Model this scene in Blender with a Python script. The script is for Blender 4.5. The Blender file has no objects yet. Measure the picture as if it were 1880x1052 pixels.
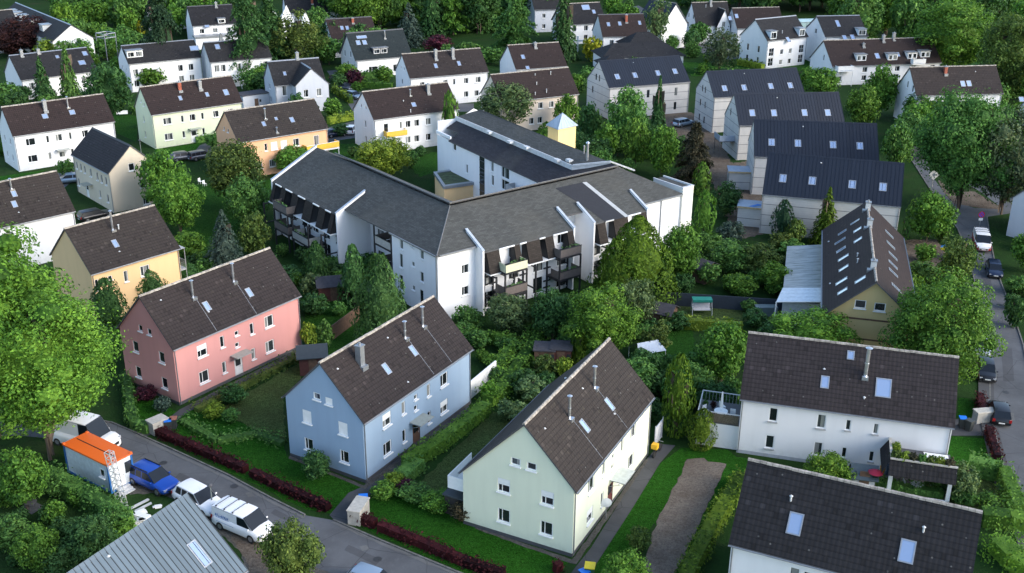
import bpy, math, random
from math import sin, cos, tan, radians as R, pi, sqrt, atan2, degrees
from mathutils import Vector as V, Matrix
from mathutils.geometry import tessellate_polygon
random.seed(7)
sc = bpy.context.scene
col = sc.collection

# ------------------------------------------------------------------ camera
FOC, PITCH, ROLL, CAMH = 1985.2, 0.392189, 0.0089052, 49.124   # focal length in px of the 1880 px wide photograph
fw = V((0, cos(PITCH), -sin(PITCH))); r0 = V((1, 0, 0)); u0 = r0.cross(fw)
cr = cos(ROLL)*r0 + sin(ROLL)*u0; cu = -sin(ROLL)*r0 + cos(ROLL)*u0
CP = V((0, 0, CAMH))
cd = bpy.data.cameras.new('camera'); cam = bpy.data.objects.new('camera', cd); col.objects.link(cam)
cam.matrix_world = Matrix(((cr.x, cu.x, -fw.x, 0), (cr.y, cu.y, -fw.y, 0), (cr.z, cu.z, -fw.z, CAMH), (0, 0, 0, 1)))
cd.sensor_width = 36; cd.lens = FOC/1880*36; cd.clip_end = 3000; cd.clip_start = 1
sc.camera = cam
def ray(px, py): return fw + cr*((px-940)/FOC) + cu*((526-py)/FOC)
def G(px, py, z=0.0):                     # the point of the plane at height z that the survey pixel marks
    d = ray(px, py); return CP + d*((z-CAMH)/d.z)
ZO = dict(a=(0,0), b=(460,0), c=(920,0), d=(1380,0), e=(0,260), f=(460,260), g=(920,260), h=(1380,260),
          i=(0,520), j=(460,520), k=(920,520), l=(1380,520), m=(0,772), n=(460,772), o=(920,772), p=(1380,772))
def Z(k, x, y): return (ZO[k][0]+x/3.758, ZO[k][1]+y/3.758)
def PX(P):
    d = V(P)-CP; z = d.dot(fw); return (940+FOC*d.dot(cr)/z, 526-FOC*d.dot(cu)/z)
def height_at(P, ty):                     # height over ground point P whose image row is ty
    lo, hi = 0., 45.
    for _ in range(40):
        m = (lo+hi)/2
        if PX((P.x, P.y, m))[1] > ty: lo = m
        else: hi = m
    return lo

# ------------------------------------------------------------------ materials
def new_mat(name):
    m = bpy.data.materials.new(name); m.use_nodes = True; nt = m.node_tree
    return m, nt, nt.nodes['Principled BSDF']
class NT:
    def __init__(s, nt): s.nt = nt
    def n(s, t, props=None, **ins):
        nd = s.nt.nodes.new('ShaderNode'+t)
        for k, v in (props or {}).items(): setattr(nd, k, v)
        for k, v in ins.items():
            k = int(k[1:]) if k[0] == '_' and k[1:].isdigit() else k.replace('_', ' ')
            s.put(nd.inputs[k], v)
        return nd
    def put(s, sock, v):
        if isinstance(v, bpy.types.NodeSocket): s.nt.links.new(v, sock)
        else:
            if isinstance(v, tuple) and len(v) == 3 and sock.type == 'RGBA': v = (*v, 1)
            sock.default_value = v
    def mix(s, f, a, b, mode='MIX'):
        nd = s.nt.nodes.new('ShaderNodeMix'); nd.data_type = 'RGBA'; nd.blend_type = mode
        s.put(nd.inputs[0], f); s.put(nd.inputs[6], a); s.put(nd.inputs[7], b); return nd.outputs[2]
    def math(s, op, a, b=0.0):
        nd = s.nt.nodes.new('ShaderNodeMath'); nd.operation = op; s.put(nd.inputs[0], a); s.put(nd.inputs[1], b); return nd.outputs[0]
    def noise(s, vec, sc_, det=4, rough=.55):
        nd = s.n('TexNoise', Scale=sc_, Detail=float(det), Roughness=rough)
        s.nt.links.new(vec, nd.inputs['Vector']); return nd.outputs[0]
    def ramp(s, f, a, b):
        nd = s.n('MapRange'); s.put(nd.inputs[0], f); s.put(nd.inputs[1], a); s.put(nd.inputs[2], b); return nd.outputs[0]
    def bump(s, h, strength=.3, dist=.02):
        nd = s.n('Bump'); nd.inputs['Strength'].default_value = strength; nd.inputs['Distance'].default_value = dist
        s.nt.links.new(h, nd.inputs['Height']); return nd.outputs[0]
def sc3(c, k): return tuple(x*k for x in c)
MC = {}
def plain(name, c, rough=.6, metal=0, var=.12, scale=3., coat=0, spec=.5):
    if name in MC: return MC[name]
    m, nt, b = new_mat(name); q = NT(nt)
    o = q.n('TexCoord').outputs['Object']; f = q.noise(o, scale, 5)
    q.put(b.inputs['Base Color'], q.mix(q.ramp(f, .3, .7), sc3(c, 1-var), sc3(c, 1+var)))
    b.inputs['Roughness'].default_value = rough; b.inputs['Metallic'].default_value = metal
    b.inputs['Coat Weight'].default_value = coat; b.inputs['Specular IOR Level'].default_value = spec
    MC[name] = m; return m
def plaster(name, c):
    if name in MC: return MC[name]
    m, nt, b = new_mat(name); q = NT(nt)
    o = q.n('TexCoord').outputs['Object']
    st = q.n('Mapping', Vector=o, Scale=V((1.2, 1.2, .16))).outputs[0]
    a = q.mix(q.ramp(q.noise(st, 1.1, 6), .45, .8), c, sc3(c, .93))
    a = q.mix(q.math('MULTIPLY', q.ramp(q.noise(o, .35, 4), .35, .7), .5), a, sc3(c, .93))
    z = q.n('SeparateXYZ', Vector=o).outputs[2]                       # splash dirt low on the wall
    low = q.math('MULTIPLY', q.math('SUBTRACT', 1., q.ramp(z, .2, 1.1)), q.ramp(q.noise(o, 2.2, 5), .35, .65))
    a = q.mix(q.math('MULTIPLY', low, .22), a, (.22, .22, .19))
    q.put(b.inputs['Base Color'], a); b.inputs['Roughness'].default_value = .9; b.inputs['Specular IOR Level'].default_value = .2
    q.put(b.inputs['Normal'], q.bump(q.noise(o, 40, 3), .25, .01)); MC[name] = m; return m
def tiles(name, c, c2, w=.30, h=.36, moss=(.12, .11, .07), mossy=.25):
    if name in MC: return MC[name]
    c = sc3(c, .56); c2 = sc3(c2, .44); moss = sc3(moss, .45)
    m, nt, b = new_mat(name); q = NT(nt)
    uv = q.n('UVMap').outputs[0]; s = q.n('SeparateXYZ', Vector=uv)
    tx = q.math('DIVIDE', s.outputs[0], w); ty = q.math('DIVIDE', s.outputs[1], h)
    cell = q.n('CombineXYZ', X=q.math('FLOOR', tx), Y=q.math('FLOOR', ty)).outputs[0]
    wn = q.n('TexWhiteNoise', Vector=cell).outputs[0]
    fx = q.math('FRACT', tx); fy = q.math('FRACT', ty)
    wave = q.math('SINE', q.math('MULTIPLY', fx, 6.2832))
    hgt = q.math('ADD', q.math('MULTIPLY', wave, .2), q.math('MULTIPLY', q.math('SUBTRACT', 1., fy), 1.0))
    a = q.mix(wn, c, c2)
    a = q.mix(q.math('MULTIPLY', q.math('GREATER_THAN', wn, .985), .5), a, sc3(c2, 2.2))
    vo = q.n('TexVoronoi', Vector=uv, Scale=1.15); a = q.mix(q.math('MULTIPLY', q.math('LESS_THAN', vo.outputs['Distance'], .075), .8), a, (.13, .13, .12))
    a = q.mix(q.math('MULTIPLY', q.math('LESS_THAN', wn, .05), .6), a, sc3(c, .45))
    big = q.noise(uv, .22, 5)
    a = q.mix(q.math('MULTIPLY', q.ramp(big, .45, .75), .45), a, sc3(c2, 1.35))
    a = q.mix(q.math('MULTIPLY', q.ramp(q.noise(uv, 1.7, 6, .7), .56, .72), mossy), a, moss)
    edge = q.math('MULTIPLY', q.math('LESS_THAN', fy, .2), .5)     # the overlap joint between the rows
    a = q.mix(edge, a, sc3(c, .30))
    valley = q.math('MULTIPLY', q.math('LESS_THAN', wave, -.8), .22)
    a = q.mix(valley, a, sc3(c, .45))
    q.put(b.inputs['Base Color'], a); b.inputs['Roughness'].default_value = .75; b.inputs['Specular IOR Level'].default_value = .2
    q.put(b.inputs['Normal'], q.bump(hgt, .55, .04)); MC[name] = m; return m
def metal_roof(name, c, seam=.5, rough=.42):
    if name in MC: return MC[name]
    m, nt, b = new_mat(name); q = NT(nt)
    uv = q.n('UVMap').outputs[0]; s = q.n('SeparateXYZ', Vector=uv)
    fl = q.n('CombineXYZ', X=q.math('FLOOR', q.math('DIVIDE', s.outputs[0], seam))).outputs[0]
    wn = q.n('TexWhiteNoise', Vector=fl).outputs[0]
    a = q.mix(wn, sc3(c, .88), sc3(c, 1.12))
    st = q.n('Mapping', Vector=uv, Scale=V((1.5, .2, 1))).outputs[0]
    a = q.mix(q.math('MULTIPLY', q.ramp(q.noise(st, 1., 5), .4, .7), .3), a, sc3(c, 1.35))
    q.put(b.inputs['Base Color'], a); b.inputs['Roughness'].default_value = rough; b.inputs['Metallic'].default_value = .1; b.inputs['Specular IOR Level'].default_value = .3
    q.put(b.inputs['Normal'], q.bump(q.noise(uv, .9, 2), .08, .05)); MC[name] = m; return m
def felt(name, c):
    if name in MC: return MC[name]
    m, nt, b = new_mat(name); q = NT(nt)
    uv = q.n('UVMap').outputs[0]
    br = q.n('TexBrick', Vector=uv, Color1=sc3(c, .8), Color2=sc3(c, 1.2), Mortar=sc3(c, .5), Scale=1., Mortar_Size=.012, Brick_Width=.55, Row_Height=.2)
    a = q.mix(q.math('MULTIPLY', q.ramp(q.noise(uv, .35, 6, .65), .42, .7), .5), br.outputs[0], sc3(c, .62))
    a = q.mix(q.math('MULTIPLY', q.ramp(q.noise(uv, .12, 4), .5, .7), .4), a, (.10, .095, .08))
    q.put(b.inputs['Base Color'], a); b.inputs['Roughness'].default_value = .9; b.inputs['Specular IOR Level'].default_value = .15
    q.put(b.inputs['Normal'], q.bump(q.noise(uv, 9, 4), .3, .03)); MC[name] = m; return m
def glass_mat():
    m, nt, b = new_mat('window_glass'); q = NT(nt)
    oi = q.n('ObjectInfo').outputs['Random']
    uo = q.n('TexCoord').outputs['Object']; zz = q.n('SeparateXYZ', Vector=uo)
    cur = q.math('MULTIPLY', q.math('GREATER_THAN', oi, .6), q.math('LESS_THAN', q.math('ABSOLUTE', q.math('SUBTRACT', zz.outputs[0], q.math('MULTIPLY', q.math('SUBTRACT', oi, .8), 1.6))), .22))
    a = q.mix(q.ramp(oi, .3, 1.), (.012, .015, .018), (.05, .06, .065)); a = q.mix(q.math('MULTIPLY', cur, .7), a, (.30, .31, .29))
    q.put(b.inputs['Base Color'], a); b.inputs['Roughness'].default_value = .06
    b.inputs['Specular IOR Level'].default_value = .8; return m
GLASS = glass_mat()
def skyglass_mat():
    m, nt, b = new_mat('roof_window_glass'); b.inputs['Base Color'].default_value = (.36, .46, .62, 1)  # pale blue base puts part of the sky's reflection into the colour
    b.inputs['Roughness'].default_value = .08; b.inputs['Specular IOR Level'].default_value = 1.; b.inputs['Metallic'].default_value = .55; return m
SKYG = skyglass_mat()
WHITE = plain('white_paint', (.78, .79, .78), .5, var=.05)
WOODW = plain('grey_frame', (.35, .36, .36), .5)
STEEL = plain('stainless_steel', (.62, .64, .66), .3, .85)
ZINC = plain('zinc_sheet', (.30, .32, .34), .45, .6)
DARK = plain('black_timber', (.02, .021, .024), .6)
DGREY = plain('dark_grey', (.07, .072, .078), .6)
LGREY = plain('light_grey', (.5, .52, .53), .6)
CONC = plain('concrete', (.34, .33, .30), .9, var=.2, scale=2)
RUB = plain('rubber', (.015, .015, .016), .8)
MORTAR = plain('ridge_mortar', (.30, .275, .24), .9, var=.5, scale=2.5)
BRICK = plain('red_brick', (.30, .085, .05), .85, var=.25)
WOODB = plain('brown_wood', (.12, .07, .045), .8, var=.25)
WOODL = plain('pale_timber', (.42, .33, .2), .8, var=.25)

# ------------------------------------------------------------------ mesh building
class MB:
    def __init__(s): s.v = []; s.f = []; s.m = []; s.uv = []
    def face(s, pts, mi=0, uv=None):
        k = len(s.v); s.v += [tuple(p) for p in pts]; s.f.append(tuple(range(k, k+len(pts)))); s.m.append(mi)
        s.uv.append(uv or [(p[0], p[1]) for p in pts])
    def box(s, lo, hi, mi=0, M=None):
        x0, y0, z0 = lo; x1, y1, z1 = hi
        c = [V((x, y, z)) for z in (z0, z1) for y in (y0, y1) for x in (x0, x1)]
        if M is not None: c = [M @ p for p in c]
        for q in ((0,2,3,1), (4,5,7,6), (0,1,5,4), (2,6,7,3), (0,4,6,2), (1,3,7,5)): s.face([c[i] for i in q], mi)
    def tube(s, a, b, r, r2=None, n=8, mi=0, cap=True):
        a = V(a); b = V(b); d = (b-a).normalized(); r2 = r if r2 is None else r2
        x = d.orthogonal().normalized(); y = d.cross(x)
        A = [a+(x*cos(t)+y*sin(t))*r for t in (2*pi*i/n for i in range(n))]
        B = [b+(x*cos(t)+y*sin(t))*r2 for t in (2*pi*i/n for i in range(n))]
        for i in range(n): j = (i+1) % n; s.face([A[i], A[j], B[j], B[i]], mi)
        if cap: s.face(A[::-1], mi); s.face(B, mi)
    def prism(s, poly, z0, z1, mi=0, M=None):            # poly: list of (x, y)
        lo = [V((x, y, z0)) for x, y in poly]; hi = [V((x, y, z1)) for x, y in poly]
        if M is not None: lo = [M @ p for p in lo]; hi = [M @ p for p in hi]
        for t in tessellate_polygon([[V((x, y, 0)) for x, y in poly]]):
            s.face([hi[i] for i in t], mi); s.face([lo[i] for i in reversed(t)], mi)
        n = len(poly)
        for i in range(n): j = (i+1) % n; s.face([lo[i], lo[j], hi[j], hi[i]], mi)
    def mesh(s, name, mats, smooth=False, weld=False):
        me = bpy.data.meshes.new(name); me.from_pydata(s.v, [], s.f)
        ul = me.uv_layers.new(name='UVMap'); flat = []
        for u in s.uv:
            for a in u: flat += [a[0], a[1]]
        ul.data.foreach_set('uv', flat)
        for m in (mats if isinstance(mats, (list, tuple)) else [mats]): me.materials.append(m)
        me.polygons.foreach_set('material_index', s.m)
        if smooth: me.polygons.foreach_set('use_smooth', [True]*len(s.f))
        if weld or smooth:
            import bmesh
            bm = bmesh.new(); bm.from_mesh(me); bmesh.ops.remove_doubles(bm, verts=bm.verts, dist=.0005)
            bmesh.ops.recalc_face_normals(bm, faces=bm.faces); bm.to_mesh(me); bm.free()
        me.update(); return me
    def build(s, name, mats, parent=None, **k):
        return link(name, s.mesh(name, mats, **k), parent)
def link(name, me, parent=None, loc=None, rot=None):
    o = bpy.data.objects.new(name, me); col.objects.link(o)
    if parent is not None: o.parent = parent
    if loc is not None: o.location = loc
    if rot is not None: o.rotation_euler = rot
    return o
def tag(o, label=None, cat=None, group=None, kind=None):
    if label: o['label'] = label
    if cat: o['category'] = cat
    if group: o['group'] = group
    if kind: o['kind'] = kind
    return o
def thing(name, loc, rz, label, cat, group=None):
    o = bpy.data.objects.new(name, None); col.objects.link(o); o.empty_display_size = .5
    o.location = loc; o.rotation_euler = (0, 0, rz); return tag(o, label, cat, group)
# ------------------------------------------------------------------ windows (meshes shared between equal windows)
WC = {}
def cached(key, fn):
    if key not in WC: WC[key] = fn()
    return WC[key]
def ring(mb, w, h, t, y0, y1, mi=0):
    mb.box((-w/2, y0, -h/2), (-w/2+t, y1, h/2), mi); mb.box((w/2-t, y0, -h/2), (w/2, y1, h/2), mi)
    mb.box((-w/2+t, y0, h/2-t), (w/2-t, y1, h/2), mi); mb.box((-w/2+t, y0, -h/2), (w/2-t, y1, -h/2+t), mi)
def frame_mesh(w, h, kind, fm):
    def f():
        mb = MB(); ring(mb, w, h, .09 if w > .7 else .07, .06, .13)
        if w > .9 and kind in ('w2', 'half', 'w1b'): mb.box((-w*.14-.025, .055, -h/2+.07), (-w*.14+.025, .12, h/2-.07))
        if kind == 'grid':
            mb.box((-.02, .055, -h/2+.07), (.02, .12, h/2-.07)); mb.box((-w/2+.07, .057, -.02), (w/2-.07, .11, .02))
        return mb.mesh('window_frame', fm)
    return cached(('fr', w, h, kind, fm.name), f)
def pane_mesh(w, h):
    def f():
        mb = MB(); mb.box((-w/2+.06, .09, -h/2+.06), (w/2-.06, .11, h/2-.06)); return mb.mesh('pane', GLASS)
    return cached(('pn', w, h), f)
def sill_mesh(w, sm):
    def f():
        mb = MB(); mb.box((-w/2-.07, -.13, -.09), (w/2+.07, .055, -.005)); return mb.mesh('sill', sm)
    return cached(('sl', w, sm.name), f)
def shut_mesh(w, h, fr, m):
    def f():
        mb = MB(); n = max(2, int(h*fr/.09))
        for i in range(n):
            z1 = h/2-.001-i*h*fr/n; mb.box((-w/2+.02, .02, z1-h*fr/n+.008), (w/2-.02, .05, z1))
        return mb.mesh('roller_shutter', m)
    return cached(('sh', w, h, fr, m.name), f)
def door_mesh(w, h, m):
    def f():
        mb = MB(); mb.box((-w/2, .06, -h/2), (w/2, .13, h/2)); mb.box((-w/2+.12, .045, -h/2+.2), (w/2-.12, .07, -.05*h))
        ring(mb, w+.1, h+.06, .06, .02, .14); return mb.mesh('door', m)
    return cached(('dr', w, h, m.name), f)
FACEROT = dict(F=0, R=pi/2, B=pi, L=-pi/2)
class Facade:
    """a straight wall: p0 -> p1 in the building's plane, outward side on the right of the walk"""
    def __init__(s, p0, p1, out): # p0,p1 Vector2-like ; out polygon [(s,z)]
        s.p0 = V((p0[0], p0[1], 0)); d = V((p1[0], p1[1], 0))-s.p0; s.len = d.length; s.u = d.normalized()
        s.n = V((-s.u.y, s.u.x, 0))       # inward
        s.out = out; s.holes = []; s.rz = atan2(s.u.y, s.u.x)
    def P(s, a, z, d=0): return s.p0+s.u*a+s.n*d+V((0, 0, z))
    def emit(s, mb, depth=.2, mi=0):
        loops = [s.out]+[[(a-w/2, z-h/2), (a+w/2, z-h/2), (a+w/2, z+h/2), (a-w/2, z+h/2)] for a, z, w, h in s.holes]
        flat = [p for l in loops for p in l]
        for t in tessellate_polygon([[V((p[0], p[1], 0)) for p in l] for l in loops]):
            q = [flat[i] for i in t]
            if (q[1][0]-q[0][0])*(q[2][1]-q[0][1])-(q[1][1]-q[0][1])*(q[2][0]-q[0][0]) < 0: q = q[::-1]
            mb.face([s.P(*p) for p in q], mi)
        for l in loops[1:]:
            for i in range(4):
                a, b = l[i], l[(i+1) % 4]; mb.face([s.P(*a), s.P(*b), s.P(*b, depth), s.P(*a, depth)], mi)
def add_window(par, fc, a, z, w, h, kind='w2', fm=None, sm=None, cut=True):
    fm = fm or WHITE; sm = sm or WHITE
    if cut: fc.holes.append((a, z, w, h))
    loc = fc.P(a, z); rot = (0, 0, fc.rz)
    if kind == 'door':
        o = link('door', door_mesh(w, h, fm), par, loc, rot)
        mb = MB(); mb.box((w/2-.22, .0, -.1), (w/2-.18, .045, .05)); mb.box((w/2-.3, -.02, .0), (w/2-.18, 0, .03))
        link('handle', cached(('hd', w), lambda: mb.mesh('handle', STEEL)), o)
        link('pane', cached(('dp', w, h), lambda: (lambda k: (k.box((-w/2+.2, .035, .05*h), (w/2-.2, .05, h/2-.2)), k.mesh('pane', GLASS))[1])(MB())), o)
        return o
    o = link('window', frame_mesh(w, h, kind, fm), par, loc, rot)
    if kind != 'shut': link('pane', pane_mesh(w, h), o)
    if sm != 'none': link('sill', sill_mesh(w, sm), o, (0, 0, -h/2))
    if kind in ('shut', 'half'): link('roller_shutter', shut_mesh(w, h, 1.0 if kind == 'shut' else .45, WHITE), o)
    return o
def roof_window(par, P, rz, pitch, w, h, fm=None):
    """P on the slope (local), rz = direction of the eaves, frame lies in the slope"""
    fm = fm or ZINC
    def f():
        mb = MB(); ring(mb, w, h, .09, -.10, .02); return mb.mesh('roof_window', fm)
    def g():
        mb = MB(); mb.box((-w/2+.08, -.075, -h/2+.08), (w/2-.08, -.05, h/2-.08)); return mb.mesh('pane', SKYG)
    M = Matrix.Rotation(rz, 4, 'Z') @ Matrix.Rotation(-(pi/2-pitch), 4, 'X')
    o = link('roof_window', cached(('rw', w, h, fm.name), f), par, P, M.to_euler())
    link('pane', cached(('rp', w, h), g), o); return o
def flue(par, P, h=1.6, r=.11):
    def f():
        mb = MB(); mb.tube((0, 0, -.1), (0, 0, h), r, n=10); mb.tube((0, 0, h+.06), (0, 0, h+.14), r*1.9, r*.6, n=10)
        mb.tube((0, 0, h-.02), (0, 0, h+.07), r*.5, n=6); mb.tube((0, 0, .45*h), (0, 0, .5*h), r*1.18, n=10)
        mb.box((-.26, -.34, -.2), (.26, .26, .1)); return mb.mesh('flue_pipe', STEEL)
    return link('flue_pipe', cached(('fl', h, r), f), par, P)
def stack(par, P, w=.55, d=.55, h=1.3, m=None, rz=0):
    m = m or BRICK
    def f():
        mb = MB(); mb.box((-w/2, -d/2, -.7), (w/2, d/2, h)); mb.box((-w/2-.06, -d/2-.06, h), (w/2+.06, d/2+.06, h+.1), 1)
        mb.tube((0, 0, h+.1), (0, 0, h+.32), .11, n=8, mi=1); mb.box((-w/2-.08, -d/2-.3, -.7), (w/2+.08, d/2+.05, -.02), 1)
        return mb.mesh('chimney', [m, ZINC])
    return link('chimney', cached(('st', w, d, h, m.name), f), par, P)
def vent(par, P, s=.3):
    def f():
        mb = MB(); mb.tube((0, 0, -.1), (0, 0, s), .07, n=8); mb.tube((0, 0, s), (0, 0, s+.08), .13, .04, n=8); return mb.mesh('roof_vent', LGREY)
    return link('roof_vent', cached(('vt', s), f), par, P)

# ------------------------------------------------------------------ gabled house
HS = {
'pink':(-30.93,88.98,54.5,15.70,7.87,5.96,9.97), 'blue':(-11.90,76.09,59.5,15.96,8.13,5.84,9.91),
'cream':(4.62,66.38,63.4,16.06,8.09,5.90,10.12), 'wr':(19.65,81.49,-15.6,16.88,7.66,5.48,9.66),
'br':(14.93,60.73,-24.3,14.71,7.57,5.62,9.74), 'grey':(-24.73,45.06,61.2,15.00,8.79,5.01,9.02),
'yel':(-44.94,107.02,49.1,10.66,8.49,5.98,9.90), 'ledge':(-66.14,117.07,44.7,15.90,7.59,5.91,9.97),
'beige':(-64.79,154.26,-47.9,12.94,6.91,5.84,9.08), 'hl1':(-77.88,164.28,39.6,15.82,7.34,5.87,9.53),
'hl2':(-60.76,178.47,38.3,16.26,7.43,6.00,9.80), 'orange':(-42.05,161.24,37.5,15.24,8.48,5.99,9.79),
'w13':(-23.15,176.25,31.3,15.91,8.36,6.04,9.69), 'g14':(-45.88,206.49,26.8,10.00,7.95,5.09,8.85),
'g15':(-34.55,238.00,28.9,12.89,9.71,4.11,9.14), 'b16':(-43.43,262.20,24.9,11.04,9.83,3.90,8.40),
'w17':(-20.24,210.21,26.0,16.69,8.10,5.98,9.79), 'w18':(0.46,224.52,22.0,11.45,9.27,5.07,9.09),
'b19':(-2.26,190.62,27.3,15.91,8.15,5.94,9.85), 'm1':(17.97,202.53,21.6,17.40,9.65,5.92,10.08),
'm2':(36.04,192.86,13.3,17.78,8.39,6.42,10.28), 'm3':(37.17,174.76,6.7,18.08,8.01,5.84,10.14),
'm4':(35.83,155.95,-6.0,18.01,9.33,5.84,10.20), 'm5':(33.45,138.63,-16.1,17.57,9.68,5.43,9.86),
'w34':(69.15,235.23,12.1,25.94,10.49,4.27,8.71), 'w35':(74.86,199.36,8.7,17.10,7.63,5.91,10.13),
'a32':(58.62,252.93,31.1,12.56,9.15,6.61,10.73), 'a33':(72.78,255.92,9.6,10.35,11.46,7.13,10.91),
'b29':(21.29,262.88,11.4,11.21,9.59,5.55,9.91), 'w31':(47.40,286.11,14.1,9.81,7.96,4.75,9.91),
'sky':(38.48,125.34,-104.8,25.92,8.64,5.18,8.96), 'u39':(-97.99,214.09,40.4,15.30,10.35,4.09,8.07),
'u40':(-79.04,222.17,33.1,15.00,8.22,5.91,8.87), 'u42':(-80.25,273.73,25.9,10.97,8.98,5.50,9.49),
'u38':(-132.93,284.02,-51.8,44.85,9.11,5.63,8.88),
}
HOUSES = {}
class House:
    def __init__(s, key, label, wall, roof, name='gabled_house', cat='house', group=None, og=.15, oe=.25, plinth=None,
                 wallcol2=None, dims=None, seams=0, ridge='mortar', back=0, seam_mat=None):
        x, y, a, s.L, s.W, s.he, s.hr = dims or HS[key]
        s.a = R(a); s.o = V((x, y, 0)); s.M = Matrix.Translation(s.o) @ Matrix.Rotation(s.a, 4, 'Z'); s.Mi = s.M.inverted()
        s.e = thing(name, s.o, s.a, label, cat, group); s.wall = wall; s.roof = roof; s.og = og; s.oe = oe; s.back = back
        L, W, he, hr = s.L, s.W, s.he, s.hr; s.sl = (hr-he)/(W/2); s.pitch = math.atan(s.sl)
        hb = he-back*s.sl; s.hb = hb; W2 = W+back
        th = .02
        gl = [(0, 0), (W2, 0), (W2, he-th), (W2-W/2, hr-th), (0, hb-th)]       # left gable walked back -> front
        gr = [(0, 0), (W2, 0), (W2, hb-th), (W/2, hr-th), (0, he-th)]
        s.f = dict(F=Facade((0, 0), (L, 0), [(0, 0), (L, 0), (L, he-th), (0, he-th)]),
                   R=Facade((L, 0), (L, W2), gr), B=Facade((L, W2), (0, W2), [(0, 0), (L, 0), (L, hb-th), (0, hb-th)]),
                   L=Facade((0, W2), (0, 0), gl))
        s.W2 = W2; s.plinth = plinth; s.seams = seams; s.seam_mat = seam_mat; s.ridge = ridge; HOUSES[key] = s
    def px(s, face, p):                    # survey pixel -> (distance along the facade, height)
        d = s.Mi.to_3x3() @ ray(*p); o = s.Mi @ CP; fc = s.f[face]
        t = (fc.p0-o).dot(fc.n)/d.dot(fc.n); P = o+d*t; return (P-fc.p0).dot(fc.u), P.z
    def rpx(s, p, side='F'):
        d = s.Mi.to_3x3() @ ray(*p); o = s.Mi @ CP
        if side == 'F': t = (s.he+s.sl*o.y-o.z)/(d.z-s.sl*d.y)
        else: t = (s.he+s.sl*(s.W-o.y)-o.z)/(d.z+s.sl*d.y)
        return o+d*t
    def wins(s, face, lst, zs=None, fm=None, sm=None):
        """lst of (pixel, w, h, kind); heights snapped to the storeys zs"""
        out = []
        for (p, w, h, *k) in lst:
            a, z = s.px(face, p)
            if zs: z = min(zs, key=lambda q: abs(q-z))
            a = max(w/2+.25, min(s.f[face].len-w/2-.25, a)); z = max(h/2+.1, z)
            if face in 'LR':
                lim = min(s.he+s.sl*(q if q <= s.W/2 else s.W-q) for q in ((s.W2-t if face == 'L' else t) for t in (a-w/2-.1, a+w/2+.1)))-.15
                z = max(h/2+.1, min(z, lim-h/2))
            else: z = min(z, s.he-h/2-.15)
            if any(abs(a-A) < (w+W_)/2+.08 and abs(z-Z_) < (h+H_)/2+.08 for A, Z_, W_, H_ in s.f[face].holes): continue
            out.append(add_window(s.e, s.f[face], a, z, w, h, k[0] if k else 'w2', fm, sm))
        return out
    def row(s, face, fracs, zs, w, h, kind='w2', fm=None, sm=None):
        for z in zs:
            for q in fracs: add_window(s.e, s.f[face], s.f[face].len*q, z, w, h, kind, fm, sm)
    def rw(s, lst, side='F'):
        for (p, w, h) in lst:
            P = s.rpx(p, side); nv = V((0, -s.sl, 1)).normalized() if side == 'F' else V((0, s.sl, 1)).normalized()
            roof_window(s.e, P+nv*.07, 0 if side == 'F' else pi, s.pitch, w, h)
    def fl(s, lst, side='F', strip=False):
        for (k, p, h) in lst:
            P = s.rpx(p, side)
            if k == 'flue':
                flue(s.e, P, h)
                if strip:
                    mb = MB(); Q = P+V((.12, 0, 0)); x = Q.x; y0 = -s.oe+.05; z = lambda y: s.he+s.sl*y+.172
                    mb.face([(x, y0, z(y0)), (x+.03, y0, z(y0)), (x+.03, P.y-.3, z(P.y-.3)), (x, P.y-.3, z(P.y-.3))]); mb.build('lead_strip', ZINC, s.e)
            elif k == 'vent': vent(s.e, P, h)
            else: stack(s.e, P, h=h, m={'brick': BRICK, 'zinc': ZINC, 'white': LGREY}[k])
    def done(s, extra=None):
        mb = MB()
        for k in 'FRBL': s.f[k].emit(mb)
        s.wallo = mb.build('wall', s.wall, s.e)
        L, W, he, hr, og, oe, sl, W2 = s.L, s.W, s.he, s.hr, s.og, s.oe, s.sl, s.W2
        t = .16; c = 1/cos(s.pitch)
        def z(y): return he+sl*y if y <= W/2 else he+sl*(W-y)
        mb = MB(); x0, x1 = -og, L+og; le = (W/2+oe)*c; lb = (W2-W/2+oe)*c
        mb.face([(x0, -oe, z(-oe)+t), (x1, -oe, z(-oe)+t), (x1, W/2, hr+t), (x0, W/2, hr+t)], 0, [(x0, 0), (x1, 0), (x1, le), (x0, le)])
        mb.face([(x1, W2+oe, z(W2+oe)+t), (x0, W2+oe, z(W2+oe)+t), (x0, W/2, hr+t), (x1, W/2, hr+t)], 0, [(x1, 0), (x0, 0), (x0, lb), (x1, lb)])
        mb.face([(x0, -oe, z(-oe)), (x0, W/2, hr), (x1, W/2, hr), (x1, -oe, z(-oe))], 1)
        mb.face([(x1, W2+oe, z(W2+oe)), (x1, W/2, hr), (x0, W/2, hr), (x0, W2+oe, z(W2+oe))], 1)
        for x in (x0, x1):
            mb.face([(x, -oe, z(-oe)), (x, W/2, hr), (x, W/2, hr+t), (x, -oe, z(-oe)+t)], 1)
            mb.face([(x, W/2, hr), (x, W2+oe, z(W2+oe)), (x, W2+oe, z(W2+oe)+t), (x, W/2, hr+t)], 1)
        for y in (-oe, W2+oe): mb.face([(x0, y, z(y)), (x1, y, z(y)), (x1, y, z(y)+t), (x0, y, z(y)+t)], 1)
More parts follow.
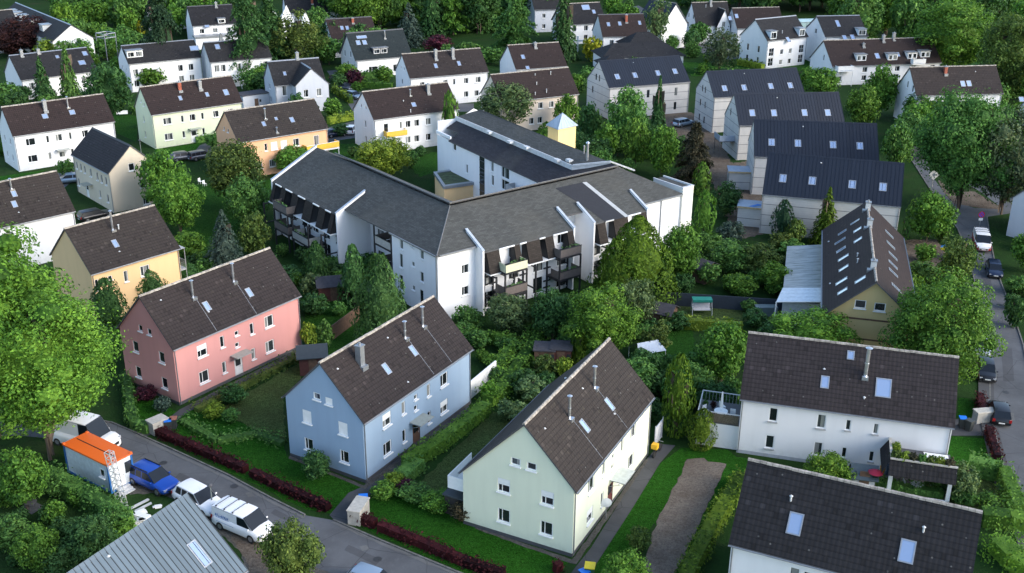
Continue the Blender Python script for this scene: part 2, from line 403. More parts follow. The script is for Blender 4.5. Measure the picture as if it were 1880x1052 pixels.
        if s.seams:
            n = int((x1-x0)/s.seams)
            for i in range(n+1):
                x = x0+.03+(x1-x0-.06)*i/n
                for (ya, yb) in ((-oe, W/2), (W2+oe, W/2)):
                    mb.face([(x-.022, ya, z(ya)+t+.001), (x-.022, yb, hr+t+.001), (x-.022, yb, hr+t+.05), (x-.022, ya, z(ya)+t+.05)], 2)
                    mb.face([(x+.022, ya, z(ya)+t+.001), (x+.022, yb, hr+t+.001), (x+.022, yb, hr+t+.05), (x+.022, ya, z(ya)+t+.05)], 2)
                    mb.face([(x-.022, ya, z(ya)+t+.05), (x+.022, ya, z(ya)+t+.05), (x+.022, yb, hr+t+.05), (x-.022, yb, hr+t+.05)], 2)
        s.roofo = mb.build('roof', [s.roof, DGREY, s.seam_mat or s.roof], s.e)
        # ridge
        mb = MB()
        if s.ridge == 'mortar':
            n = max(4, int((x1-x0)/.42)); rr = random.Random(int(L*100))
            for i in range(n):
                xa = x0+(x1-x0)*i/n; r = .12+rr.uniform(-.012, .012); dz = rr.uniform(-.01, .012)
                A = [(0, -r*1.15, -.07), (0, -r*.8, .06), (0, 0, .10), (0, r*.8, .06), (0, r*1.15, -.07)]
                xb = x0+(x1-x0)*(i+1)/n-.02
                for j in range(4):
                    p, q = A[j], A[j+1]
                    mb.face([(xa, W/2+p[1], hr+t+p[2]+dz), (xb, W/2+p[1], hr+t+p[2]+dz), (xb, W/2+q[1], hr+t+q[2]+dz), (xa, W/2+q[1], hr+t+q[2]+dz)], 0)
                mb.face([(xa, W/2+p[1], hr+t+p[2]+dz) for p in A], 0)
            mb.build('ridge_cap', MORTAR, s.roofo)
        else:
            mb.face([(x0, W/2-.2, hr+t-.2*sl+.03), (x1, W/2-.2, hr+t-.2*sl+.03), (x1, W/2, hr+t+.05), (x0, W/2, hr+t+.05)])
            mb.face([(x1, W/2+.2, hr+t-.2*sl+.03), (x0, W/2+.2, hr+t-.2*sl+.03), (x0, W/2, hr+t+.05), (x1, W/2, hr+t+.05)])
            mb.build('ridge_cap', s.ridge if s.ridge != 'metal' else s.roof, s.roofo)
        # verge boards and gutters, downpipes
        mb = MB()
        for y, sg in ((-oe, -1), (W2+oe, 1)):
            zz = z(y)+.08; n = 6; r = .07; yc = y+sg*.07
            P = [(yc+r*cos(pi+pi*i/n), zz+r*sin(pi+pi*i/n)) for i in range(n+1)]
            for i in range(n): mb.face([(x0, *P[i]), (x1, *P[i]), (x1, *P[i+1]), (x0, *P[i+1])])
            for x in (x0, x1): mb.face([(x, *p) for p in P])
        mb.build('gutter', ZINC, s.e)
        for (x, y, sg) in ((.12, -.07, -1), (L-.12, -.07, -1)):
            mb = MB(); mb.tube((x, y, .15), (x, y, he-.25), .045, n=6); mb.tube((x, y, he-.27), (x, -oe-.05, z(-oe)+.03), .045, n=6)
            mb.build('downpipe', ZINC, s.e)
        if s.plinth:
            mb = MB(); q = .012; h = .32
            mb.box((-q, -q, -.3), (L+q, 0-.001, h)); mb.box((-q, W2+.001, -.3), (L+q, W2+q, h))
            mb.box((-q, 0, -.3), (-.001, W2, h)); mb.box((L+.001, 0, -.3), (L+q, W2, h)); mb.build('plinth', s.plinth, s.e)
        return s
def canopy(h, face, p, w=1.8, d=1.0, z=None, m=None):
    a, zz = h.px(face, p); fc = h.f[face]; z = z or zz
    mb = MB(); M = Matrix.Translation(fc.P(a, z)) @ Matrix.Rotation(fc.rz, 4, 'Z')
    sl = MB()
    for q in ((-w/2, 0), (w/2-.05, 0)): mb.box((q[0], -d, -.06), (q[0]+.05, -.003, 0), 0, M)
    mb.box((-w/2, -d, -.06), (w/2, -d+.05, .0), 0, M); mb.box((-w/2, -d, .002), (w/2, -.004, .02), 1, M)
    for x in (-w/2+.02, w/2-.07): mb.tube(M @ V((x, -.01, -.6)), M @ V((x, -d+.1, -.06)), .02, n=5)
    return mb.build('door_canopy', [WOODW, m or plain('canopy_sheet', (.3, .32, .28), .3)], h.e)
T_BROWN = tiles('brown_roof_tiles', (.043, .033, .032), (.066, .052, .050), moss=(.16, .14, .09), mossy=.3)
T_BROWN2 = tiles('weathered_brown_tiles', (.050, .040, .036), (.076, .063, .056), moss=(.17, .15, .10), mossy=.45)
T_GREY = tiles('dark_grey_tiles', (.030, .030, .033), (.050, .050, .054), moss=(.12, .12, .10), mossy=.3)
T_DARK = tiles('anthracite_tiles', (.022, .022, .025), (.040, .040, .046), w=.33, h=.40, moss=(.14, .13, .12), mossy=.22)
T_GREEN = tiles('dark_green_tiles', (.028, .042, .046), (.042, .058, .062), mossy=.1)
T_RED = tiles('dark_red_tiles', (.045, .030, .028), (.062, .042, .040), mossy=.2)
M_NAVY = metal_roof('anthracite_standing_seam', (.012, .017, .028), .5, .45)
M_LIGHT = metal_roof('blue_grey_standing_seam', (.095, .13, .16), .38, .45)
P_PINK = plaster('pink_plaster', (.58, .28, .26)); P_BLUE = plaster('blue_plaster', (.27, .37, .49))
P_CREAM = plaster('pale_mint_plaster', (.68, .72, .57)); P_WHITE = plaster('white_plaster', (.76, .77, .78))
P_YEL = plaster('yellow_plaster', (.78, .54, .29)); P_ORA = plaster('orange_plaster', (.78, .45, .26))
P_LGREEN = plaster('pale_green_plaster', (.66, .72, .52)); P_BEIGE = plaster('beige_plaster', (.62, .54, .42))
P_GREY = plaster('light_grey_plaster', (.50, .53, .58)); P_PEACH = plaster('pale_peach_plaster', (.66, .57, .48))
P_WOOD = plaster('yellow_sand_plaster', (.60, .46, .22))
def clad():
    m, nt, b = new_mat('grey_board_cladding'); q = NT(nt)
    o = q.n('TexCoord').outputs['Object']; z = q.n('SeparateXYZ', Vector=o).outputs[2]
    l = q.math('LESS_THAN', q.math('FRACT', q.math('DIVIDE', z, .30)), .06)
    big = q.math('LESS_THAN', q.math('FRACT', q.math('DIVIDE', q.math('ADD', z, .4), 1.5)), .05)
    a = q.mix(q.ramp(q.noise(o, .8, 4), .3, .7), (.46, .46, .45), (.54, .53, .51))
    a = q.mix(q.math('MULTIPLY', l, .35), a, (.2, .2, .2)); a = q.mix(big, a, (.09, .10, .11))
    q.put(b.inputs['Base Color'], a); b.inputs['Roughness'].default_value = .75; return m
CLAD = clad()
GA = 'three long gabled houses fanned along the street'
# --- pink
h = House('pink', 'pink plastered gabled house beside the big tree, brown tiled roof', P_PINK, T_BROWN, plinth=DGREY)
zs = [1.75, 4.45]
h.wins('F', [(Z('i',1395,465),1.15,1.25,'half'),(Z('i',1533,405),.5,1.2,'w1'),(Z('i',1738,318),.5,1.2,'w1'),(Z('i',1855,255),1.15,1.25),
  (Z('i',1410,650),1.15,1.25),(Z('i',1548,580),.5,1.2,'w1'),(Z('i',1748,485),.5,1.2,'w1'),(Z('i',1862,430),1.15,1.25)], zs)
h.wins('F', [(Z('i',1633,345),.5,.5,'w1'),(Z('i',1636,425),.5,.5,'w1')])
h.wins('F', [(Z('i',1650,600),1.0,2.1,'door')], [1.15], fm=plain('white_door', (.6, .6, .6), .4))
h.wins('L', [(Z('i',935,435),.85,1.15),(Z('i',1115,510),.85,1.15),(Z('i',955,610),.85,1.15),(Z('i',1135,685),.85,1.15)], zs)
h.wins('L', [(Z('i',968,310),.6,.65,'w1'),(Z('i',1030,335),.6,.65,'w1')])
canopy(h, 'F', Z('i',1650,560), 2.0, 1.1, 2.65)
h.rw([(Z('i',1423,163),.6,1.0),(Z('i',1716,68),.6,1.0)])
h.fl([('flue',Z('i',1332,100),1.7),('flue',Z('e',1612,968),1.9),('vent',Z('i',1440,205),.12),('vent',Z('i',1110,125),.12)], strip=True)
h.done()
# --- blue
h = House('blue', 'sky blue plastered gabled house, middle of the three beside the street', P_BLUE, T_BROWN, plinth=DGREY)
h.wins('F', [(Z('j',940,945),1.15,1.25,'half'),(Z('j',1055,860),.5,1.2,'w1'),(Z('j',1228,735),.5,1.2,'w1'),(Z('j',1335,655),1.15,1.25),
  (Z('n',945,185),1.15,1.25),(Z('n',1060,95),.5,1.2,'w1'),(Z('j',1233,915),.5,1.2,'w1'),(Z('j',1335,845),1.15,1.25,'half')], zs)
h.wins('F', [(Z('j',1140,785),.5,.5,'w1'),(Z('j',1140,860),.5,.5,'w1')])
h.wins('F', [(Z('n',1145,105),1.1,2.1,'door')], [1.15], fm=plain('brown_door', (.10, .06, .045), .5))
h.wins('L', [(Z('j',390,925),.95,1.2,'shut'),(Z('j',638,1005),.95,1.2,'shut'),(Z('n',403,165),.95,1.15),(Z('n',648,250),.95,1.15)], [1.85, 4.5])
h.wins('L', [(Z('j',457,780),.75,.65,'w1b'),(Z('j',540,815),.75,.65,'shut')])
canopy(h, 'F', Z('n',1145,60), 2.0, 1.2, 2.65)
h.rw([(Z('j',932,595),.6,1.05),(Z('j',1117,470),.6,1.05)])
h.fl([('flue',Z('j',1188,300),1.9),('flue',Z('j',1066,382),1.6),('zinc',Z('j',758,560),1.7),('vent',Z('j',600,600),.12),('vent',Z('j',945,385),.12),('vent',Z('j',1085,690),.12)], strip=True)
h.done()
# --- cream
h = House('cream', 'pale mint plastered gabled house beside the garden path, nearest of the three', P_CREAM, T_BROWN2, plinth=DGREY, back=1.1)
h.wins('F', [(Z('o',622,440),1.15,1.25),(Z('o',708,335),.5,1.2,'w1'),(Z('o',835,180),.5,1.2,'w1'),(Z('o',910,85),1.15,1.25),
  (Z('o',612,645),1.15,1.25,'half'),(Z('o',697,535),.5,1.2,'w1'),(Z('o',820,375),.5,1.2,'w1'),(Z('o',895,275),1.15,1.25)], zs)
h.wins('F', [(Z('o',772,250),.5,.5,'w1'),(Z('o',768,320),.5,.5,'w1')])
h.wins('F', [(Z('o',752,515),1.1,2.1,'door')], [1.15], fm=plain('red_brown_door', (.13, .04, .035), .5))
h.wins('L', [(Z('o',18,450),1.05,1.2,'half'),(Z('o',318,540),1.05,1.2,'half'),(Z('o',18,660),1.05,1.2),(Z('o',312,745),1.05,1.2)], [1.85, 4.5])
h.wins('L', [(Z('o',100,285),.8,.65,'w1b'),(Z('o',210,318),.8,.65,'w1b')])
canopy(h, 'F', Z('o',780,440), 2.2, 1.3, 2.65, plain('clear_canopy', (.5, .53, .5), .2))
h.rw([(Z('k',740,840),.6,1.15),(Z('k',568,990),.6,1.15)])
h.fl([('flue',Z('k',642,725),1.9),('flue',Z('k',470,935),1.9),('vent',Z('k',560,735),.12),('vent',Z('k',780,910),.12),('vent',Z('o',300,65),.12)], strip=True)
h.fl([('vent',Z('k',445,670),.2)], 'B'); h.done()
# --- white right
h = House('wr', 'long white plastered house with dark tiled roof and planted roof terrace', P_WHITE, tiles('dark_brown_tiles', (.040, .033, .035), (.066, .055, .058), w=.33, h=.38, moss=(.14,.13,.12), mossy=.3), plinth=plain('grey_base', (.35,.38,.42), .8))
z2 = [1.5, 4.15]
h.wins('F', [(Z('l',150,900),.7,1.3,'w1'),(Z('l',482,945),.75,1.35,'w1'),(Z('l',668,965),.42,1.0,'w1'),(Z('l',858,995),.42,1.0,'w1'),
  (Z('p',125,140),.75,1.3,'w1'),(Z('p',458,185),.75,1.3,'w1'),(Z('p',638,215),.42,1.0,'w1'),(Z('p',827,240),.42,1.0,'w1')], z2, sm=WOODW)
h.rw([(Z('l',683,500),.6,.8),(Z('l',505,685),.7,1.1),(Z('l',908,725),1.25,1.65)])
P = h.rpx(Z('l',783,645)); flue(h.e, P, 2.6, .16); h.fl([('vent',Z('l',775,805),.25),('vent',Z('l',500,600),.12)])
h.done()
# --- lower right
h = House('br', 'white walled house under a large anthracite tiled roof, front right corner', P_WHITE, T_DARK)
h.wins('F', [(Z('p',300,1020),.65,1.3,'w1'),(Z('p',405,1040),.9,1.2)], z2)
h.rw([(Z('p',300,715),.95,1.5),(Z('p',1072,905),.95,1.5)]); h.fl([('vent',Z('p',268,565),.5),('vent',Z('p',1182,780),.5)])
h.done()
# --- grey metal roof bottom left
h = House('grey', 'house with blue grey standing seam metal roof at the bottom of the view', P_WHITE, M_LIGHT, seams=.38, seam_mat=plain('seam_shadow_grey', (.025, .035, .045), .6), ridge='metal', og=.2, oe=.35)
h.rw([(Z('m',1370,925),.75,1.9)]); h.fl([('vent',Z('m',750,950),.15)]); h.done()
# --- left group
h = House('yel', 'yellow plastered gabled house behind the big tree, dark brown roof', P_YEL, T_BROWN2)
h.wins('F', [(Z('e',998,865),1.15,1.2),(Z('e',868,920),.5,1.3,'w1'),(Z('e',655,985),.45,1.3,'w1')], [1.75, 4.45]); h.wins('F', [(Z('e',760,940),.5,.5,'w1')])
h.rw([(Z('e',793,708),.6,1.0)]); h.fl([('flue',Z('e',778,612),2.2),('vent',Z('e',820,610),.6),('vent',Z('e',825,765),.12)])
mb = MB(); L = h.L
for z in (2.7,):
    mb.box((L+.003, 1.2, z-.15), (L+1.5, 4.6, z)); 
    for y in (1.2, 2.9, 4.6): mb.tube((L+1.45, y, 0), (L+1.45, y, 5.2), .04)
    for i in range(15): mb.tube((L+1.45, 1.2+i*.243, z), (L+1.45, 1.2+i*.243, z+1), .015, n=4)
    mb.tube((L+1.45, 1.2, z+1), (L+1.45, 4.6, z+1), .03); mb.box((L+.003, 1.1, 5.2), (L+1.55, 4.7, 5.25))
mb.build('balcony', WOODW, h.e); h.done()
h = House('ledge', 'pale house with brown tiled roof cut by the left edge', P_WHITE, T_BROWN2)
h.wins('F', [(Z('e',60,640),.7,.8,'w1')]); h.rw([(Z('e',95,362),.6,.9),(Z('e',98,435),.6,.9)]); h.fl([('flue',Z('e',80,330),1.3),('vent',Z('e',130,495),.12)])
h.done()
h = House('beige', 'beige gabled house with ribbed black tile roof, turned across its neighbours', P_BEIGE, tiles('black_roof_tiles', (.026,.024,.030), (.044,.040,.048), w=.34, mossy=.05), ridge=DARK)
h.wins('F', [(Z('e',530,165),.6,1.1,'w1'),(Z('e',558,180),.6,1.1,'w1'),(Z('e',585,195),.6,1.1,'w1'),(Z('e',628,230),.7,1.2,'w1'),(Z('e',675,265),.6,1.2,'w1'),(Z('e',705,285),.6,1.2,'w1'),(Z('e',735,300),.6,1.2,'w1'),
  (Z('e',543,285),.8,1.2,'w1'),(Z('e',695,395),.6,1.2,'w1'),(Z('e',750,430),.6,1.2,'w1')], [1.7, 4.3])
h.wins('F', [(Z('e',605,340),1.,2.1,'door')], [1.1]); canopy(h, 'F', Z('e',625,315), 1.8, 1.2, 2.5)
h.wins('R', [(Z('e',908,175),.9,1.1),(Z('e',992,158),.9,1.1),(Z('e',985,290),.9,1.2),(Z('e',1010,405),1.0,1.2)]); h.done()
LG = 'row of long gabled houses behind the gardens on the left'
h = House('hl1', 'white long gabled house behind the beige one, two flues on its roof', P_WHITE, T_RED)
h.wins('F', [(Z('a',212,985),1.5,1.2),(Z('a',330,965),.5,1.2,'w1'),(Z('a',407,950),1.1,1.2),(Z('a',485,940),.5,1.2,'w1'),(Z('a',588,920),1.1,1.2),(Z('e',228,118),1.5,1.2),(Z('e',345,98),.5,1.2,'w1'),(Z('e',500,65),.5,1.2,'w1')], zs)
h.wins('F', [(Z('e',430,85),1.2,2.1,'door')], [1.2]); h.row('L', (.3, .7), [1.8, 4.4], .6, 1.0); canopy(h, 'F', Z('e',430,60), 2, 1.1, 2.6)
h.rw([(Z('a',310,805),.9,.9),(Z('a',497,778),.9,.9)]); h.fl([('zinc',Z('a',312,760),1.5),('flue',Z('a',470,742),1.7)]); h.done()
h = House('hl2', 'pale green long gabled house with red brick flue on brown roof', P_LGREEN, T_RED)
h.wins('F', [(Z('a',1155,835),1.5,1.2),(Z('a',1258,818),.5,1.2,'w1'),(Z('a',1328,805),1.1,1.2),(Z('a',1397,797),.5,1.2,'w1'),(Z('a',1490,780),1.1,1.2),(Z('a',1590,757),1.1,1.2),(Z('a',1165,940),1.5,1.2),(Z('a',1268,925),.5,1.2,'w1'),(Z('a',1405,900),.5,1.2,'w1')], zs)
h.wins('F', [(Z('a',1340,925),1.2,2.1,'door')], [1.2]); canopy(h, 'F', Z('a',1340,900), 2, 1.1, 2.6)
h.wins('L', [(Z('a',992,815),.5,1.1,'w1'),(Z('a',1003,920),.5,1.1,'w1')], zs); h.wins('L', [(Z('a',972,695),.5,.6,'w1'),(Z('a',992,720),.5,.6,'w1')])
h.rw([(Z('a',1243,680),.6,.9),(Z('a',1428,655),.6,.9),(Z('a',1558,640),.9,1.2)]); h.fl([('brick',Z('a',1240,620),1.3),('zinc',Z('a',1380,610),1.2)]); h.done()
h = House('orange', 'apricot orange long gabled house with yellow balcony at its end', P_ORA, T_BROWN2)
h.wins('F', [(Z('b',105,1000),.5,1.2,'w1'),(Z('b',163,995),1.1,1.25,'shut'),(Z('b',230,985),1.1,1.25,'shut'),(Z('b',315,970),1.1,1.25)], zs)
h.wins('F', [(Z('b',455,965),.9,2.1,'w1')], [4.0]); h.row('F', (.2, .35, .55, .7), [1.75], 1.1, 1.2); h.wins('L', [(Z('a',1545,885),.5,.6,'w1'),(Z('a',1573,900),.5,.6,'w1')])
h.rw([(Z('b',90,858),.6,.9),(Z('b',175,822),.5,.6),(Z('b',285,830),.7,1.0)]); h.fl([('flue',Z('b',102,820),1.6),('flue',Z('b',182,915),.8)])
def balcony(h, x0, x1, z, dep, pan, posts=True, zt=None, nm='balcony', rail=1.0):
    mb = MB(); mb.box((x0, -dep, z-.18), (x1, -.004, z), 1)
    mb.box((x0, -dep, z+.1), (x1, -dep+.05, z+rail)); mb.box((x0, -dep+.05, z+.1), (x0+.05, -.02, z+rail)); mb.box((x1-.05, -dep+.05, z+.1), (x1, -.02, z+rail))
    mb.box((x0-.03, -dep-.03, z+rail), (x1+.03, -dep+.07, z+rail+.05), 1)
    if posts:
        for x in (x0+.1, x1-.1): mb.tube((x, -dep+.1, 0), (x, -dep+.1, zt or z-.18), .06, mi=1)
    return mb.build(nm, [pan, WHITE], h.e)
YP = plain('yellow_panel', (.75, .48, .06), .5)
balcony(h, h.L-4.6, h.L+1.2, 2.9, 1.5, YP); h.done()
h = House('w13', 'white long gabled house with yellow balcony panels behind the apartment block', P_WHITE, T_RED)
h.wins('F', [(Z('b',1037,855),.5,1.2,'w1'),(Z('b',1087,845),1.,1.2),(Z('b',1147,838),1.,1.2),(Z('b',1227,828),1.,1.2),(Z('b',1087,955),1.,1.2),(Z('b',1147,945),1.,1.2),(Z('b',1227,935),1.,1.2)], zs)
h.wins('F', [(Z('b',935,885),.9,2.1,'w1')], [4.0])
h.wins('L', [(Z('b',793,853),.55,1.2,'w1'),(Z('b',797,960),.55,1.2,'w1')], zs); h.wins('L', [(Z('b',765,730),.5,.6,'w1'),(Z('b',795,745),.5,.6,'w1')])
h.rw([(Z('b',1125,725),.8,.9)]); h.fl([('flue',Z('b',1102,660),1.),('zinc',Z('b',1225,640),1.4),('vent',Z('b',1105,780),.6),('vent',Z('b',1055,705),.3)])
a, z = h.px('F', Z('b',990,945)); balcony(h, a-1.9, a+1.9, 2.9, 1.3, YP); h.done()
# grey L-shaped house
h = House('g14', 'grey L-shaped house with a gabled wing and dark slate roof', P_GREY, T_GREY, ridge=ZINC)
h.row('L', (.5,), [1.6, 4.2], .8, 1.1); h.wins('F', [(Z('b',235,635),.9,2.0,'w1')], [3.9]); h.rw([(Z('b',235,510),.6,.9)]); h.fl([('zinc',Z('b',322,400),1.)]); h.done()
def merge(w, h, loc, rz):                      # parts of a wing become parts of the house
    T = Matrix.Translation(loc) @ Matrix.Rotation(rz, 4, 'Z')
    for c in [o for o in bpy.data.objects if o.parent == w.e]:
        c.parent = h.e; c.matrix_basis = T @ c.matrix_basis
    bpy.data.objects.remove(w.e)
W = 6.4; ww = House('wing', 'wing', P_GREY, T_GREY, dims=(0,0,0,3.2+h.W/2,W,5.3,8.3), ridge=ZINC, og=.1)
ww.row('L', (.3, .7), [3.7], .95, 1.5); ww.done(); merge(ww, h, (h.L-.4, -3.2, 0), pi/2)
def dormer(h, x, zc, w, hh, m, kind='box', n=1, roofm=None):
    """flat dormer on the front slope: front face stands where the slope is at height zc-hh/2"""
    y0 = (zc-hh/2-h.he)/h.sl; y1 = min((zc+hh/2-h.he)/h.sl, h.W/2+.5)
    mb = MB(); t = .165
    mb.face([(x-w/2, y0, zc-hh/2), (x+w/2, y0, zc-hh/2), (x+w/2, y0, zc+hh/2), (x-w/2, y0, zc+hh/2)])
    for xx in (x-w/2, x+w/2): mb.face([(xx, y0, zc-hh/2), (xx, y1, zc+hh/2), (xx, y0, zc+hh/2)])
    o = mb.build('dormer', m, h.e)
    mb = MB(); mb.box((x-w/2-.15, y0-.25, zc+hh/2+.001), (x+w/2+.15, y1+.1, zc+hh/2+.12)); mb.build('dormer_roof', roofm or ZINC, o)
    for i in range(n):
        wi = w/n-.25; f = link('window', frame_mesh(round(wi, 2), round(hh-.45, 2), 'w1b', WHITE), o, (x-w/2+w*(i+.5)/n, y0-.13, zc+.03)); link('pane', pane_mesh(round(wi, 2), round(hh-.45, 2)), f)
    return o
# ------------------------------------------------------------------ houses further back, middle
h = House('g15', 'dark green roofed white house with a wide dormer among the tall trees', P_WHITE, T_GREEN, ridge=DGREY, og=.4)
h.wins('L', [(Z('b',650,365),.8,1.4),(Z('b',690,375),.8,1.4),(Z('b',672,440),1.,1.5)]); h.row('F', (.3, .75), [1.6], 2.2, 1.6)
h.rw([(Z('b',742,297),1.0,1.2),(Z('b',786,295),1.0,1.2),(Z('b',765,258),2.4,.8)]); h.fl([('flue',Z('b',927,265),1.6)])
P = h.rpx(Z('b',897,375)); dormer(h, P.x, P.z+.7, 3.4, 1.4, DGREY, n=2); h.done()
h = House('b16', 'white gabled house with dark red roof and brick chimney near the spires', P_WHITE, T_RED, ridge=DGREY, og=.3)
h.row('L', (.35, .65), [1.6, 4.2], .8, 1.3); h.row('F', (.3, .7), [1.6], 1.4, 1.3); h.rw([(Z('b',630,195),.8,1.2),(Z('b',667,195),.8,1.2)]); h.fl([('brick',Z('b',705,155),1.0)]); h.done()
h = House('w17', 'white long gabled house with two zinc chimneys joined by a bar', P_WHITE, T_BROWN)
h.wins('F', [(Z('b',1185,575),1.,1.1),(Z('b',1345,565),1.,1.1),(Z('b',1405,560),.5,1.2,'w1'),(Z('b',1488,555),1.,1.2),(Z('b',1570,545),1.2,1.2),(Z('b',1488,645),1.,1.2),(Z('b',1560,640),1.,1.2)], zs)
h.wins('L', [(Z('b',1047,560),.6,1.1,'w1')], zs); h.wins('L', [(Z('b',1038,465),.5,.6,'w1'),(Z('b',1060,475),.5,.6,'w1')])
h.rw([(Z('b',1277,457),.7,1.1),(Z('b',1437,440),.7,1.1)]); h.fl([('zinc',Z('b',1277,405),1.7),('zinc',Z('b',1395,395),1.7)]); h.done()
h = House('w18', 'white gabled house with red brown roof behind the beige one, two skylights', P_WHITE, T_RED)
h.row('L', (.3, .65), [1.7], .8, 1.1); h.row('F', (.25, .6, .85), [1.7, 3.9], 1.1, 1.2); h.rw([(Z('c',150,395),.8,1.1),(Z('c',182,470),.8,.9)]); h.fl([('zinc',Z('c',235,325),.9)]); h.done()
h = House('b19', 'pale peach long gabled house behind the apartment block and willow', P_PEACH, T_RED)
h.wins('F', [(Z('c',272,720),1.,1.2),(Z('c',347,712),1.,1.2),(Z('c',268,820),1.,1.2),(Z('c',210,830),1.,1.2)], zs); h.row('F', (.86,), zs, 1., 1.2)
h.fl([('vent',Z('c',235,525),.4),('vent',Z('c',342,520),.7),('vent',Z('c',245,590),.6),('vent',Z('c',313,645),.8),('vent',Z('c',235,660),.6)]); h.done()
# five new metal roofed houses
MG = 'new grey houses with anthracite metal roofs'
def newhouse(key, lab, sky, gw=(), fw=(), **k):
    h = House(key, lab, CLAD, M_NAVY, seams=.5, ridge='metal', og=.06, oe=.08, **k)
    h.rw([(p, .95, 1.25) for p in sky]); h.wins('L', list(gw), [1.5, 4.3, 7.0], fm=DGREY, sm='none'); h.wins('F', list(fw), [1.5, 4.3], fm=DGREY, sm='none')
    h.rpts = 0; h.fl([('vent', PX(h.M @ V((h.L*.4, h.W*.42, h.he+h.sl*h.W*.42))), .2)]); return h.done()
newhouse('m1', 'metal roofed grey house furthest back, beside the tall spruce', [Z('c',800,532),Z('c',922,522),Z('c',1080,507),Z('c',1198,495)],
  [(Z('c',655,550),.6,1.2,'w1'),(Z('c',678,545),.6,1.2,'w1'),(Z('c',630,660),.6,1.3,'w1')], [(Z('c',1015,640),.6,1.5,'w1'),(Z('c',1207,625),.6,1.5,'w1'),(Z('c',1200,725),.6,1.5,'w1')])
newhouse('m2', 'second metal roofed grey house from the back, beside the grass strip', [Z('c',1540,612),Z('c',1675,607),Z('d',130,597),Z('d',265,592)],
  [(Z('c',1390,605),.5,1.2,'w1'),(Z('c',1410,605),.5,1.2,'w1'),(Z('c',1375,700),.6,1.2,'w1'),(Z('c',1408,720),.6,1.2,'w1'),(Z('c',1367,800),.6,1.3,'w1'),(Z('c',1400,825),.6,1.3,'w1')])
h3 = newhouse('m3', 'middle one of the five metal roofed grey houses, balcony at its gable', [Z('d',2,782),Z('d',152,782),Z('d',363,780),Z('d',523,780)],
  [(Z('c',1585,760),.5,1.2,'w1'),(Z('c',1585,810),.5,1.2,'w1')], [])
h4 = newhouse('m4', 'fourth metal roofed grey house, directly behind the nearest of its row', [Z('d',137,985),Z('d',318,992),Z('d',560,1002),Z('d',745,1010)],
  [(Z('c',1720,1010),.5,1.3,'w1')], [])
h5 = newhouse('m5', 'nearest metal roofed grey house, large plain dark roof with four skylights', [Z('h',215,257),Z('h',418,274),Z('h',693,299),Z('h',905,317)], [], [])
# houses on the right, back
h = House('w35', 'white house with brown roof and brick chimney behind the chestnut trees', P_WHITE, T_BROWN, og=.2)
h.wins('L', [(Z('d',1077,582),.6,1.3,'w1'),(Z('d',1115,592),.6,1.3,'w1'),(Z('d',1098,700),.6,1.2,'w1'),(Z('d',1085,805),.6,1.2,'w1')]); h.rw([(Z('d',1455,580),.9,1.2),(Z('d',1497,578),.9,1.2)]); h.fl([('brick',Z('d',1335,505),1.2),('vent',Z('d',1543,500),.2)]); h.done()
h = House('w34', 'long white terraced row with four dormers and roof balconies', P_WHITE, T_RED, og=.2, name='terraced_house')
for p in ((755,425),(970,420),(1105,410),(1195,400)): Q = h.rpx(Z('d',*p)); dormer(h, Q.x, Q.z+.75, 2.3, 1.5, WHITE, n=2)
h.rw([(Z('d',865,388),1.,1.5),(Z('d',1010,378),.6,1.2)]); h.fl([('zinc',Z('d',907,285),1.3),('zinc',Z('d',978,272),1.4),('zinc',Z('d',770,320),.6)])
h.wins('L', [(Z('d',497,397),.6,1.3,'w1')]); h.row('F', (.07, .3, .42, .6, .75, .93), [1.4, 3.2], 1.2, 1.2); balcony(h, .5, 4.2, 3.4, 1.6, WHITE, nm='balcony'); balcony(h, 18.5, 21.5, 4.3, 1.2, WHITE, False); h.done()
SB = plaster('pale_blue_plaster', (.62, .70, .76))
h = House('a32', 'white three storey house with glazed bays beside the glass stair hall', P_WHITE, T_GREY, ridge=ZINC, og=.25, name='terraced_house')
h.row('F', (.12, .88), [1.5, 3.8], 1.6, 1.9, 'grid'); h.row('F', (.38, .6), [3.6, 1.2], 1.0, 1.2); h.row('L', (.3, .7), [1.6, 4.2], .8, 1.6)
for q in (.14, .86): Q = V((h.L*q, .6, 7.4)); dormer(h, Q.x, 7.6, 1.9, 1.9, SB, n=1)
h.rw([(Z('d',250,275),1.,1.4)]); h.fl([('vent',Z('d',210,235),.8)]); h.done()
h = House('a33', 'white house with grey roof and long skylight right of the glass hall', P_WHITE, T_GREY, ridge=ZINC, og=.25, name='terraced_house')
h.row('F', (.2, .5, .8), [1.6, 4.2], 1.4, 1.5, 'grid'); h.row('L', (.5,), [7.5], 1.2, 1.2)
h.rw([(Z('d',593,165),.9,2.2),(Z('d',640,262),1.,1.5),(Z('d',695,258),1.,1.5)]); Q = h.rpx(Z('d',770,262)); dormer(h, min(Q.x, h.L-1.4), 7.9, 2., 1.6, SB); h.done()
h = House('b29', 'white gabled house with red brown roof and red brick chimney near the cross', P_WHITE, T_RED, ridge=DGREY)
h.row('F', (.2, .5, .8), [1.6, 4.1], 1.1, 1.2); h.row('L', (.3, .7), [1.6, 4.2], .8, 1.2); h.rw([(Z('c',740,170),.8,1.2),(Z('c',818,165),.8,1.2),(Z('c',955,160),.7,1.2)]); h.fl([('brick',Z('c',863,150),1.6)]); h.done()
h = House('w31', 'white house with a steep gabled wing and tall grey roof, right of the top middle', P_WHITE, T_GREY)
h.row('F', (.2, .45), [1.6], 1.2, 1.3); h.row('L', (.3, .7), [1.6, 4.2, 6.6], .8, 1.2); h.fl([('zinc',Z('c',1445,30),1.),('vent',Z('c',1412,55),.8)])
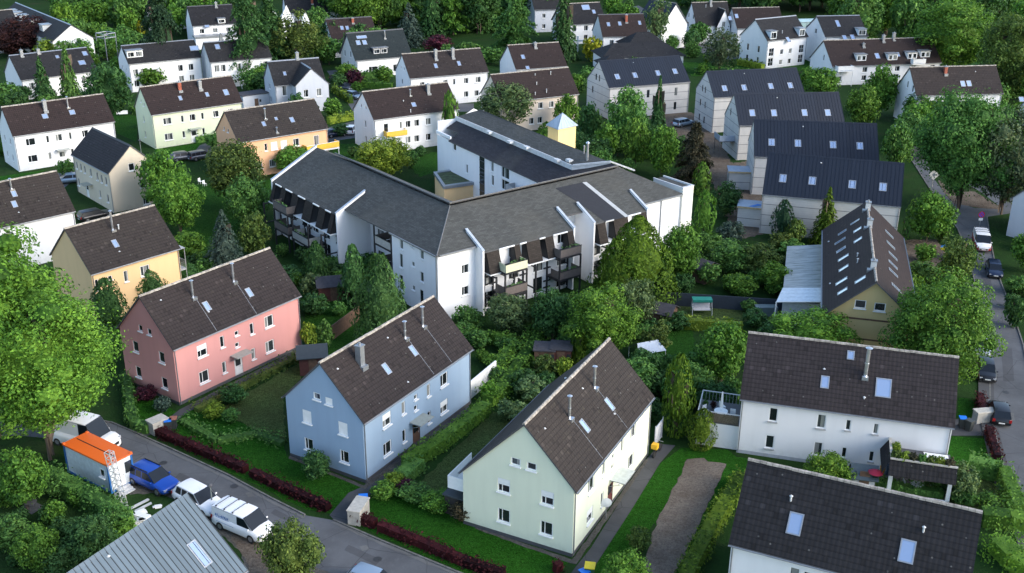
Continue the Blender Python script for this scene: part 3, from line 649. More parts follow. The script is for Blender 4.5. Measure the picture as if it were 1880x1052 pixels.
ww = House('wing', 'wing', P_WHITE, T_GREY, dims=(0,0,0,5.2,3.6,4.6,8.6)); ww.row('L', (.5,), [2, 5], 1., 1.4); ww.done(); merge(ww, h, (h.L-.8, -1.0, 0), pi/2); h.done()
h = House('w31', 'brown roofed house half hidden behind the birch, next to the grey steep roof', P_WHITE, T_RED, dims=(57.5, 283.5, 12, 13, 8.5, 4.6, 8.9))
h.row('F', (.3, .7), [1.6], 1.2, 1.3); h.rw([((1340, 34), .9, 1.3), ((1352, 30), .9, 1.3)]); h.done()
h = House('w30', 'tall white gabled house with navy roof at the top edge, right of middle', P_WHITE, M_NAVY, dims=(31.5, 283, -52, 9, 9, 6.2, 11.2), og=.3)
h.row('F', (.25, .6), [1.5, 4.4], .9, 1.5); h.row('R', (.25, .7), [1.5], .9, 1.5); h.done()
h = House('w45', 'white house with black roof and glazed gable behind the spruces, top middle', P_WHITE, T_DARK, dims=(13.5, 283, 22, 11, 9, 5.2, 9.6), og=.4)
h.row('F', (.2, .5, .8), [1.6, 4], 1.2, 1.4); h.row('L', (.3, .7), [1.6, 4.2], .9, 1.4); h.rw([((1075, 14), 2.2, 1.6), ((1090, 22), .9, 1.2)]); h.done()
h = House('w46', 'pale grey walled house at the top edge behind the dark conifers', P_GREY, T_GREY, dims=(5.5, 302, 15, 9, 8, 6.2, 9.8)); h.row('L', (.5,), [3.5], .8, 1.2); h.row('F', (.3, .7), [1.6, 4.4], 1., 1.2); h.done()
# upper left
h = House('u39', 'white house with long grey roof and big skylight behind the spruce trees, left', P_WHITE, T_GREY, ridge=ZINC)
h.row('F', (.12, .8, .9), [2.6], 1., 1.4); h.row('L', (.5,), [1.6], .8, 1.2); h.rw([(Z('a',565,435),1.4,1.2),(Z('a',585,372),1.,1.2),(Z('a',440,450),.8,1.),(Z('a',395,395),.7,.8)]); h.fl([('zinc',Z('a',150,385),1.1),('zinc',Z('a',265,365),.7)]); h.done()
h = House('u40', 'white row house with glazed roof dormer, half behind the dark tall fir', P_WHITE, T_GREY, ridge=ZINC)
h.row('F', (.08, .18, .7, .85), [1.7, 4.], 1.1, 1.4); h.row('L', (.3, .7), [1.7, 4.2], .6, 1.); Q = h.rpx(Z('a',930,390)); dormer(h, Q.x, Q.z+.5, 3.2, 1.5, WHITE, n=2)
h.rw([(Z('a',1340,335),1.8,1.3),(Z('a',1500,325),1.0,1.4),(Z('a',1555,310),1.,1.4)]); h.fl([('zinc',Z('a',1525,265),.9)]); h.done()
h = House('u41', 'white row house with patio canopy to the right of the dark tall fir', P_WHITE, T_GREY, ridge=ZINC, dims=(-63.5, 226.5, 28, 13, 8.2, 5.6, 8.9))
h.row('F', (.1, .2, .45, .6, .9), [1.7, 4.1], 1.1, 1.5); h.rw([(Z('a',1340,335),1.8,1.3),(Z('a',1500,325),1.0,1.4)]); h.fl([('zinc',Z('a',1525,265),.9)])
mb = MB(); [mb.box((3+i*.6, -3, 2.3), (3.07+i*.6, -.01, 2.42)) for i in range(9)]; mb.box((2.9, -3.1, 2.2), (8, -3, 2.32)); [mb.box((x, -3.1, 0), (x+.1, -3, 2.2)) for x in (2.9, 5.4, 7.9)]; mb.build('patio_canopy', WHITE, h.e); h.done()
h = House('u42', 'white walled house with a porthole dormer and dark roof, upper left', P_WHITE, T_DARK, ridge=DGREY)
h.row('F', (.2, .5, .8), [1.7, 4.0], 1.2, 1.2); Q = h.rpx(Z('a',1530,160)); dormer(h, Q.x, Q.z+.5, 1.8, 1.3, WHITE); h.fl([('zinc',Z('a',1490,45),1.)]); h.rw([(Z('a',1428,183),1.2,.8)])
mb = MB(); mb.box((-.3, -3.2, 2.8), (h.L+3, -.01, 3.2)); mb.build('flat_extension_roof', ZINC, h.e); mb = MB(); mb.box((-.1, -3, 0), (h.L+2.8, -.02, 2.79)); mb.build('extension', P_WHITE, h.e); h.done()
h = House('u38', 'very long white terraced row with dark roof in the upper left corner', P_WHITE, T_GREY, ridge=ZINC, name='terraced_house')
h.row('F', [.06+.08*i for i in range(12)], [1.7, 4.2], 1.1, 1.4)
for q in (.12, .22, .34, .55, .75): dormer(h, h.L*q, 7.1, 2.6, 1.6, LGREY, n=2)
h.done()
h = House('u44', 'grey flat looking roof of a white house behind the dark tall fir', P_WHITE, T_GREY, dims=(-100, 300, 20, 15, 9, 5.2, 8.6)); h.row('F', (.2, .5, .8), [1.7, 4.0], 1.2, 1.2); h.done()
h = House('u37', 'white gabled house with dark roof in the far left top corner', P_WHITE, T_GREY, dims=(-128, 262, 38, 9, 8, 5.4, 9.4)); h.row('F', (.3, .7), [1.7, 4.0], 1.1, 1.3); h.row('L', (.5,), [1.7, 4.0], 1.1, 1.3); h.done()
h = House('u43', 'brown roofed house behind the blossoming trees, top left of middle', P_WHITE, T_GREY, dims=(-62, 300, 18, 14, 9, 5.0, 9.2)); h.row('F', (.2, .5, .8), [1.7, 4.0], 1.2, 1.2); h.fl([('brick', (573, 6), 1.2)]); h.done()
h = House('u36', 'brown roofed house cut by the right edge behind the grey green chestnut', P_WHITE, T_RED, dims=(92.5, 186, 4, 12, 8, 5.2, 9)); h.row('F', (.3, .7), [1.7, 4.0], 1.1, 1.3); h.rw([((1875, 183), .9, 1.)]); h.done()
h = House('u47', 'pale blue grey gable wall cut by the right edge beside the junction', P_GREY, T_DARK, dims=(72.3, 132.5, 42, 9, 8, 5.4, 9.4)); h.row('F', (.3, .7), [1.7, 4.0], 1.1, 1.3); h.done()
# house with many skylights
h = House('sky', 'sand yellow gabled house with dark roof full of skylights, right of the gardens', P_WOOD, T_RED, og=.5, oe=.4, ridge=MORTAR)
h.ridge = 'mortar'
for p, w, hh in (((630,632),.6,1.6),((615,692),.6,2.0),((622,752),.8,1.7),((638,808),.8,1.9),((640,880),.8,1.7),((735,615),.8,1.5),((738,685),.8,1.5),((718,560),.5,1.7),((755,960),.8,1.8),((625,970),.8,2.)):
    h.rw([(Z('h', *p), w, hh*.72)])
h.rw([(Z('l',632,62),.8,1.2)])
h.rw([(Z('h', *p), .75, 1.35) for p in ((943,645),(953,720),(968,795),(968,855),(970,910),(990,1015))], 'B')
h.fl([('white',Z('h',800,470),.9),('white',Z('h',812,590),.9),('white',Z('h',838,880),.9)]); h.fl([('vent',Z('h',728,800),.5),('vent',Z('h',728,845),.6),('vent',Z('h',530,700),.2),('vent',Z('h',540,990),.2)])
h.wins('R', [(Z('l',750,145),1.1,.9,'w1'),(Z('l',885,165),1.1,.9,'w1')])
mb = MB()
for z in (2.55, 4.75): mb.box((h.L+.001, .3, z), (h.L+.05, h.W-.3, z+.16))
mb.build('band', WOODB, h.e); h.done()
# ------------------------------------------------------------------ the big apartment block (three wings round a court)
K = V((-8.0, 108.2, 0)); APT = thing('apartment_building', K, 0, 'large white three wing apartment block with dark felt roofs in the middle', 'apartment building')
FELT = felt('grey_roof_felt', (.070, .073, .070)); FELT2 = felt('pale_grey_roof_felt', (.085, .09, .095)); FELTD = plain('black_roof_felt', (.012, .013, .017), .7, var=.2)
SHING = felt('brown_black_shingle', (.040, .034, .030)); AW = plaster('white_render', (.80, .81, .82)); ACR = plain('grey_louvre', (.33, .35, .36), .6)
class Fr:
    """wing frame: s along the facade from o, d inwards"""
    def __init__(f, o, ang, left):
        f.o = V((o[0], o[1], 0)); f.u = V((cos(R(ang)), sin(R(ang)), 0)); f.n = V((-f.u.y, f.u.x, 0))*(1 if left else -1); f.left = left; f.ang = ang
    def P(f, s, d, z=0): return f.o+f.u*s+f.n*d+V((0, 0, z))
    def M(f):
        if f.left: return Matrix.Translation(f.o) @ Matrix.Rotation(R(f.ang), 4, 'Z')
        return Matrix(((f.u.x, f.n.x, 0, f.o.x), (f.u.y, f.n.y, 0, f.o.y), (0, 0, 1, 0), (0, 0, 0, 1)))
    def px(f, p, d=0):
        o = CP-K-f.o; r = ray(*p); t = (d-o.dot(f.n))/r.dot(f.n); P = o+r*t; return P.dot(f.u), P.z
FA = Fr((0, 0), 128.2, False); FB = Fr((0, 0), 37.6, True); FC = Fr((-8.3+8.0, 154-108.2), -58.0, True)
HE, SL, HW, RZ = 8.2, .52, 5.4, 11.0
LA, LB = 36.3, 36.9
def inter(dA, dB, z):
    # point with distance dA inside wing A and dB inside wing B
    a, b = FA.n, FB.n; det = a.x*b.y-a.y*b.x
    return V(((dA*b.y-dB*a.y)/det, (a.x*dB-b.x*dA)/det, z))
def zr(d): return HE+SL*d if d <= HW else RZ+.35-SL*(d-HW)
def slope_face(mb, fr, pts, mi=0):
    mb.face(pts, mi, [((p-fr.o).dot(fr.u), (p-fr.o).dot(fr.n)*1.13) for p in pts])
ov = .35; W2_ = 10.8
# roofs of A and B
def roofslab(name, mi, lst, th=.14):
    mb = MB()
    for fr, pts in lst:
        slope_face(mb, fr, pts, 0); lo = [p-V((0, 0, th)) for p in pts]
        mb.face(lo[::-1], 1)
        n = len(pts)
        for i in range(n): j = (i+1) % n; mb.face([lo[i], lo[j], pts[j], pts[i]], 1)
    return mb.build(name, [mi, DGREY], APT)
bA = [(19.4, 36.3)]; bB = [(5.1, 18.1), (21.2, 29.8)]
BO = 1.35
rA = [inter(-ov, -ov, zr(-ov)), FA.P(19.4, -ov, zr(-ov)), FA.P(19.4, -BO, zr(-BO)), FA.P(LA, -BO, zr(-BO)), FA.P(LA, HW, RZ), inter(HW, HW, RZ)]
rB = [inter(-ov, -ov, zr(-ov)), FB.P(5.1, -ov, zr(-ov)), FB.P(5.1, -BO, zr(-BO)), FB.P(18.1, -BO, zr(-BO)), FB.P(18.1, .6, zr(.6)), FB.P(21.2, .6, zr(.6)),
      FB.P(21.2, -BO, zr(-BO)), FB.P(29.8, -BO, zr(-BO)), FB.P(29.8, -ov, zr(-ov)), FB.P(LB, -ov, zr(-ov)), FB.P(LB-5.6, HW, RZ), inter(HW, HW, RZ)]
roofslab('roof', FELT, [(FA, rA), (FB, rB)])
rA2 = [inter(HW, HW, RZ+.35), FA.P(LA-5.0, HW, RZ+.35), FA.P(LA-5.0, W2_+ov, zr(W2_+ov)), inter(W2_+ov, W2_+ov, zr(W2_+ov))]
rB2 = [inter(HW, HW, RZ+.35), inter(W2_+ov, W2_+ov, zr(W2_+ov)), FB.P(LB-2, W2_+ov, zr(W2_+ov)), FB.P(LB-6.0, HW, RZ+.35)]
roofslab('rear_roof', FELT2, [(FA, rA2)]); roofslab('rear_roof', FELT2, [(FB, rB2)])
rA3 = [FA.P(LA-5.0, HW, RZ), FA.P(LA, HW, RZ), FA.P(LA, W2_+ov, zr(W2_+ov)-.2), FA.P(LA-5.0, W2_+ov, zr(W2_+ov)-.2)]
rB3 = [FB.P(LB-5.6, HW, RZ), FB.P(LB, -ov, zr(-ov)), FB.P(LB, W2_+ov, zr(W2_+ov)-.1)]
roofslab('end_roof', FELT, [(FA, rA3)]); roofslab('end_roof', FELT, [(FB, rB3)])
def T3_(x, y): return (800+x/3.758, 190+y/3.758)
def onB(p, dz=.025):                      # survey pixel -> point on the front slope of wing B
    o = CP-K; r = ray(*p); t = (HE+SL*o.dot(FB.n)-o.z)/(r.z-SL*r.dot(FB.n)); return o+r*t+V((0, 0, dz))
# dark renewed strip on wing B, patches a little proud of the felt
mb = MB(); pts = [FB.P(15.6, -.9+1.6, zr(.7)+.02), FB.P(21.3, .7, zr(.7)+.02), FB.P(21.3, -BO, zr(-BO)+.02), FB.P(23.8, -BO, zr(-BO)+.02), FB.P(20.2, HW-.25, zr(HW-.25)+.02), FB.P(15.2, HW-.25, zr(HW-.25)+.02)]
pts = [onB(T3_(*q)) for q in ((825,586),(1010,546),(1306,785),(1172,820),(1152,806),(1010,700))]
slope_face(mb, FB, pts); mb.build('renewed_roof_strip', FELTD, APT)
mb = MB(); a, b = [onB(T3_(1012,546)), onB(T3_(1040,542))], [onB(T3_(1334,780)), onB(T3_(1308,786))]
slope_face(mb, FB, a+b); mb.build('roof_strip', ACR, APT)
# ridge edges
mb = MB()
for p, q in ((inter(HW, HW, RZ+.37), FA.P(LA-5.0, HW, RZ+.37)), (inter(HW, HW, RZ+.37), FB.P(LB-6, HW, RZ+.37)), (inter(-ov, -ov, zr(-ov)+.01), inter(HW, HW, RZ+.02))): mb.tube(p, q, .06, n=6)
mb.build('ridge_flashing', plain('dull_flashing', (.12,.125,.13), .6), APT)
mb = MB(); mb.tube(inter(HW, HW, RZ+.37), inter(W2_+ov, W2_+ov, zr(W2_+ov)+.03), .07, n=6); mb.build('ridge_flashing', ACR, APT)
# parapet fins
def fin(fr, s, d0, d1, side):
    mb = MB(); w = .22; z0 = zr(d0)+.27; z1 = zr(d1)+.27; A = [(d0, 0), (d1, 0), (d1, z1), (d0, z0)]
    for k in (0, w):
        q = [fr.P(s+k, d, z) for d, z in A]; mb.face(q)
    for i in range(4): (d, z), (e, y) = A[i], A[(i+1) % 4]; mb.face([fr.P(s, d, z), fr.P(s+w, d, z), fr.P(s+w, e, y), fr.P(s, e, y)])
    o = mb.build('fin_wall', AW, APT)
    mb = MB(); t = .05
    q = [fr.P(s-t, d0-t, z0+.004), fr.P(s+w+t, d0-t, z0+.004), fr.P(s+w+t, d1+t, z1+.004), fr.P(s-t, d1+t, z1+.004)]
    mb.face(q); mb.face([p+V((0, 0, .08)) for p in q])
    for i in range(4): mb.face([q[i], q[(i+1) % 4], q[(i+1) % 4]+V((0, 0, .08)), q[i]+V((0, 0, .08))])
    mb.build('coping', plain('aluminium_coping', (.40, .45, .51), .5, .2), o)
fin(FA, 19.2, -BO-.12, 2.6, 1); fin(FA, LA-.1, -BO-.1, HW, 1)
for s in (4.9, 17.9, 21.0, 29.6): fin(FB, s, -BO-.12, 1.7, 1)
# facades
def facade(fr, s0, s1, d, z0, z1, wins, nm='wall', mat_=None, par=None):
    M = fr.M()
    if fr.left: p0, p1 = fr.P(s0, d), fr.P(s1, d)
    else: p0, p1 = fr.P(s1, d), fr.P(s0, d)
    L = s1-s0; fc = Facade(p0, p1, [(0, z0), (L, z0), (L, z1), (0, z1)])
    for (s, z, w, h, k) in wins:
        a = s-s0 if fr.left else s1-s
        a = max(w/2+.1, min(L-w/2-.1, a)); z = max(z0+h/2+.1, min(z1-h/2-.1, z))
        add_window(APT, fc, a, z, w, h, k)
    mb = MB(); fc.emit(mb); mb.build(nm, mat_ or AW, APT); return fc
def side(fr, s, d0, d1, z0, z1a, z1b):     # cross wall
    mb = MB(); q = [fr.P(s, d0, z0), fr.P(s, d1, z0), fr.P(s, d1, z1b), fr.P(s, d0, z1a)]; mb.face(q); mb.build('wall', AW, APT)
def S2(x, y): return (480+x/4.6975, 370+y/4.6975)
def wl(fr, lst, d=0): return [(*fr.px(p, d), w, h, k) for p, w, h, k in lst]
aw = wl(FA, [(S2(1205,330),.7,1.5,'w1'),(S2(1205,510),.7,1.7,'w1'),(S2(1207,700),.7,1.9,'w1'),(S2(1300,360),.6,.6,'w1'),(S2(1308,540),.6,.6,'w1'),(S2(1312,745),.6,.6,'w1'),
  (S2(1383,455),.7,1.2,'w1'),(S2(1383,650),.7,1.2,'w1'),(S2(1380,820),.8,1.7,'w1')])
facade(FA, 0, 9.2, 0, -.6, zr(0)-.16, aw)
rec = 3.2
facade(FA, 9.2, 19.4, rec, -.6, zr(rec)-.2, [(11, 1.5, 1.6, 2.1, 'w2'), (14, 1.5, 1.2, 1.3, 'w2'), (17, 1.5, 1.6, 2.1, 'w2'), (11, 4.3, 1.6, 2.1, 'w2'), (14, 4.3, 1.2, 1.3, 'w2'), (17, 4.3, 1.6, 2.1, 'w2'), (11, 7.1, 1.6, 2.1, 'w2'), (13.6, 7.2, .6, 1.5, 'w1'), (15.5, 7.2, .6, 1.5, 'w1'), (17, 7.1, 1.6, 2.1, 'w2')])
side(FA, 9.2, 0, rec, -.6, zr(0)-.16, zr(rec)-.16); side(FA, 19.4, -BO, rec, -.6, zr(-BO)-.16, zr(rec)-.16)
bw = wl(FB, [(Z('f',1482,878),1.0,1.1,'w2'),(Z('f',1482,1028),1.0,1.1,'w2')])
facade(FB, 0, 5.1, 0, -.6, zr(0)-.16, bw)
facade(FB, 29.8, LB, 0, -.6, zr(0)-.16, [])
facade(FB, 18.1, 21.2, 2.2, -.6, zr(2.2)-.16, [(19.6, 7.0, .9, 1.3, 'w2'), (19.6, 4.3, .9, 1.3, 'w2')])
for s, sg in ((5.1, 1), (29.8, 1)): side(FB, s, -BO, 0, -.6, zr(-BO)-.16, zr(0)-.16)
for s in (18.1, 21.2): side(FB, s, -BO, 2.2, -.6, zr(-BO)-.16, zr(2.2)-.16)
# mansard bays: slanted shingle panels with dormer windows between, timber posts and balconies below
SHM = SHING
def bay(fr, s0, s1, segs, balc, posts):
    zt = zr(-BO)-.12; zb = 5.0
    facade(fr, s0, s1, -.55, -.6, zt, [(s0+.9+i*(s1-s0-1.8)/max(1, int((s1-s0)/2.6)-1), z, 1.5, 2.05 if z < 5 else 1.5, 'w2') for i in range(int((s1-s0)/2.6)) for z in (1.35, 4.05, 6.55)])
    for (a, b) in segs:                  # solid panels
        mb = MB(); lo, hi = -BO-.75, -BO+.02
        A = [fr.P(a, lo, zb), fr.P(b, lo, zb), fr.P(b, hi, zt), fr.P(a, hi, zt)]; B = [p+fr.n*.25 for p in A]
        mb.face(A, 0, [(0, 0), (b-a, 0), (b-a, 2.5), (0, 2.5)]); mb.face(B, 1)
        for i in range(4): j = (i+1) % 4; mb.face([A[i], A[j], B[j], B[i]], 1)
        for s in (a, b): mb.face([fr.P(s, lo, zb), fr.P(s, -.56, zb), fr.P(s, -.56, zt), fr.P(s, hi, zt)], 1)
        mb.build('mansard_panel', [SHM, DARK], APT)
    mb = MB()
    edges = [s0]+[x for seg in segs for x in seg]+[s1]
    for i in range(0, len(edges), 2):
        a, b = edges[i], edges[i+1]
        if b-a > .3: mb.box((a, -BO-.12, zt-.02), (b, -BO+.04, zt+.12), 0, fr.M())
    mb.box((s0, -BO-.80, zb-.14), (s1, -.56, zb-.003), 0, fr.M()); mb.build('trim', WHITE, APT)
    for (a, b, z, pm) in balc:
        mb = MB(); M = fr.M(); y = -BO-1.7
        mb.box((a, y, z-.16), (b, -.56, z), 1, M); mb.box((a, y, z+.08), (b, y+.05, z+1.0), 0, M)
        mb.box((a, y+.05, z+.08), (a+.05, -BO, z+1.0), 0, M); mb.box((b-.05, y+.05, z+.08), (b, -BO, z+1.0), 0, M)
        mb.box((a-.03, y-.03, z+1.0), (b+.03, y+.08, z+1.06), 1, M); o = mb.build('balcony', [pm, DARK], APT)
        mb = MB(); rr = random.Random(int(a*10+z))
        for i in range(14):
            c = V((a+.25+rr.random()*(b-a-.5), y+.2+rr.random()*.2, z+.9+rr.random()*.25)); c = M @ c; s = .12+rr.random()*.1
            for k in range(5):
                d = V((rr.uniform(-1, 1), rr.uniform(-1, 1), rr.uniform(-.3, 1)))*s; e = V((rr.uniform(-1, 1), rr.uniform(-1, 1), rr.uniform(-1, 1)))*s
                mb.face([c+d, c+e, c-d*.5+V((0, 0, s))])
        mb.build('balcony_plants', plain('balcony_leaves', (.07, .16, .04), .7, var=.5, scale=8), o)
    mb = MB(); M = fr.M()
    for s in posts:
        mb.box((s-.08, -BO-1.66, -.4), (s+.08, -BO-1.50, 5.0), 0, M); mb.box((s-.08, -.72, -.4), (s+.08, -.56, 5.0), 0, M)
        for z in (2.3, 4.9): mb.box((s-.06, -BO-1.52, z-.14), (s+.06, -.70, z), 0, M)
        for z in (.8, 1.6, 3.2, 4.1): mb.box((s-.5, -.715, z), (s+.5, -.58, z+.14), 0, M)
    mb.build('timber_frame', DARK, APT)
PALE = plain('pale_panel', (.62, .62, .42), .6); BRP = plain('brown_panel', (.13, .11, .10), .7); GRP = plain('grey_panel', (.38, .37, .34), .7)
bay(FA, 19.8, 36.2, [(19.9, 20.7), (22.0, 23.6), (25.1, 27.2), (29.0, 30.6), (32.4, 33.6), (35.2, 36.0)],
    [(24.0, 28.0, 2.4, GRP), (29.2, 33.0, 5.1, BRP), (29.2, 33.0, 2.4, BRP)], [20.6, 24, 28, 29.3, 33, 36])
bay(FB, 5.5, 17.9, [(5.5, 7.2), (9.3, 10.1), (11.0, 12.9), (13.7, 14.9), (17.0, 17.9)],
    [(6.9, 9.9, 5.1, PALE), (6.9, 9.9, 2.4, BRP), (14.7, 17.8, 5.1, BRP), (14.7, 17.8, 2.4, BRP)], [5.7, 6.9, 9.9, 11.2, 14.7, 17.8])
bay(FB, 21.5, 29.6, [(21.6, 22.9), (24.2, 26.5), (28.6, 29.6)], [(22.9, 25.5, 2.4, BRP)], [21.8, 24.0, 27, 29.4])
# balconies in the recess of wing A
for z in (2.6, 5.4):
    mb = MB(); M = FA.M(); mb.box((9.5, .1, z-.16), (13.2, rec-.004, z), 1, M); mb.box((9.5, .1, z+.08), (13.2, .15, z+1.), 0, M); mb.box((13.15, .15, z+.08), (13.2, rec-.1, z+1.), 2, M)
    mb.box((9.4, .05, z+1.), (13.3, .2, z+1.06), 1, M); mb.build('balcony', [GRP, DARK, BRP], APT)
mb = MB(); M = FA.M()
for s in (9.5, 13.2): mb = MB(); mb.box((s-.08, .0, -.4), (s+.08, .16, 8), 0, M); mb.build('timber_post', DARK, APT)
# rear walls, gable ends
facade(FA, 10.9, LA, W2_, -.6, zr(W2_)-.16, []); mb = MB()
q = [FA.P(LA, d, z) for d, z in ((-BO+.3, -.6), (W2_, -.6), (W2_, zr(W2_)-.4), (HW, RZ-.16), (-BO+.3, zr(-BO+.3)-.16))]; mb.face(q); mb.build('wall', AW, APT)
mb = MB(); mb.face([FB.P(5, W2_, -.6), FB.P(LB, W2_, -.6), FB.P(LB, W2_, zr(W2_)-.3), FB.P(5, W2_, zr(W2_)-.3)]); mb.build('wall', AW, APT)
# white parapet block at the right end of wing B
mb = MB(); mb.box((LB, -.3, -.6), (LB+1.9, 5.0, 8.6), 0, FB.M()); o = mb.build('end_block', plaster('cream_render', (.80, .79, .72)), APT)
mb = MB(); M = FB.M(); mb.box((LB-.05, -.35, 8.752), (LB+1.95, .0, 8.82), 0, M); mb.box((LB-.05, 0, 8.752), (LB+.15, 5.05, 8.82), 0, M); mb.box((LB+1.75, 0, 8.752), (LB+1.95, 5.05, 8.82), 0, M); mb.build('coping', LGREY, o); mb = MB(); mb.box((LB+.05, .05, 8.602), (LB+1.7, 4.95, 8.66), 0, M); mb.build('block_roof', FELT, o)
mb = MB(); [mb.box(a, b, 0, M) for a, b in (((LB, -.3, 8.603), (LB+1.9, -.1, 8.751)), ((LB, -.1, 8.603), (LB+.04, 5.0, 8.751)), ((LB+1.75, -.1, 8.603), (LB+1.9, 5.0, 8.751)))]; mb.build('parapet', AW, o)
mb = MB(); mb.tube(FB.P(33.4, -.1, 0), FB.P(33.4, -.1, 7.9), .06, n=6); mb.build('downpipe', ZINC, APT); mb = MB(); mb.tube(FA.P(.15, -.1, 0), FA.P(.15, -.1, 8), .07, n=6); mb.build('downpipe', ZINC, APT)
for fr_, x0_, x1_ in ((FA, -.2, 9.1), (FB, 0, 5.0), (FB, 29.9, LB)): mb = MB(); mb.box((x0_, -ov-.12, zr(-ov)-.18), (x1_, -ov-.003, zr(-ov)-.02), 0, fr_.M()); mb.build('gutter', ZINC, APT)
# ---- wing C
LC = 31.; s0 = -6.0; dst, zst = 3.2, 9.8; drg, zrg = 6.4, 11.3
def zC(d): return HE+(zst-HE)/dst*d
def cslab(name, mats, pts, th=.14): 
    mb = MB(); slope_face(mb, FC, pts); lo = [p-V((0, 0, th)) for p in pts]; mb.face(lo[::-1], 1)
    for i in range(len(pts)): j = (i+1) % len(pts); mb.face([lo[i], lo[j], pts[j], pts[i]], 1)
    return mb.build(name, mats, APT)
cslab('roof', [felt('dark_roof_felt', (.038, .038, .044)), DGREY], [FC.P(s0+4.2, -ov, zC(-ov)), FC.P(LC-.3, -ov, zC(-ov)), FC.P(LC-.6, drg, zC(drg)-.25), FC.P(LC-6, drg, zC(drg)-.25), FC.P(LC-6, dst, zst), FC.P(s0+.4, dst, zst), FC.P(s0+.4, 1.4, zC(1.4)), FC.P(s0+4.2, 1.4, zC(1.4))])
cslab('upper_roof', [FELT, DGREY], [FC.P(s0+.2, dst+.1, zst+.55), FC.P(LC-6, dst+.1, zst+.55), FC.P(LC-2.4, drg, zrg), FC.P(s0+1.6, drg, zrg)])
cslab('rear_roof', [FELT2, DGREY], [FC.P(s0+1.6, drg, zrg+.15), FC.P(LC-1, drg, zrg-.1), FC.P(LC-1.5, 12.6, 7.9), FC.P(s0, 12.6, 8.1)])
mb = MB(); M = FC.M(); mb.box((s0, dst-.04, zst-.2), (LC-6, dst+.09, zst+.62), 0, M); mb.face([FC.P(LC-6, dst, zst-.2), FC.P(LC-2.2, drg, zst+.3), FC.P(LC-2.2, drg, zrg+.1), FC.P(LC-6, dst, zst+.62)])
mb.tube(FC.P(LC-6, dst+.05, zst+.62), FC.P(LC-2.2, drg, zrg+.1), .16, n=4); mb.tube(FC.P(LC-2.2, drg, zrg+.1), FC.P(LC-1, drg+3, zrg-1.2), .12, n=4); mb.build('fascia', LGREY, APT)
#cslab('roof', [FELT, DGREY], [FC.P(LC-9, dst-.2, zst+.02), FC.P(LC+4, dst-1, zst-.1), FC.P(LC+5, drg+2, zst+.8), FC.P(LC-3, drg+.3, zrg-.45)])
mb = MB()
for p in ((370,175),(512,238),(627,280),(838,368),(922,382)):
    o = CP-K; d_ = ray(800+p[0]/3.758, 190+p[1]/3.758); t = (10.8-o.z)/d_.z; Q = o+d_*t; a = (Q-FC.o).dot(FC.u); b = (Q-FC.o).dot(FC.n)
    z = zst+.55+(zrg-zst-.55)*(b-dst)/(drg-dst); M2 = FC.M() @ Matrix.Translation((a, b, z))
    mb.box((-.45, -.3, -.1), (.45, .3, .22), 0, M2)
mb.build('skylight', LGREY, APT)
mb = MB(); Q = FC.P(LC-5.6, drg-1.2, zrg-.7); mb.tube(Q, Q+V((0, 0, 2.6)), .16); mb.tube(Q+V((0, 0, 2.6)), Q+V((0, 0, 2.8)), .28, .1); Q = FC.P(LC-7.6, drg-.3, zrg-.7); mb.tube(Q, Q+V((0, 0, 1.7)), .1); mb.build('flue_pipe', STEEL, APT)
def T3(x, y): return (800+x/3.758, 190+y/3.758)
cw = wl(FC, [(T3(390,410),.7,1.6,'w1'),(T3(480,455),2.,1.7,'w2'),(T3(392,530),.7,1.5,'w1'),(T3(480,565),2.,1.5,'w2'),(T3(215,450),.6,1.3,'w1'),(T3(130,300),.9,1.1,'w1')])
facade(FC, s0+.0, LC, 0, -.6, zC(0)-.2, cw)
s1, _ = FC.px(T3(320,450)); mb = MB(); mb.box((s1-.7, -.02, .2), (s1+.7, -.005+.1, 7.9), 0, FC.M()); mb.build('stair_glazing', GLASS, APT)
mb = MB(); M = FC.M(); [mb.box((s1-.75, -.06, z), (s1+.75, -.021, z+.08), 0, M) for z in (.5, 1.6, 2.7, 3.8, 4.9, 6., 7.1)]; mb.build('glazing_bars', DGREY, APT)
mb = MB(); q = [(0, -.6), (12.6, -.6), (12.6, 8.0), (drg, zrg-.1), (dst, zst-.1), (dst, zst+.1), (0, zC(0)+.35)]; mb.face([FC.P(s0, d, z) for d, z in q]); mb.face([FC.P(s0, 12.6, -.6), FC.P(LC+2, 12.6, -.6), FC.P(LC+2, 12.6, 8), FC.P(s0, 12.6, 8)])
mb.box((s0-.1, -.12, zC(0)+.0), (s0+4.3, .12, zC(0)+.42), 0, FC.M()); mb.box((s0-.1, .12, zC(0)+.0), (s0+.1, dst, zst+.2), 0, FC.M()); mb.build('wall', AW, APT)
for z, w in ((2.6, 0), (5.3, 1)):
    s = FC.px(T3(590, 540))[0]; mb = MB(); M = FC.M(); mb.box((s-1.6, -1.5, z-.15), (s+1.6, -.004, z), 1, M); mb.box((s-1.6, -1.5, z+.1), (s+1.6, -1.45, z+1.), 0, M); mb.box((s-1.6, -1.45, z+.1), (s-1.55, -.02, z+1.), 0, M); mb.build('balcony', [ACR, DARK], APT)
mb = MB(); Q = G(*T3(632, 535), 6)-K; mb.tube(Q+V((0, 0, .6)), Q+V((0, 0, 1.3)), 1.1, .1, n=8); mb.tube(Q-V((0,0,1)), Q+V((0,0,1.2)), .03); mb.build('parasol', plain('dark_red_cloth', (.16, .03, .03), .9), APT)
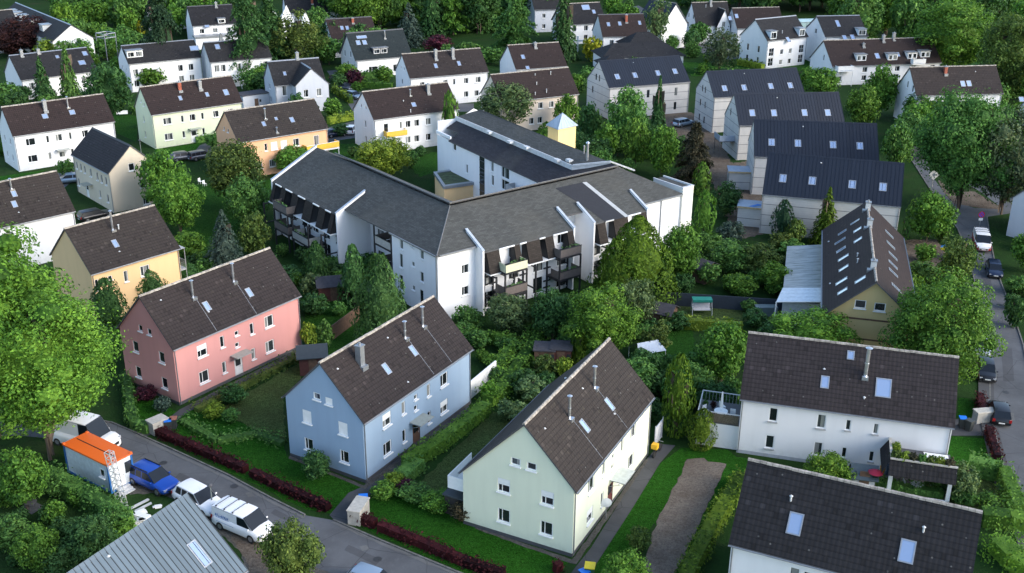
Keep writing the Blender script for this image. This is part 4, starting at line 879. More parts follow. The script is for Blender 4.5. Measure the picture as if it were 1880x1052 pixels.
# court pavilion with green roof
q = [G(*T3(0, 485), 3.2), G(*T3(62, 575), 3.2), G(*T3(292, 542), 3.2), G(*T3(140, 465), 3.2)]
cc = sum(q, V((0,0,0)))/4; pv = thing('pavilion', (cc.x, cc.y, 0), 0, 'low yellow flat roofed pavilion with green roof in the courtyard', 'pavilion')
P4 = [((p-cc).x*1.06, (p-cc).y*1.06) for p in q]; mb = MB(); mb.prism(P4, -.2, 3.0); mb.build('wall', P_YEL, pv)
mb = MB(); P5 = [(x*1.07, y*1.07) for x, y in P4]; P6 = [(x*.88, y*.88) for x, y in P4]; mb.prism(P5, 3.002, 3.2); 
for i in range(4):
    j = (i+1) % 4; a, b, c, d = P5[i], P5[j], P6[j], P6[i]; mb.prism([a, b, c, d], 3.203, 3.42)
o = mb.build('roof', ZINC, pv); mb = MB(); mb.prism([(x*.875, y*.875) for x, y in P4], 3.203, 3.3); mb.build('green_roof', plain('sedum', (.055, .075, .03), .95, var=.6, scale=1.5), o)
# yellow tower
tb = G(*Z('c', 440, 985), 2.0); h1 = 9.2
q = [G(*Z('c',315,865), h1), G(*Z('c',393,895), h1), G(*Z('c',525,868), h1)]; q.append(q[0]+q[2]-q[1]); cc = (q[0]+q[2])/2
tw = thing('tower', (cc.x, cc.y, 0), 0, 'yellow stair tower with light zinc pyramid roof behind the apartment block', 'tower')
P4 = [((p.x-cc.x)*.92, (p.y-cc.y)*.92) for p in q]; mb = MB(); mb.prism(P4, -.2, h1-.002); mb.build('wall', plaster('pale_yellow_render', (.80, .62, .28)), tw)
mb = MB(); P5 = [(x*1.14, y*1.14) for x, y in P4]; ap = V((0, 0, h1+2.0)); mb.prism(P5, h1, h1+.12)
for i in range(4):
    a = V((*P5[i], h1+.122)); b = V((*P5[(i+1) % 4], h1+.122)); mb.face([a, b, ap])
    for k in range(7):
        t = k/6; c = a.lerp(b, t); mb.tube(c, c.lerp(ap, 1-abs(2*t-1)*.98 if 0 < t < 1 else 1)*1 if k not in (0, 6) else ap, .03, n=4)
mb.build('roof', metal_roof('pale_zinc', (.33, .40, .46), .4, .4), tw)
# ------------------------------------------------------------------ ground
def ground_mat():
    m, nt, b = new_mat('garden_ground'); q = NT(nt); o = q.n('TexCoord').outputs['Object']
    a = q.mix(q.ramp(q.noise(o, .05, 5, .6), .35, .65), (.014, .040, .009), (.024, .056, .014))
    a = q.mix(q.math('MULTIPLY', q.ramp(q.noise(o, .6, 6, .65), .45, .7), .6), a, (.014, .026, .010))
    a = q.mix(q.math('MULTIPLY', q.ramp(q.noise(o, .13, 4), .58, .7), .5), a, (.04, .04, .022))
    q.put(b.inputs['Base Color'], a); b.inputs['Roughness'].default_value = .95; b.inputs['Specular IOR Level'].default_value = .05
    q.put(b.inputs['Normal'], q.bump(q.noise(o, 5, 5), .8, .12)); return m
def lawn_mat(name, c, c2, dry=.0):
    m, nt, b = new_mat(name); q = NT(nt); o = q.n('TexCoord').outputs['Object']
    a = q.mix(q.ramp(q.noise(o, .35, 6, .65), .35, .65), c, c2)
    a = q.mix(q.math('MULTIPLY', q.ramp(q.noise(o, 2.6, 6, .7), .40, .62), .8), a, sc3(c, .38))
    a = q.mix(q.math('MULTIPLY', q.ramp(q.noise(o, 9., 3, .7), .48, .64), .7), a, sc3(c2, 1.7))
    if dry: a = q.mix(q.math('MULTIPLY', q.ramp(q.noise(o, .22, 5), .45, .65), dry), a, (.050, .052, .022))
    v = q.n('TexVoronoi', Vector=o, Scale=2.1); d = q.math('LESS_THAN', v.outputs['Distance'], .055)
    a = q.mix(q.math('MULTIPLY', d, .6), a, (.16, .2, .1))
    q.put(b.inputs['Base Color'], a); b.inputs['Roughness'].default_value = .95; b.inputs['Specular IOR Level'].default_value = .05
    q.put(b.inputs['Normal'], q.bump(q.noise(o, 9, 6, .75), 1., .25)); return m
def asphalt_mat(name, c, var=.2):
    m, nt, b = new_mat(name); q = NT(nt); o = q.n('TexCoord').outputs['Object']
    a = q.mix(q.ramp(q.noise(o, .25, 5), .35, .65), sc3(c, 1-var), sc3(c, 1+var))
    a = q.mix(q.math('MULTIPLY', q.ramp(q.noise(o, 1.6, 6, .7), .52, .7), .35), a, sc3(c, 1.5))
    a = q.mix(q.math('MULTIPLY', q.ramp(q.noise(o, 25, 3, .7), .45, .7), .25), a, sc3(c, 1.7))
    wv = q.n('TexVoronoi', {'feature': 'DISTANCE_TO_EDGE'}, Vector=q.mix(.12, o, q.n('TexNoise', Vector=o, Scale=1.2).outputs[1]), Scale=.28)
    a = q.mix(q.math('MULTIPLY', q.math('LESS_THAN', wv.outputs[0], .006), .55), a, sc3(c, .45))
    q.put(b.inputs['Base Color'], a); b.inputs['Roughness'].default_value = .9; b.inputs['Specular IOR Level'].default_value = .2
    q.put(b.inputs['Normal'], q.bump(q.noise(o, 30, 4), .3, .02)); return m
def dirt_mat(name, c, c2, sc_=1.):
    m, nt, b = new_mat(name); q = NT(nt); o = q.n('TexCoord').outputs['Object']
    a = q.mix(q.ramp(q.noise(o, .5*sc_, 6, .7), .38, .62), c, c2)
    a = q.mix(q.math('MULTIPLY', q.ramp(q.noise(o, 4.5*sc_, 6, .75), .45, .62), .6), a, sc3(c, .5))
    a = q.mix(q.math('MULTIPLY', q.ramp(q.noise(o, 11*sc_, 4, .7), .56, .7), .55), a, sc3(c2, 1.7))
    q.put(b.inputs['Base Color'], a); b.inputs['Roughness'].default_value = .97; b.inputs['Specular IOR Level'].default_value = .05
    q.put(b.inputs['Normal'], q.bump(q.noise(o, 7*sc_, 6, .7), 1., .12)); return m
M_GROUND = ground_mat(); M_LAWN = lawn_mat('front_lawn', (.016, .082, .006), (.028, .112, .012))
M_LAWN2 = lawn_mat('garden_lawn', (.062, .100, .028), (.088, .128, .042), .5); M_LAWN3 = lawn_mat('field_grass', (.018, .072, .009), (.030, .096, .014))
M_ASPH = asphalt_mat('asphalt', (.090, .094, .100)); M_ASPH2 = asphalt_mat('path_asphalt', (.066, .067, .069)); M_GRAV = dirt_mat('gravel', (.085, .08, .07), (.13, .12, .105))
M_SOIL = dirt_mat('raked_soil', (.130, .106, .086), (.19, .162, .135)); M_BARE = dirt_mat('bare_earth', (.11, .085, .065), (.17, .14, .11), .6); M_BED = dirt_mat('flower_bed_soil', (.05, .04, .03), (.08, .065, .045))
GZ = [0.004]; BOXES = []
def level(P):                     # 4 mm above whatever sheet lies below
    b = (min(p.x for p in P), min(p.y for p in P), max(p.x for p in P), max(p.y for p in P)); L = 1
    for c, l in BOXES:
        if not (b[2] < c[0] or b[0] > c[2] or b[3] < c[1] or b[1] > c[3]): L = max(L, l+1)
    BOXES.append((b, L)); return .004*L
def sheet(name, pts, m, z=None, kind='structure', smooth=0, parent=None):
    """flat sheet following survey pixels; every sheet lies a little above the last"""
    P = [G(*p) for p in pts]; z = level(P) if z is None else z
    if smooth:                     # ragged natural edge
        rr = random.Random(len(pts)*7+int(P[0].x)); Q = []
        for i in range(len(P)):
            a, b = P[i], P[(i+1) % len(P)]; n = max(1, int((b-a).length/.5)); nn = V((-(b-a).y, (b-a).x, 0)).normalized()
            for k in range(n): Q.append(a.lerp(b, k/n)+nn*rr.uniform(-1, 1)*smooth)
        P = Q
    mb = MB()
    for t in tessellate_polygon([[V((p.x, p.y, 0)) for p in P]]):
        q = [P[i] for i in t]
        if (q[1].x-q[0].x)*(q[2].y-q[0].y)-(q[1].y-q[0].y)*(q[2].x-q[0].x) < 0: q = q[::-1]
        mb.face([(p.x, p.y, z) for p in q])
    return tag(mb.build(name, m), kind=kind)
mb = MB(); mb.face([(-1500, -200, 0), (1500, -200, 0), (1500, 2500, 0), (-1500, 2500, 0)]); tag(mb.build('ground', M_GROUND), kind='structure')
# main street with kerb
far = [(-60,752),(30,756),(120,762),(205,776),(245,793),(316,825),(420,873),(500,916),(560,946),(612,955),(700,993),(780,1026),(843,1052),(1000,1105)]
near = [(720,1130),(660,1085),(600,1052),(520,1010),(490,992),(440,962),(395,938),(330,903),(268,868),(215,845),(160,822),(100,806),(40,800),(-60,800)]
sheet('street', far+near, M_ASPH)
def strip(name, px, w, m, z0=0., h=.1, off=0., parent=None, kind='structure'):
    P = [G(*p) for p in px]; mb = MB(); L = []
    for i, p in enumerate(P):
        a = P[max(0, i-1)]; b = P[min(len(P)-1, i+1)]; d = (b-a).normalized(); n = V((-d.y, d.x, 0)); L.append((p+n*(off-w/2), p+n*(off+w/2)))
    for i in range(len(P)-1):
        a, b = L[i]; c, d = L[i+1]; A = [V((q.x, q.y, z0)) for q in (a, b, d, c)]; B = [V((q.x, q.y, z0+h)) for q in (a, b, d, c)]
        mb.face(B)
        for k in range(4): j = (k+1) % 4; mb.face([A[k], A[j], B[j], B[k]])
    return tag(mb.build(name, m), kind=kind)
KERB = plain('kerb_stone', (.12, .118, .11), .9, var=.35, scale=2)
strip('kerb', far[:9], .14, KERB, h=.10); strip('kerb', far[9:], .14, KERB, h=.10)
sheet('parking_strip', [(160,812),(215,840),(268,866),(330,902),(395,937),(440,961),(490,991),(600,1050),(640,1090),(470,1090),(440,1010),(400,975),(345,930),(290,905),(240,908),(205,880)], M_GRAV, smooth=.12)
sheet('building_ground', [(440,960),(490,990),(560,1052),(600,1100),(440,1100),(455,1040),(425,985)], M_BARE, smooth=.15)
# front lawns
sheet('lawn', [(222,705),(328,757),(385,735),(440,775),(520,815),(530,842),(668,893),(612,944),(560,936),(500,906),(316,815),(300,790),(235,775),(225,740)], M_LAWN, smooth=.1)
sheet('lawn', [(672,925),(700,890),(720,900),(830,935),(872,965),(1048,1028),(1030,1056),(1000,1100),(843,1048),(700,987),(655,962)], M_LAWN, smooth=.1)
sheet('lawn', [(395,755),(560,660),(585,650),(520,735),(525,812),(440,775)], M_LAWN2, smooth=.15)
sheet('lawn', [(765,890),(905,757),(940,760),(945,775),(870,850),(850,860),(840,935),(790,915)], M_LAWN2, smooth=.15)
sheet('lawn', [(1212,850),(1250,822),(1335,825),(1352,838),(1750,925),(1740,960),(1372,880),(1340,905),(1262,1060),(1240,1060),(1240,1000),(1200,960),(1140,1055),(1092,1055),(1095,1035)], M_LAWN, smooth=.08)
sheet('garden_path', [(1050,1050),(1085,1006),(1188,842),(1212,815),(1240,818),(1212,850),(1160,935),(1095,1035),(1085,1060),(1045,1060)], M_ASPH2)
sheet('gravel_strip', [(874,966),(1050,1028),(1186,843),(1190,846),(1058,1036),(1046,1034),(872,971)], M_GRAV, smooth=.05)
sheet('soil_patch', [(1262,843),(1292,841),(1300,848),(1333,852),(1310,905),(1285,958),(1240,1056),(1180,1056),(1196,985),(1212,945),(1243,885)], M_SOIL, smooth=.09)
sheet('driveway', [(605,946),(640,905),(667,893),(690,870),(860,745),(864,752),(720,872),(690,895),(672,918),(645,950),(650,962),(620,962)], M_ASPH2)
sheet('driveway', [(240,790),(290,783),(330,752),(550,640),(556,648),(345,757),(302,790),(262,803)], M_ASPH2)
sheet('gravel_strip', [(532,837),(669,892),(862,748),(864,752),(671,898),(530,842)], M_GRAV, smooth=.05)
sheet('terrace', [(555,935),(1,1)][:0] or [(1590,835),(1650,848),(1720,905),(1650,898),(1560,875)], plain('terrace_tiles', (.07,.072,.08), .8))
# street on the right
wk = [(1655,262),(1668,285),(1690,320),(1722,370),(1758,420),(1778,470),(1790,520),(1800,580),(1808,640),(1817,700),(1818,760),(1835,830),(1850,890),(1880,963),(1910,1052)]
ek = [(2010,1052),(1960,900),(1905,760),(1878,632),(1858,570),(1838,520),(1826,480),(1818,440),(1812,398),(1880,388),(1900,372),(1880,365),(1850,382),(1790,382),(1745,368),(1716,330),(1700,292),(1690,262)]
sheet('street', wk+ek, M_ASPH); strip('kerb', wk, .14, KERB, h=.10); strip('kerb', ek[:9], .14, KERB, h=.10)
strip('pavement', [(p[0]-7, p[1]) for p in wk[6:]], 1.4, M_ASPH2, h=.09, off=.0)
sheet('street', [(1745,298),(1765,312),(1830,350),(1900,372),(1905,405),(1850,390),(1800,352),(1752,325),(1735,305)], M_ASPH)
sheet('traffic_island', [(1722,330),(1745,345),(1790,352),(1845,385),(1800,382),(1752,374),(1732,352)], M_BARE, smooth=.1)
sheet('building_ground', [(1345,300),(1400,290),(1400,430),(1350,440),(1335,400),(1290,300),(1235,250),(1190,215),(1225,195),(1300,215),(1330,270)], M_BARE, smooth=.3)
sheet('bare_garden', [(1662,440),(1720,440),(1740,470),(1700,500),(1665,480)], M_BARE, smooth=.15)
sheet('lawn', [(1760,730),(1808,735),(1800,770),(1757,770)], M_LAWN); sheet('driveway', [(1745,770),(1822,765),(1830,800),(1745,800)], M_ASPH2)
sheet('lawn', [(1735,800),(1808,805),(1820,850),(1780,860),(1740,850)], M_LAWN); sheet('lawn', [(1720,900),(1790,870),(1850,900),(1850,950),(1720,930)], M_LAWN2)
sheet('lawn', [(1215,555),(1360,560),(1430,575),(1430,590),(1240,590)], M_LAWN2, smooth=.2); sheet('lawn', [(1180,610),(1270,600),(1280,650),(1200,655)], M_LAWN3, smooth=.2)
sheet('lawn', [(555,540),(640,540),(650,590),(720,640),(600,660),(565,640)], M_LAWN3, smooth=.2)
# back streets
sheet('street', [(-40,420),(60,380),(118,345),(150,318),(140,300),(120,310),(60,345),(-40,385)], M_ASPH); sheet('street', [(325,296),(398,276),(420,262),(380,262),(330,280),(260,300),(262,312)], M_ASPH)
sheet('street', [(590,262),(660,252),(760,205),(870,205),(870,190),(700,190),(650,222),(600,235)], M_ASPH); sheet('street', [(600,130),(625,128),(700,210),(655,215)], M_ASPH)
sheet('street', [(1150,15),(1172,10),(1290,75),(1370,100),(1350,112),(1240,85)], M_ASPH); sheet('lawn', [(-10,325),(85,312),(45,333),(-10,345)], M_LAWN); sheet('lawn', [(205,200),(255,215),(250,260),(215,245)], M_LAWN3)
sheet('lawn', [(283,275),(370,262),(360,275),(290,290)], M_LAWN); sheet('lawn', [(610,265),(690,262),(700,330),(620,320)], M_LAWN3, smooth=.3); sheet('lawn', [(740,290),(825,275),(822,310),(770,325)], M_LAWN3, smooth=.3)
sheet('lawn', [(350,340),(500,330),(490,380),(380,470),(330,440)], M_LAWN3, smooth=.3); sheet('lawn', [(1250,115),(1500,110),(1500,128),(1270,140)], M_LAWN3, smooth=.3)

M_PATCH = asphalt_mat('road_patch', (.068, .070, .074), .15); M_PALE = asphalt_mat('pale_road_patch', (.115, .116, .114), .2)
for q in ([(330,868),(352,878),(344,886),(322,876)], [(505,935),(560,962),(552,969),(497,942)], [(640,1000),(700,1028),(690,1038),(632,1010)], [(1838,640),(1858,640),(1862,700),(1842,700)], [(1800,500),(1815,498),(1822,530),(1806,533)]): sheet('road_patch', q, M_PATCH, smooth=.03)
for q in ([(660,1004),(672,1001),(678,1008),(664,1012)], [(450,905),(462,903),(468,911),(455,913)], [(1850,760),(1862,758),(1864,772),(1852,774)]): sheet('road_patch', q, M_PALE, smooth=.06)
for x, y in ((693,1027),(430,893),(300,850),(1846,720),(1836,560)):
    P = G(x, y); zz = level([P]); mb = MB(); n = 16; mb.face([(cos(2*pi*i/n)*.33, sin(2*pi*i/n)*.33, 0) for i in range(n)]); o = mb.build('manhole_cover', plain('cast_iron', (.03, .03, .03), .6)); o.location = (P.x, P.y, zz); o['kind'] = 'structure'
sheet('road_edge', [(612,957),(700,995),(780,1028),(843,1054),(838,1057),(775,1032),(696,999),(608,960)], M_PALE, smooth=.05); sheet('road_edge', [(250,797),(316,829),(420,877),(500,920),(560,949),(556,952),(496,923),(416,880),(312,832),(246,800)], M_PALE, smooth=.05)
# ------------------------------------------------------------------ foliage
def leaf_mat():
    m, nt, b = new_mat('leaves'); q = NT(nt); oi = q.n('ObjectInfo'); o = q.n('TexCoord').outputs['Object']
    rnd = q.n('NewGeometry').outputs['Random Per Island']
    c = oi.outputs['Color']
    warm_highlight = q.mix(1., c, (2.3, 1.95, 1.6), 'MULTIPLY'); cool_shade = q.mix(1., c, (.40, .52, .52), 'MULTIPLY')  # random leaf tone, widened to paint highlights and deep shade into the colour
    a = q.mix(rnd, cool_shade, warm_highlight); a = q.mix(q.ramp(q.noise(o, 2.2, 3), .35, .65), a, q.mix(1., a, (.62, .72, .7), 'MULTIPLY'))
    q.put(b.inputs['Base Color'], a); b.inputs['Roughness'].default_value = .6; b.inputs['Specular IOR Level'].default_value = .12
    tr = q.n('BsdfTranslucent'); q.put(tr.inputs[0], q.mix(1., a, (1.3, 1.4, .6), 'MULTIPLY'))
    mx = q.n('MixShader'); mx.inputs[0].default_value = .2; nt.links.new(b.outputs[0], mx.inputs[1]); nt.links.new(tr.outputs[0], mx.inputs[2])
    nt.links.new(mx.outputs[0], nt.nodes['Material Output'].inputs[0]); return m
LEAF = leaf_mat(); BARK = plain('bark', (.10, .075, .055), .95, var=.4, scale=5)
def rdir(r):
    z = r.uniform(-1, 1); t = r.uniform(0, 2*pi); s = sqrt(1-z*z); return V((s*cos(t), s*sin(t), z))
def leaf(vs, fs, p, n, s, r, asp=.6):
    x = n.orthogonal().normalized(); y = n.cross(x); t = r.uniform(0, 2*pi); a = (x*cos(t)+y*sin(t))*s; b = n.cross(a)*asp; k = len(vs)
    vs += [p-a, p-b*.9+n*s*.12, p+a, p+b+n*s*.12]; fs.append((k, k+1, k+2, k+3))
CM = {}
def crown_mesh(kind, ls, var):
    """unit crown: radius 1, z from 0 to 1 ; ls = leaf half length relative to the radius"""
    key = (kind, ls, var)
    if key in CM: return CM[key]
    r = random.Random(hash((kind, var)) % 1000 if False else sum(map(ord, kind))*13+var*101); vs, fs = [], []
    cov = 1.25
    def lobe(c, rad, n, up=.35, inner=.45, leaf_s=None):
        for _ in range(n):
            d = rdir(r); rr = rad*(1-inner*r.random()**2.2)
            p = c+V((d.x*rr, d.y*rr, d.z*rr*.8)); nn = (d+V((0, 0, up))+rdir(r)*.75).normalized()
            leaf(vs, fs, p, nn, (leaf_s or ls)*r.uniform(.6, 1.25), r)
    def num(rad): return max(14, int(1.2*cov*4*pi*rad*rad*.8/(2.2*ls*ls)*.62))
    def core(c, rx, rz):          # rough inner mass of small twigs and shaded leaves
        k = len(vs); N, M_ = 9, 6
        for j in range(M_+1):
            ph = pi*j/M_
            for i in range(N):
                th = 2*pi*i/N; q = r.uniform(.78, 1.0)
                vs.append(c+V((rx*q*sin(ph)*cos(th), rx*q*sin(ph)*sin(th), rz*q*cos(ph))))
        for j in range(M_):
            for i in range(N): fs.append((k+j*N+i, k+j*N+(i+1) % N, k+(j+1)*N+(i+1) % N, k+(j+1)*N+i))
    Zs = 2.   # work in a space where the crown is 2 tall, then halve z
    if kind in ('round', 'loose', 'shrub', 'oval'):
        nl = {'round': 46, 'loose': 60, 'shrub': 22, 'oval': 40}[kind]
        core(V((0, 0, 1)), .5 if kind != 'loose' else .3, .52 if kind != 'loose' else .4)
        for i in range(nl):
            z = 1-2*(i+.5)/nl; t = i*2.39996+r.uniform(-.3, .3); s = sqrt(1-z*z)
            R0 = r.uniform(.56, .84) if kind != 'loose' else r.uniform(.35, .85)
            if kind == 'shrub': R0 = r.uniform(.6, .78)
            if kind == 'oval': s *= 1-.28*max(0, z)
            lr = r.uniform(.17, .34) if kind != 'shrub' else r.uniform(.26, .4)
            if kind == 'loose': lr = r.uniform(.12, .26)
            low = 1. if z > -.5 else .75
            c = V((s*cos(t)*R0*low, s*sin(t)*R0*low, 1+z*R0*1.0))
            lobe(c, lr, int(num(lr)*(.8 if kind == 'loose' else 1.)))
            if lr > .24 and kind != 'loose': core(c, lr*.5, lr*.4)
        for _ in range(num(.5)):
            d = rdir(r); p = V((0, 0, 1))+d*r.uniform(.5, .98); leaf(vs, fs, p, (d+rdir(r)*.8).normalized(), ls*r.uniform(.6, 1.1), r)
    elif kind == 'cone':
        core(V((0, 0, .7)), .42, .68)
        nw = 17
        for i in range(nw):
            z = 2*(i+.2)/nw; rad = (1-z/2.02)**.85; m = max(4, int(15*rad+2))
            for j in range(m):
                t = 2*pi*(j+r.random()*.7)/m+i; L = rad*r.uniform(.75, 1.08); dr = V((cos(t), sin(t), 0)); steps = max(2, int(L/(ls*.9)))
                for k in range(steps):
                    f = (k+.5)/steps; wdt = L*.26*(1.2-f)
                    for _ in range(3):
                        p = V((0, 0, z))+dr*L*f+V((-dr.y, dr.x, 0))*r.uniform(-wdt, wdt)+V((0, 0, -.22*L*f*f+.05+r.uniform(-.03, .03)))
                        leaf(vs, fs, p, (V((0, 0, 1))+dr*.55+rdir(r)*.45).normalized(), ls*r.uniform(.7, 1.25), r, .5)
        for _ in range(int(.55*4*pi*.35/(ls*ls*2))):
            z = 2*r.random()**1.3; rad = (1-z/2.02)**.85*r.uniform(.55, .9); t = r.uniform(0, 2*pi); d = V((cos(t), sin(t), .3))
            leaf(vs, fs, V((cos(t)*rad, sin(t)*rad, z)), (d+rdir(r)*.6).normalized(), ls, r)
    elif kind in ('column', 'yew'):
        prof = (lambda z: max(0., sin(pi*((z+.1)/2.12)**.85))**.6) if kind == 'column' else (lambda z: (1-(z/2.05)**1.6)**.8*min(1, (z/.2)**.5))
        core(V((0, 0, .95)), .55, .72)
        bumps = [(r.uniform(0, 2*pi), r.uniform(0, 2), r.uniform(.06, .22)) for _ in range(34)]
        for _ in range(int(cov*2*pi*2.0/(2.2*ls*ls)*1.15)):
            z = 2*r.random(); t = r.uniform(0, 2*pi); rad = prof(z)*.86
            for bt, bz, ba in bumps:
                dt = abs((t-bt+pi) % (2*pi)-pi); rad += ba*max(0, 1-(dt/.45)**2-((z-bz)/.28)**2)*.6
            rad *= r.uniform(.86, 1.04); d = V((cos(t), sin(t), .5 if kind == 'column' else .3))
            leaf(vs, fs, V((cos(t)*rad, sin(t)*rad, z)), (d+rdir(r)*.6).normalized(), ls*r.uniform(.6, 1.3), r, .5)
    elif kind == 'pine':           # open, layered, feathery old conifer
        for i in range(105):
            z = .12+1.86*r.random(); t = i*2.4; L = (1-(z/2.08)**1.7)*r.uniform(.55, 1.05)+.08; dr = V((cos(t), sin(t), 0))
            for k in range(int(L/(ls*.45))):
                f = (k+.7)/(L/(ls*.45))
                for _ in range(5):
                    p = V((0, 0, z))+dr*L*f+V((-dr.y, dr.x, 0))*r.uniform(-.2, .2)*(1.1-f*.5)+V((0, 0, -.18*f*f+r.uniform(-.05, .05))); leaf(vs, fs, p, (V((0, 0, 1))+dr*.4+rdir(r)*.7).normalized(), ls*r.uniform(.6, 1.2), r, .5)
        core(V((0, 0, .85)), .34, .8)
    me = bpy.data.meshes.new('crown'); me.from_pydata([(v.x, v.y, v.z/Zs) for v in vs], [], fs); me.materials.append(LEAF); me.update(); CM[key] = me; return me
TM = {}
def trunk_mesh(var):
    if var in TM: return TM[var]
    r = random.Random(var); mb = MB(); p = V((0, 0, -.02)); rad = 1.0; pts = [p]
    for i in range(6): q = p+V((r.uniform(-.25, .25), r.uniform(-.25, .25), 1/6+.003)); pts.append(q); p = q
    for i in range(6): mb.tube(V((pts[i].x, pts[i].y, pts[i].z)), V((pts[i+1].x, pts[i+1].y, pts[i+1].z)), 1.15-.14*i, 1.15-.14*(i+1), n=8, cap=False)
    for i in range(7):
        t = i*2.4; a = pts[3+i % 3]; b = a+V((cos(t)*5, sin(t)*5, .34)); mb.tube(a, b, .42, .12, n=5, cap=False)
    me = mb.mesh('trunk', BARK, smooth=True); TM[var] = me; return me
COL = dict(bright=(0.087, 0.186, 0.028), green=(0.074, 0.162, 0.028), mid=(0.068, 0.157, 0.042), dark=(0.040, 0.099, 0.034), black=(0.020, 0.050, 0.029), olive=(0.067, 0.107, 0.029),
           lime=(0.139, 0.206, 0.029), pale=(0.082, 0.135, 0.061), blue=(0.044, 0.076, 0.070), copper=(0.037, 0.016, 0.018), yellow=(0.245, 0.254, 0.024), grey=(0.061, 0.099, 0.058), brown=(0.044, 0.043, 0.029), purple=(0.049, 0.014, 0.029), mossy=(0.060, 0.109, 0.013))
tcount = [0]
def plant_at(P, kind, rad, h, c, label, group=None, leafm=.17, name=None, cat=None, bottom=None, cwx=1.):
    tcount[0] += 1; i = tcount[0]; r = random.Random(i); shrub = kind == 'shrub' or h < 3.2
    dist = (P-CP).length; lm = max(leafm, dist*.00135)
    ls = max(.021, min(.16, lm/rad)); ls = min((.021, .028, .036, .046, .06, .08, .11, .15), key=lambda q: abs(q-ls))
    if kind in ('cone', 'column', 'yew'): ls = max(ls, .046 if kind == 'cone' else .036)
    name = name or ('shrub' if shrub else {'cone': 'conifer', 'column': 'cypress', 'yew': 'yew_tree', 'pine': 'pine_tree'}.get(kind, 'tree'))
    e = thing(name, (P.x, P.y, 0), r.uniform(0, 6.28), label, cat or ('shrub' if shrub else 'tree'), group)
    b = bottom if bottom is not None else (0.0 if shrub or kind in ('yew', 'column') else (.06*h if kind in ('cone', 'pine') else max(.3, .07*h)))
    cr_ = link('crown' if not shrub else 'foliage', crown_mesh(kind, ls, i % (3 if ls > .04 else 2)), e, (0, 0, b)); q = r.uniform(.92, 1.08); cr_.scale = (rad*q*cwx, rad/q, h-b)
    k = COL[c] if isinstance(c, str) else c; v = r.uniform(.88, 1.14); cr_.color = (k[0]*v*r.uniform(.92, 1.08), k[1]*v, k[2]*v, 1)
    tr = link('trunk' if not shrub else 'stem', trunk_mesh(i % 4), e); t = max(.04, .022*h) if shrub or kind != 'round' else .032*h; tr.scale = (t, t, b+(h-b)*.6)
    return e
def T(kind, bx, by, ty, wpx, c, label, group=None, **k):
    P = G(bx, by); dist = (P-CP).dot(fw); rad = wpx/2/FOC*dist*1.12
    P2 = P
    h = height_at(P, ty)
    # the crown's visible top sits a little in front of its centre
    return plant_at(P2, kind, rad, max(.7, h), c, label, group, **k)
# --- big trees
T('round', 96, 840, 520, 292, 'bright', 'huge bright green tree over the road, standing just behind the orange roofed cabin', leafm=.135, bottom=2.8)
T('round', -5, 800, 412, 330, 'bright', 'huge bright green tree at the left edge, in front of the yellow house', leafm=.135, bottom=3)
T('round', 1712, 712, 500, 184, 'green', 'large maple between the yellow gable and the right hand street', leafm=.16, bottom=1., cwx=1.05)
T('round', 1757, 385, 150, 165, 'mid', 'large dark green chestnut by the junction, left of the grey green one', leafm=.2)
T('round', 1835, 392, 185, 150, 'grey', 'large grey green chestnut by the junction at the right edge', leafm=.2)
T('oval', 1700, 447, 342, 84, 'green', 'round street tree with bare earth beneath, beside the junction', leafm=.16)
T('loose', 1748, 545, 425, 85, 'olive', 'loose grey green willow above the bare garden by the street')
T('round', 1100, 655, 525, 140, 'bright', 'bright green dome shaped tree behind the roof of the pale mint house', leafm=.15, bottom=.6)
T('round', 1158, 605, 510, 85, 'pale', 'pale leaved tree just behind the bright green dome shaped tree', leafm=.18)
T('round', 1322, 702, 584, 92, 'green', 'green garden tree left of the long white house roof')
T('round', 1487, 672, 568, 150, 'bright', 'bright green tree in front of the sand yellow gable', leafm=.17)
T('column', 1240, 800, 652, 58, 'mossy', 'tall dense conifer right of the pale mint house', leafm=.10)
T('column', 1286, 822, 752, 56, 'mossy', 'short light conifer at the corner of the lawn beside the tall dense one', leafm=.10)
T('yew', 703, 635, 468, 112, 'dark', 'large dark yew behind the sky blue house roof', leafm=.12); T('yew', 652, 560, 450, 66, 'dark', 'dark yew left of the large one, before the apartment block')
T('yew', 583, 520, 443, 60, 'dark', 'small dark yew in front of the block\'s tall blank wing wall')
T('yew', 1165, 560, 398, 158, 'mossy', 'great dark green cypress mound in front of the apartment block\'s right wing', leafm=.16); T('yew', 1125, 570, 440, 90, 'mossy', 'left shoulder cypress of the great mound before the right wing', leafm=.16)
T('round', 1245, 520, 405, 78, 'green', 'leafy tree against the cream end wall of the apartment block'); T('round', 935, 612, 540, 82, 'pale', 'grey green small tree at the foot of the block\'s white corner', leafm=.15)
T('round', 1015, 625, 528, 85, 'dark', 'dark tree between the grey green one and the dome shaped tree')
T('column', 1287, 358, 298, 36, 'green', 'narrow cypress right of the block, rear one of two'); T('column', 1291, 432, 350, 38, 'green', 'narrow cypress right of the block, front one of two')
T('oval', 1332, 398, 332, 62, 'dark', 'dense dark round tree left of the nearest metal roofed house')
T('column', 1434, 440, 368, 42, 'black', 'dark cypress against the grey cladding of the nearest metal roofed house'); T('cone', 1512, 448, 344, 56, 'mossy', 'cone shaped spruce between the dark cypress and the skylight roof')
T('shrub', 1458, 448, 398, 36, 'olive', 'loose bush between the dark cypress and the spruce')
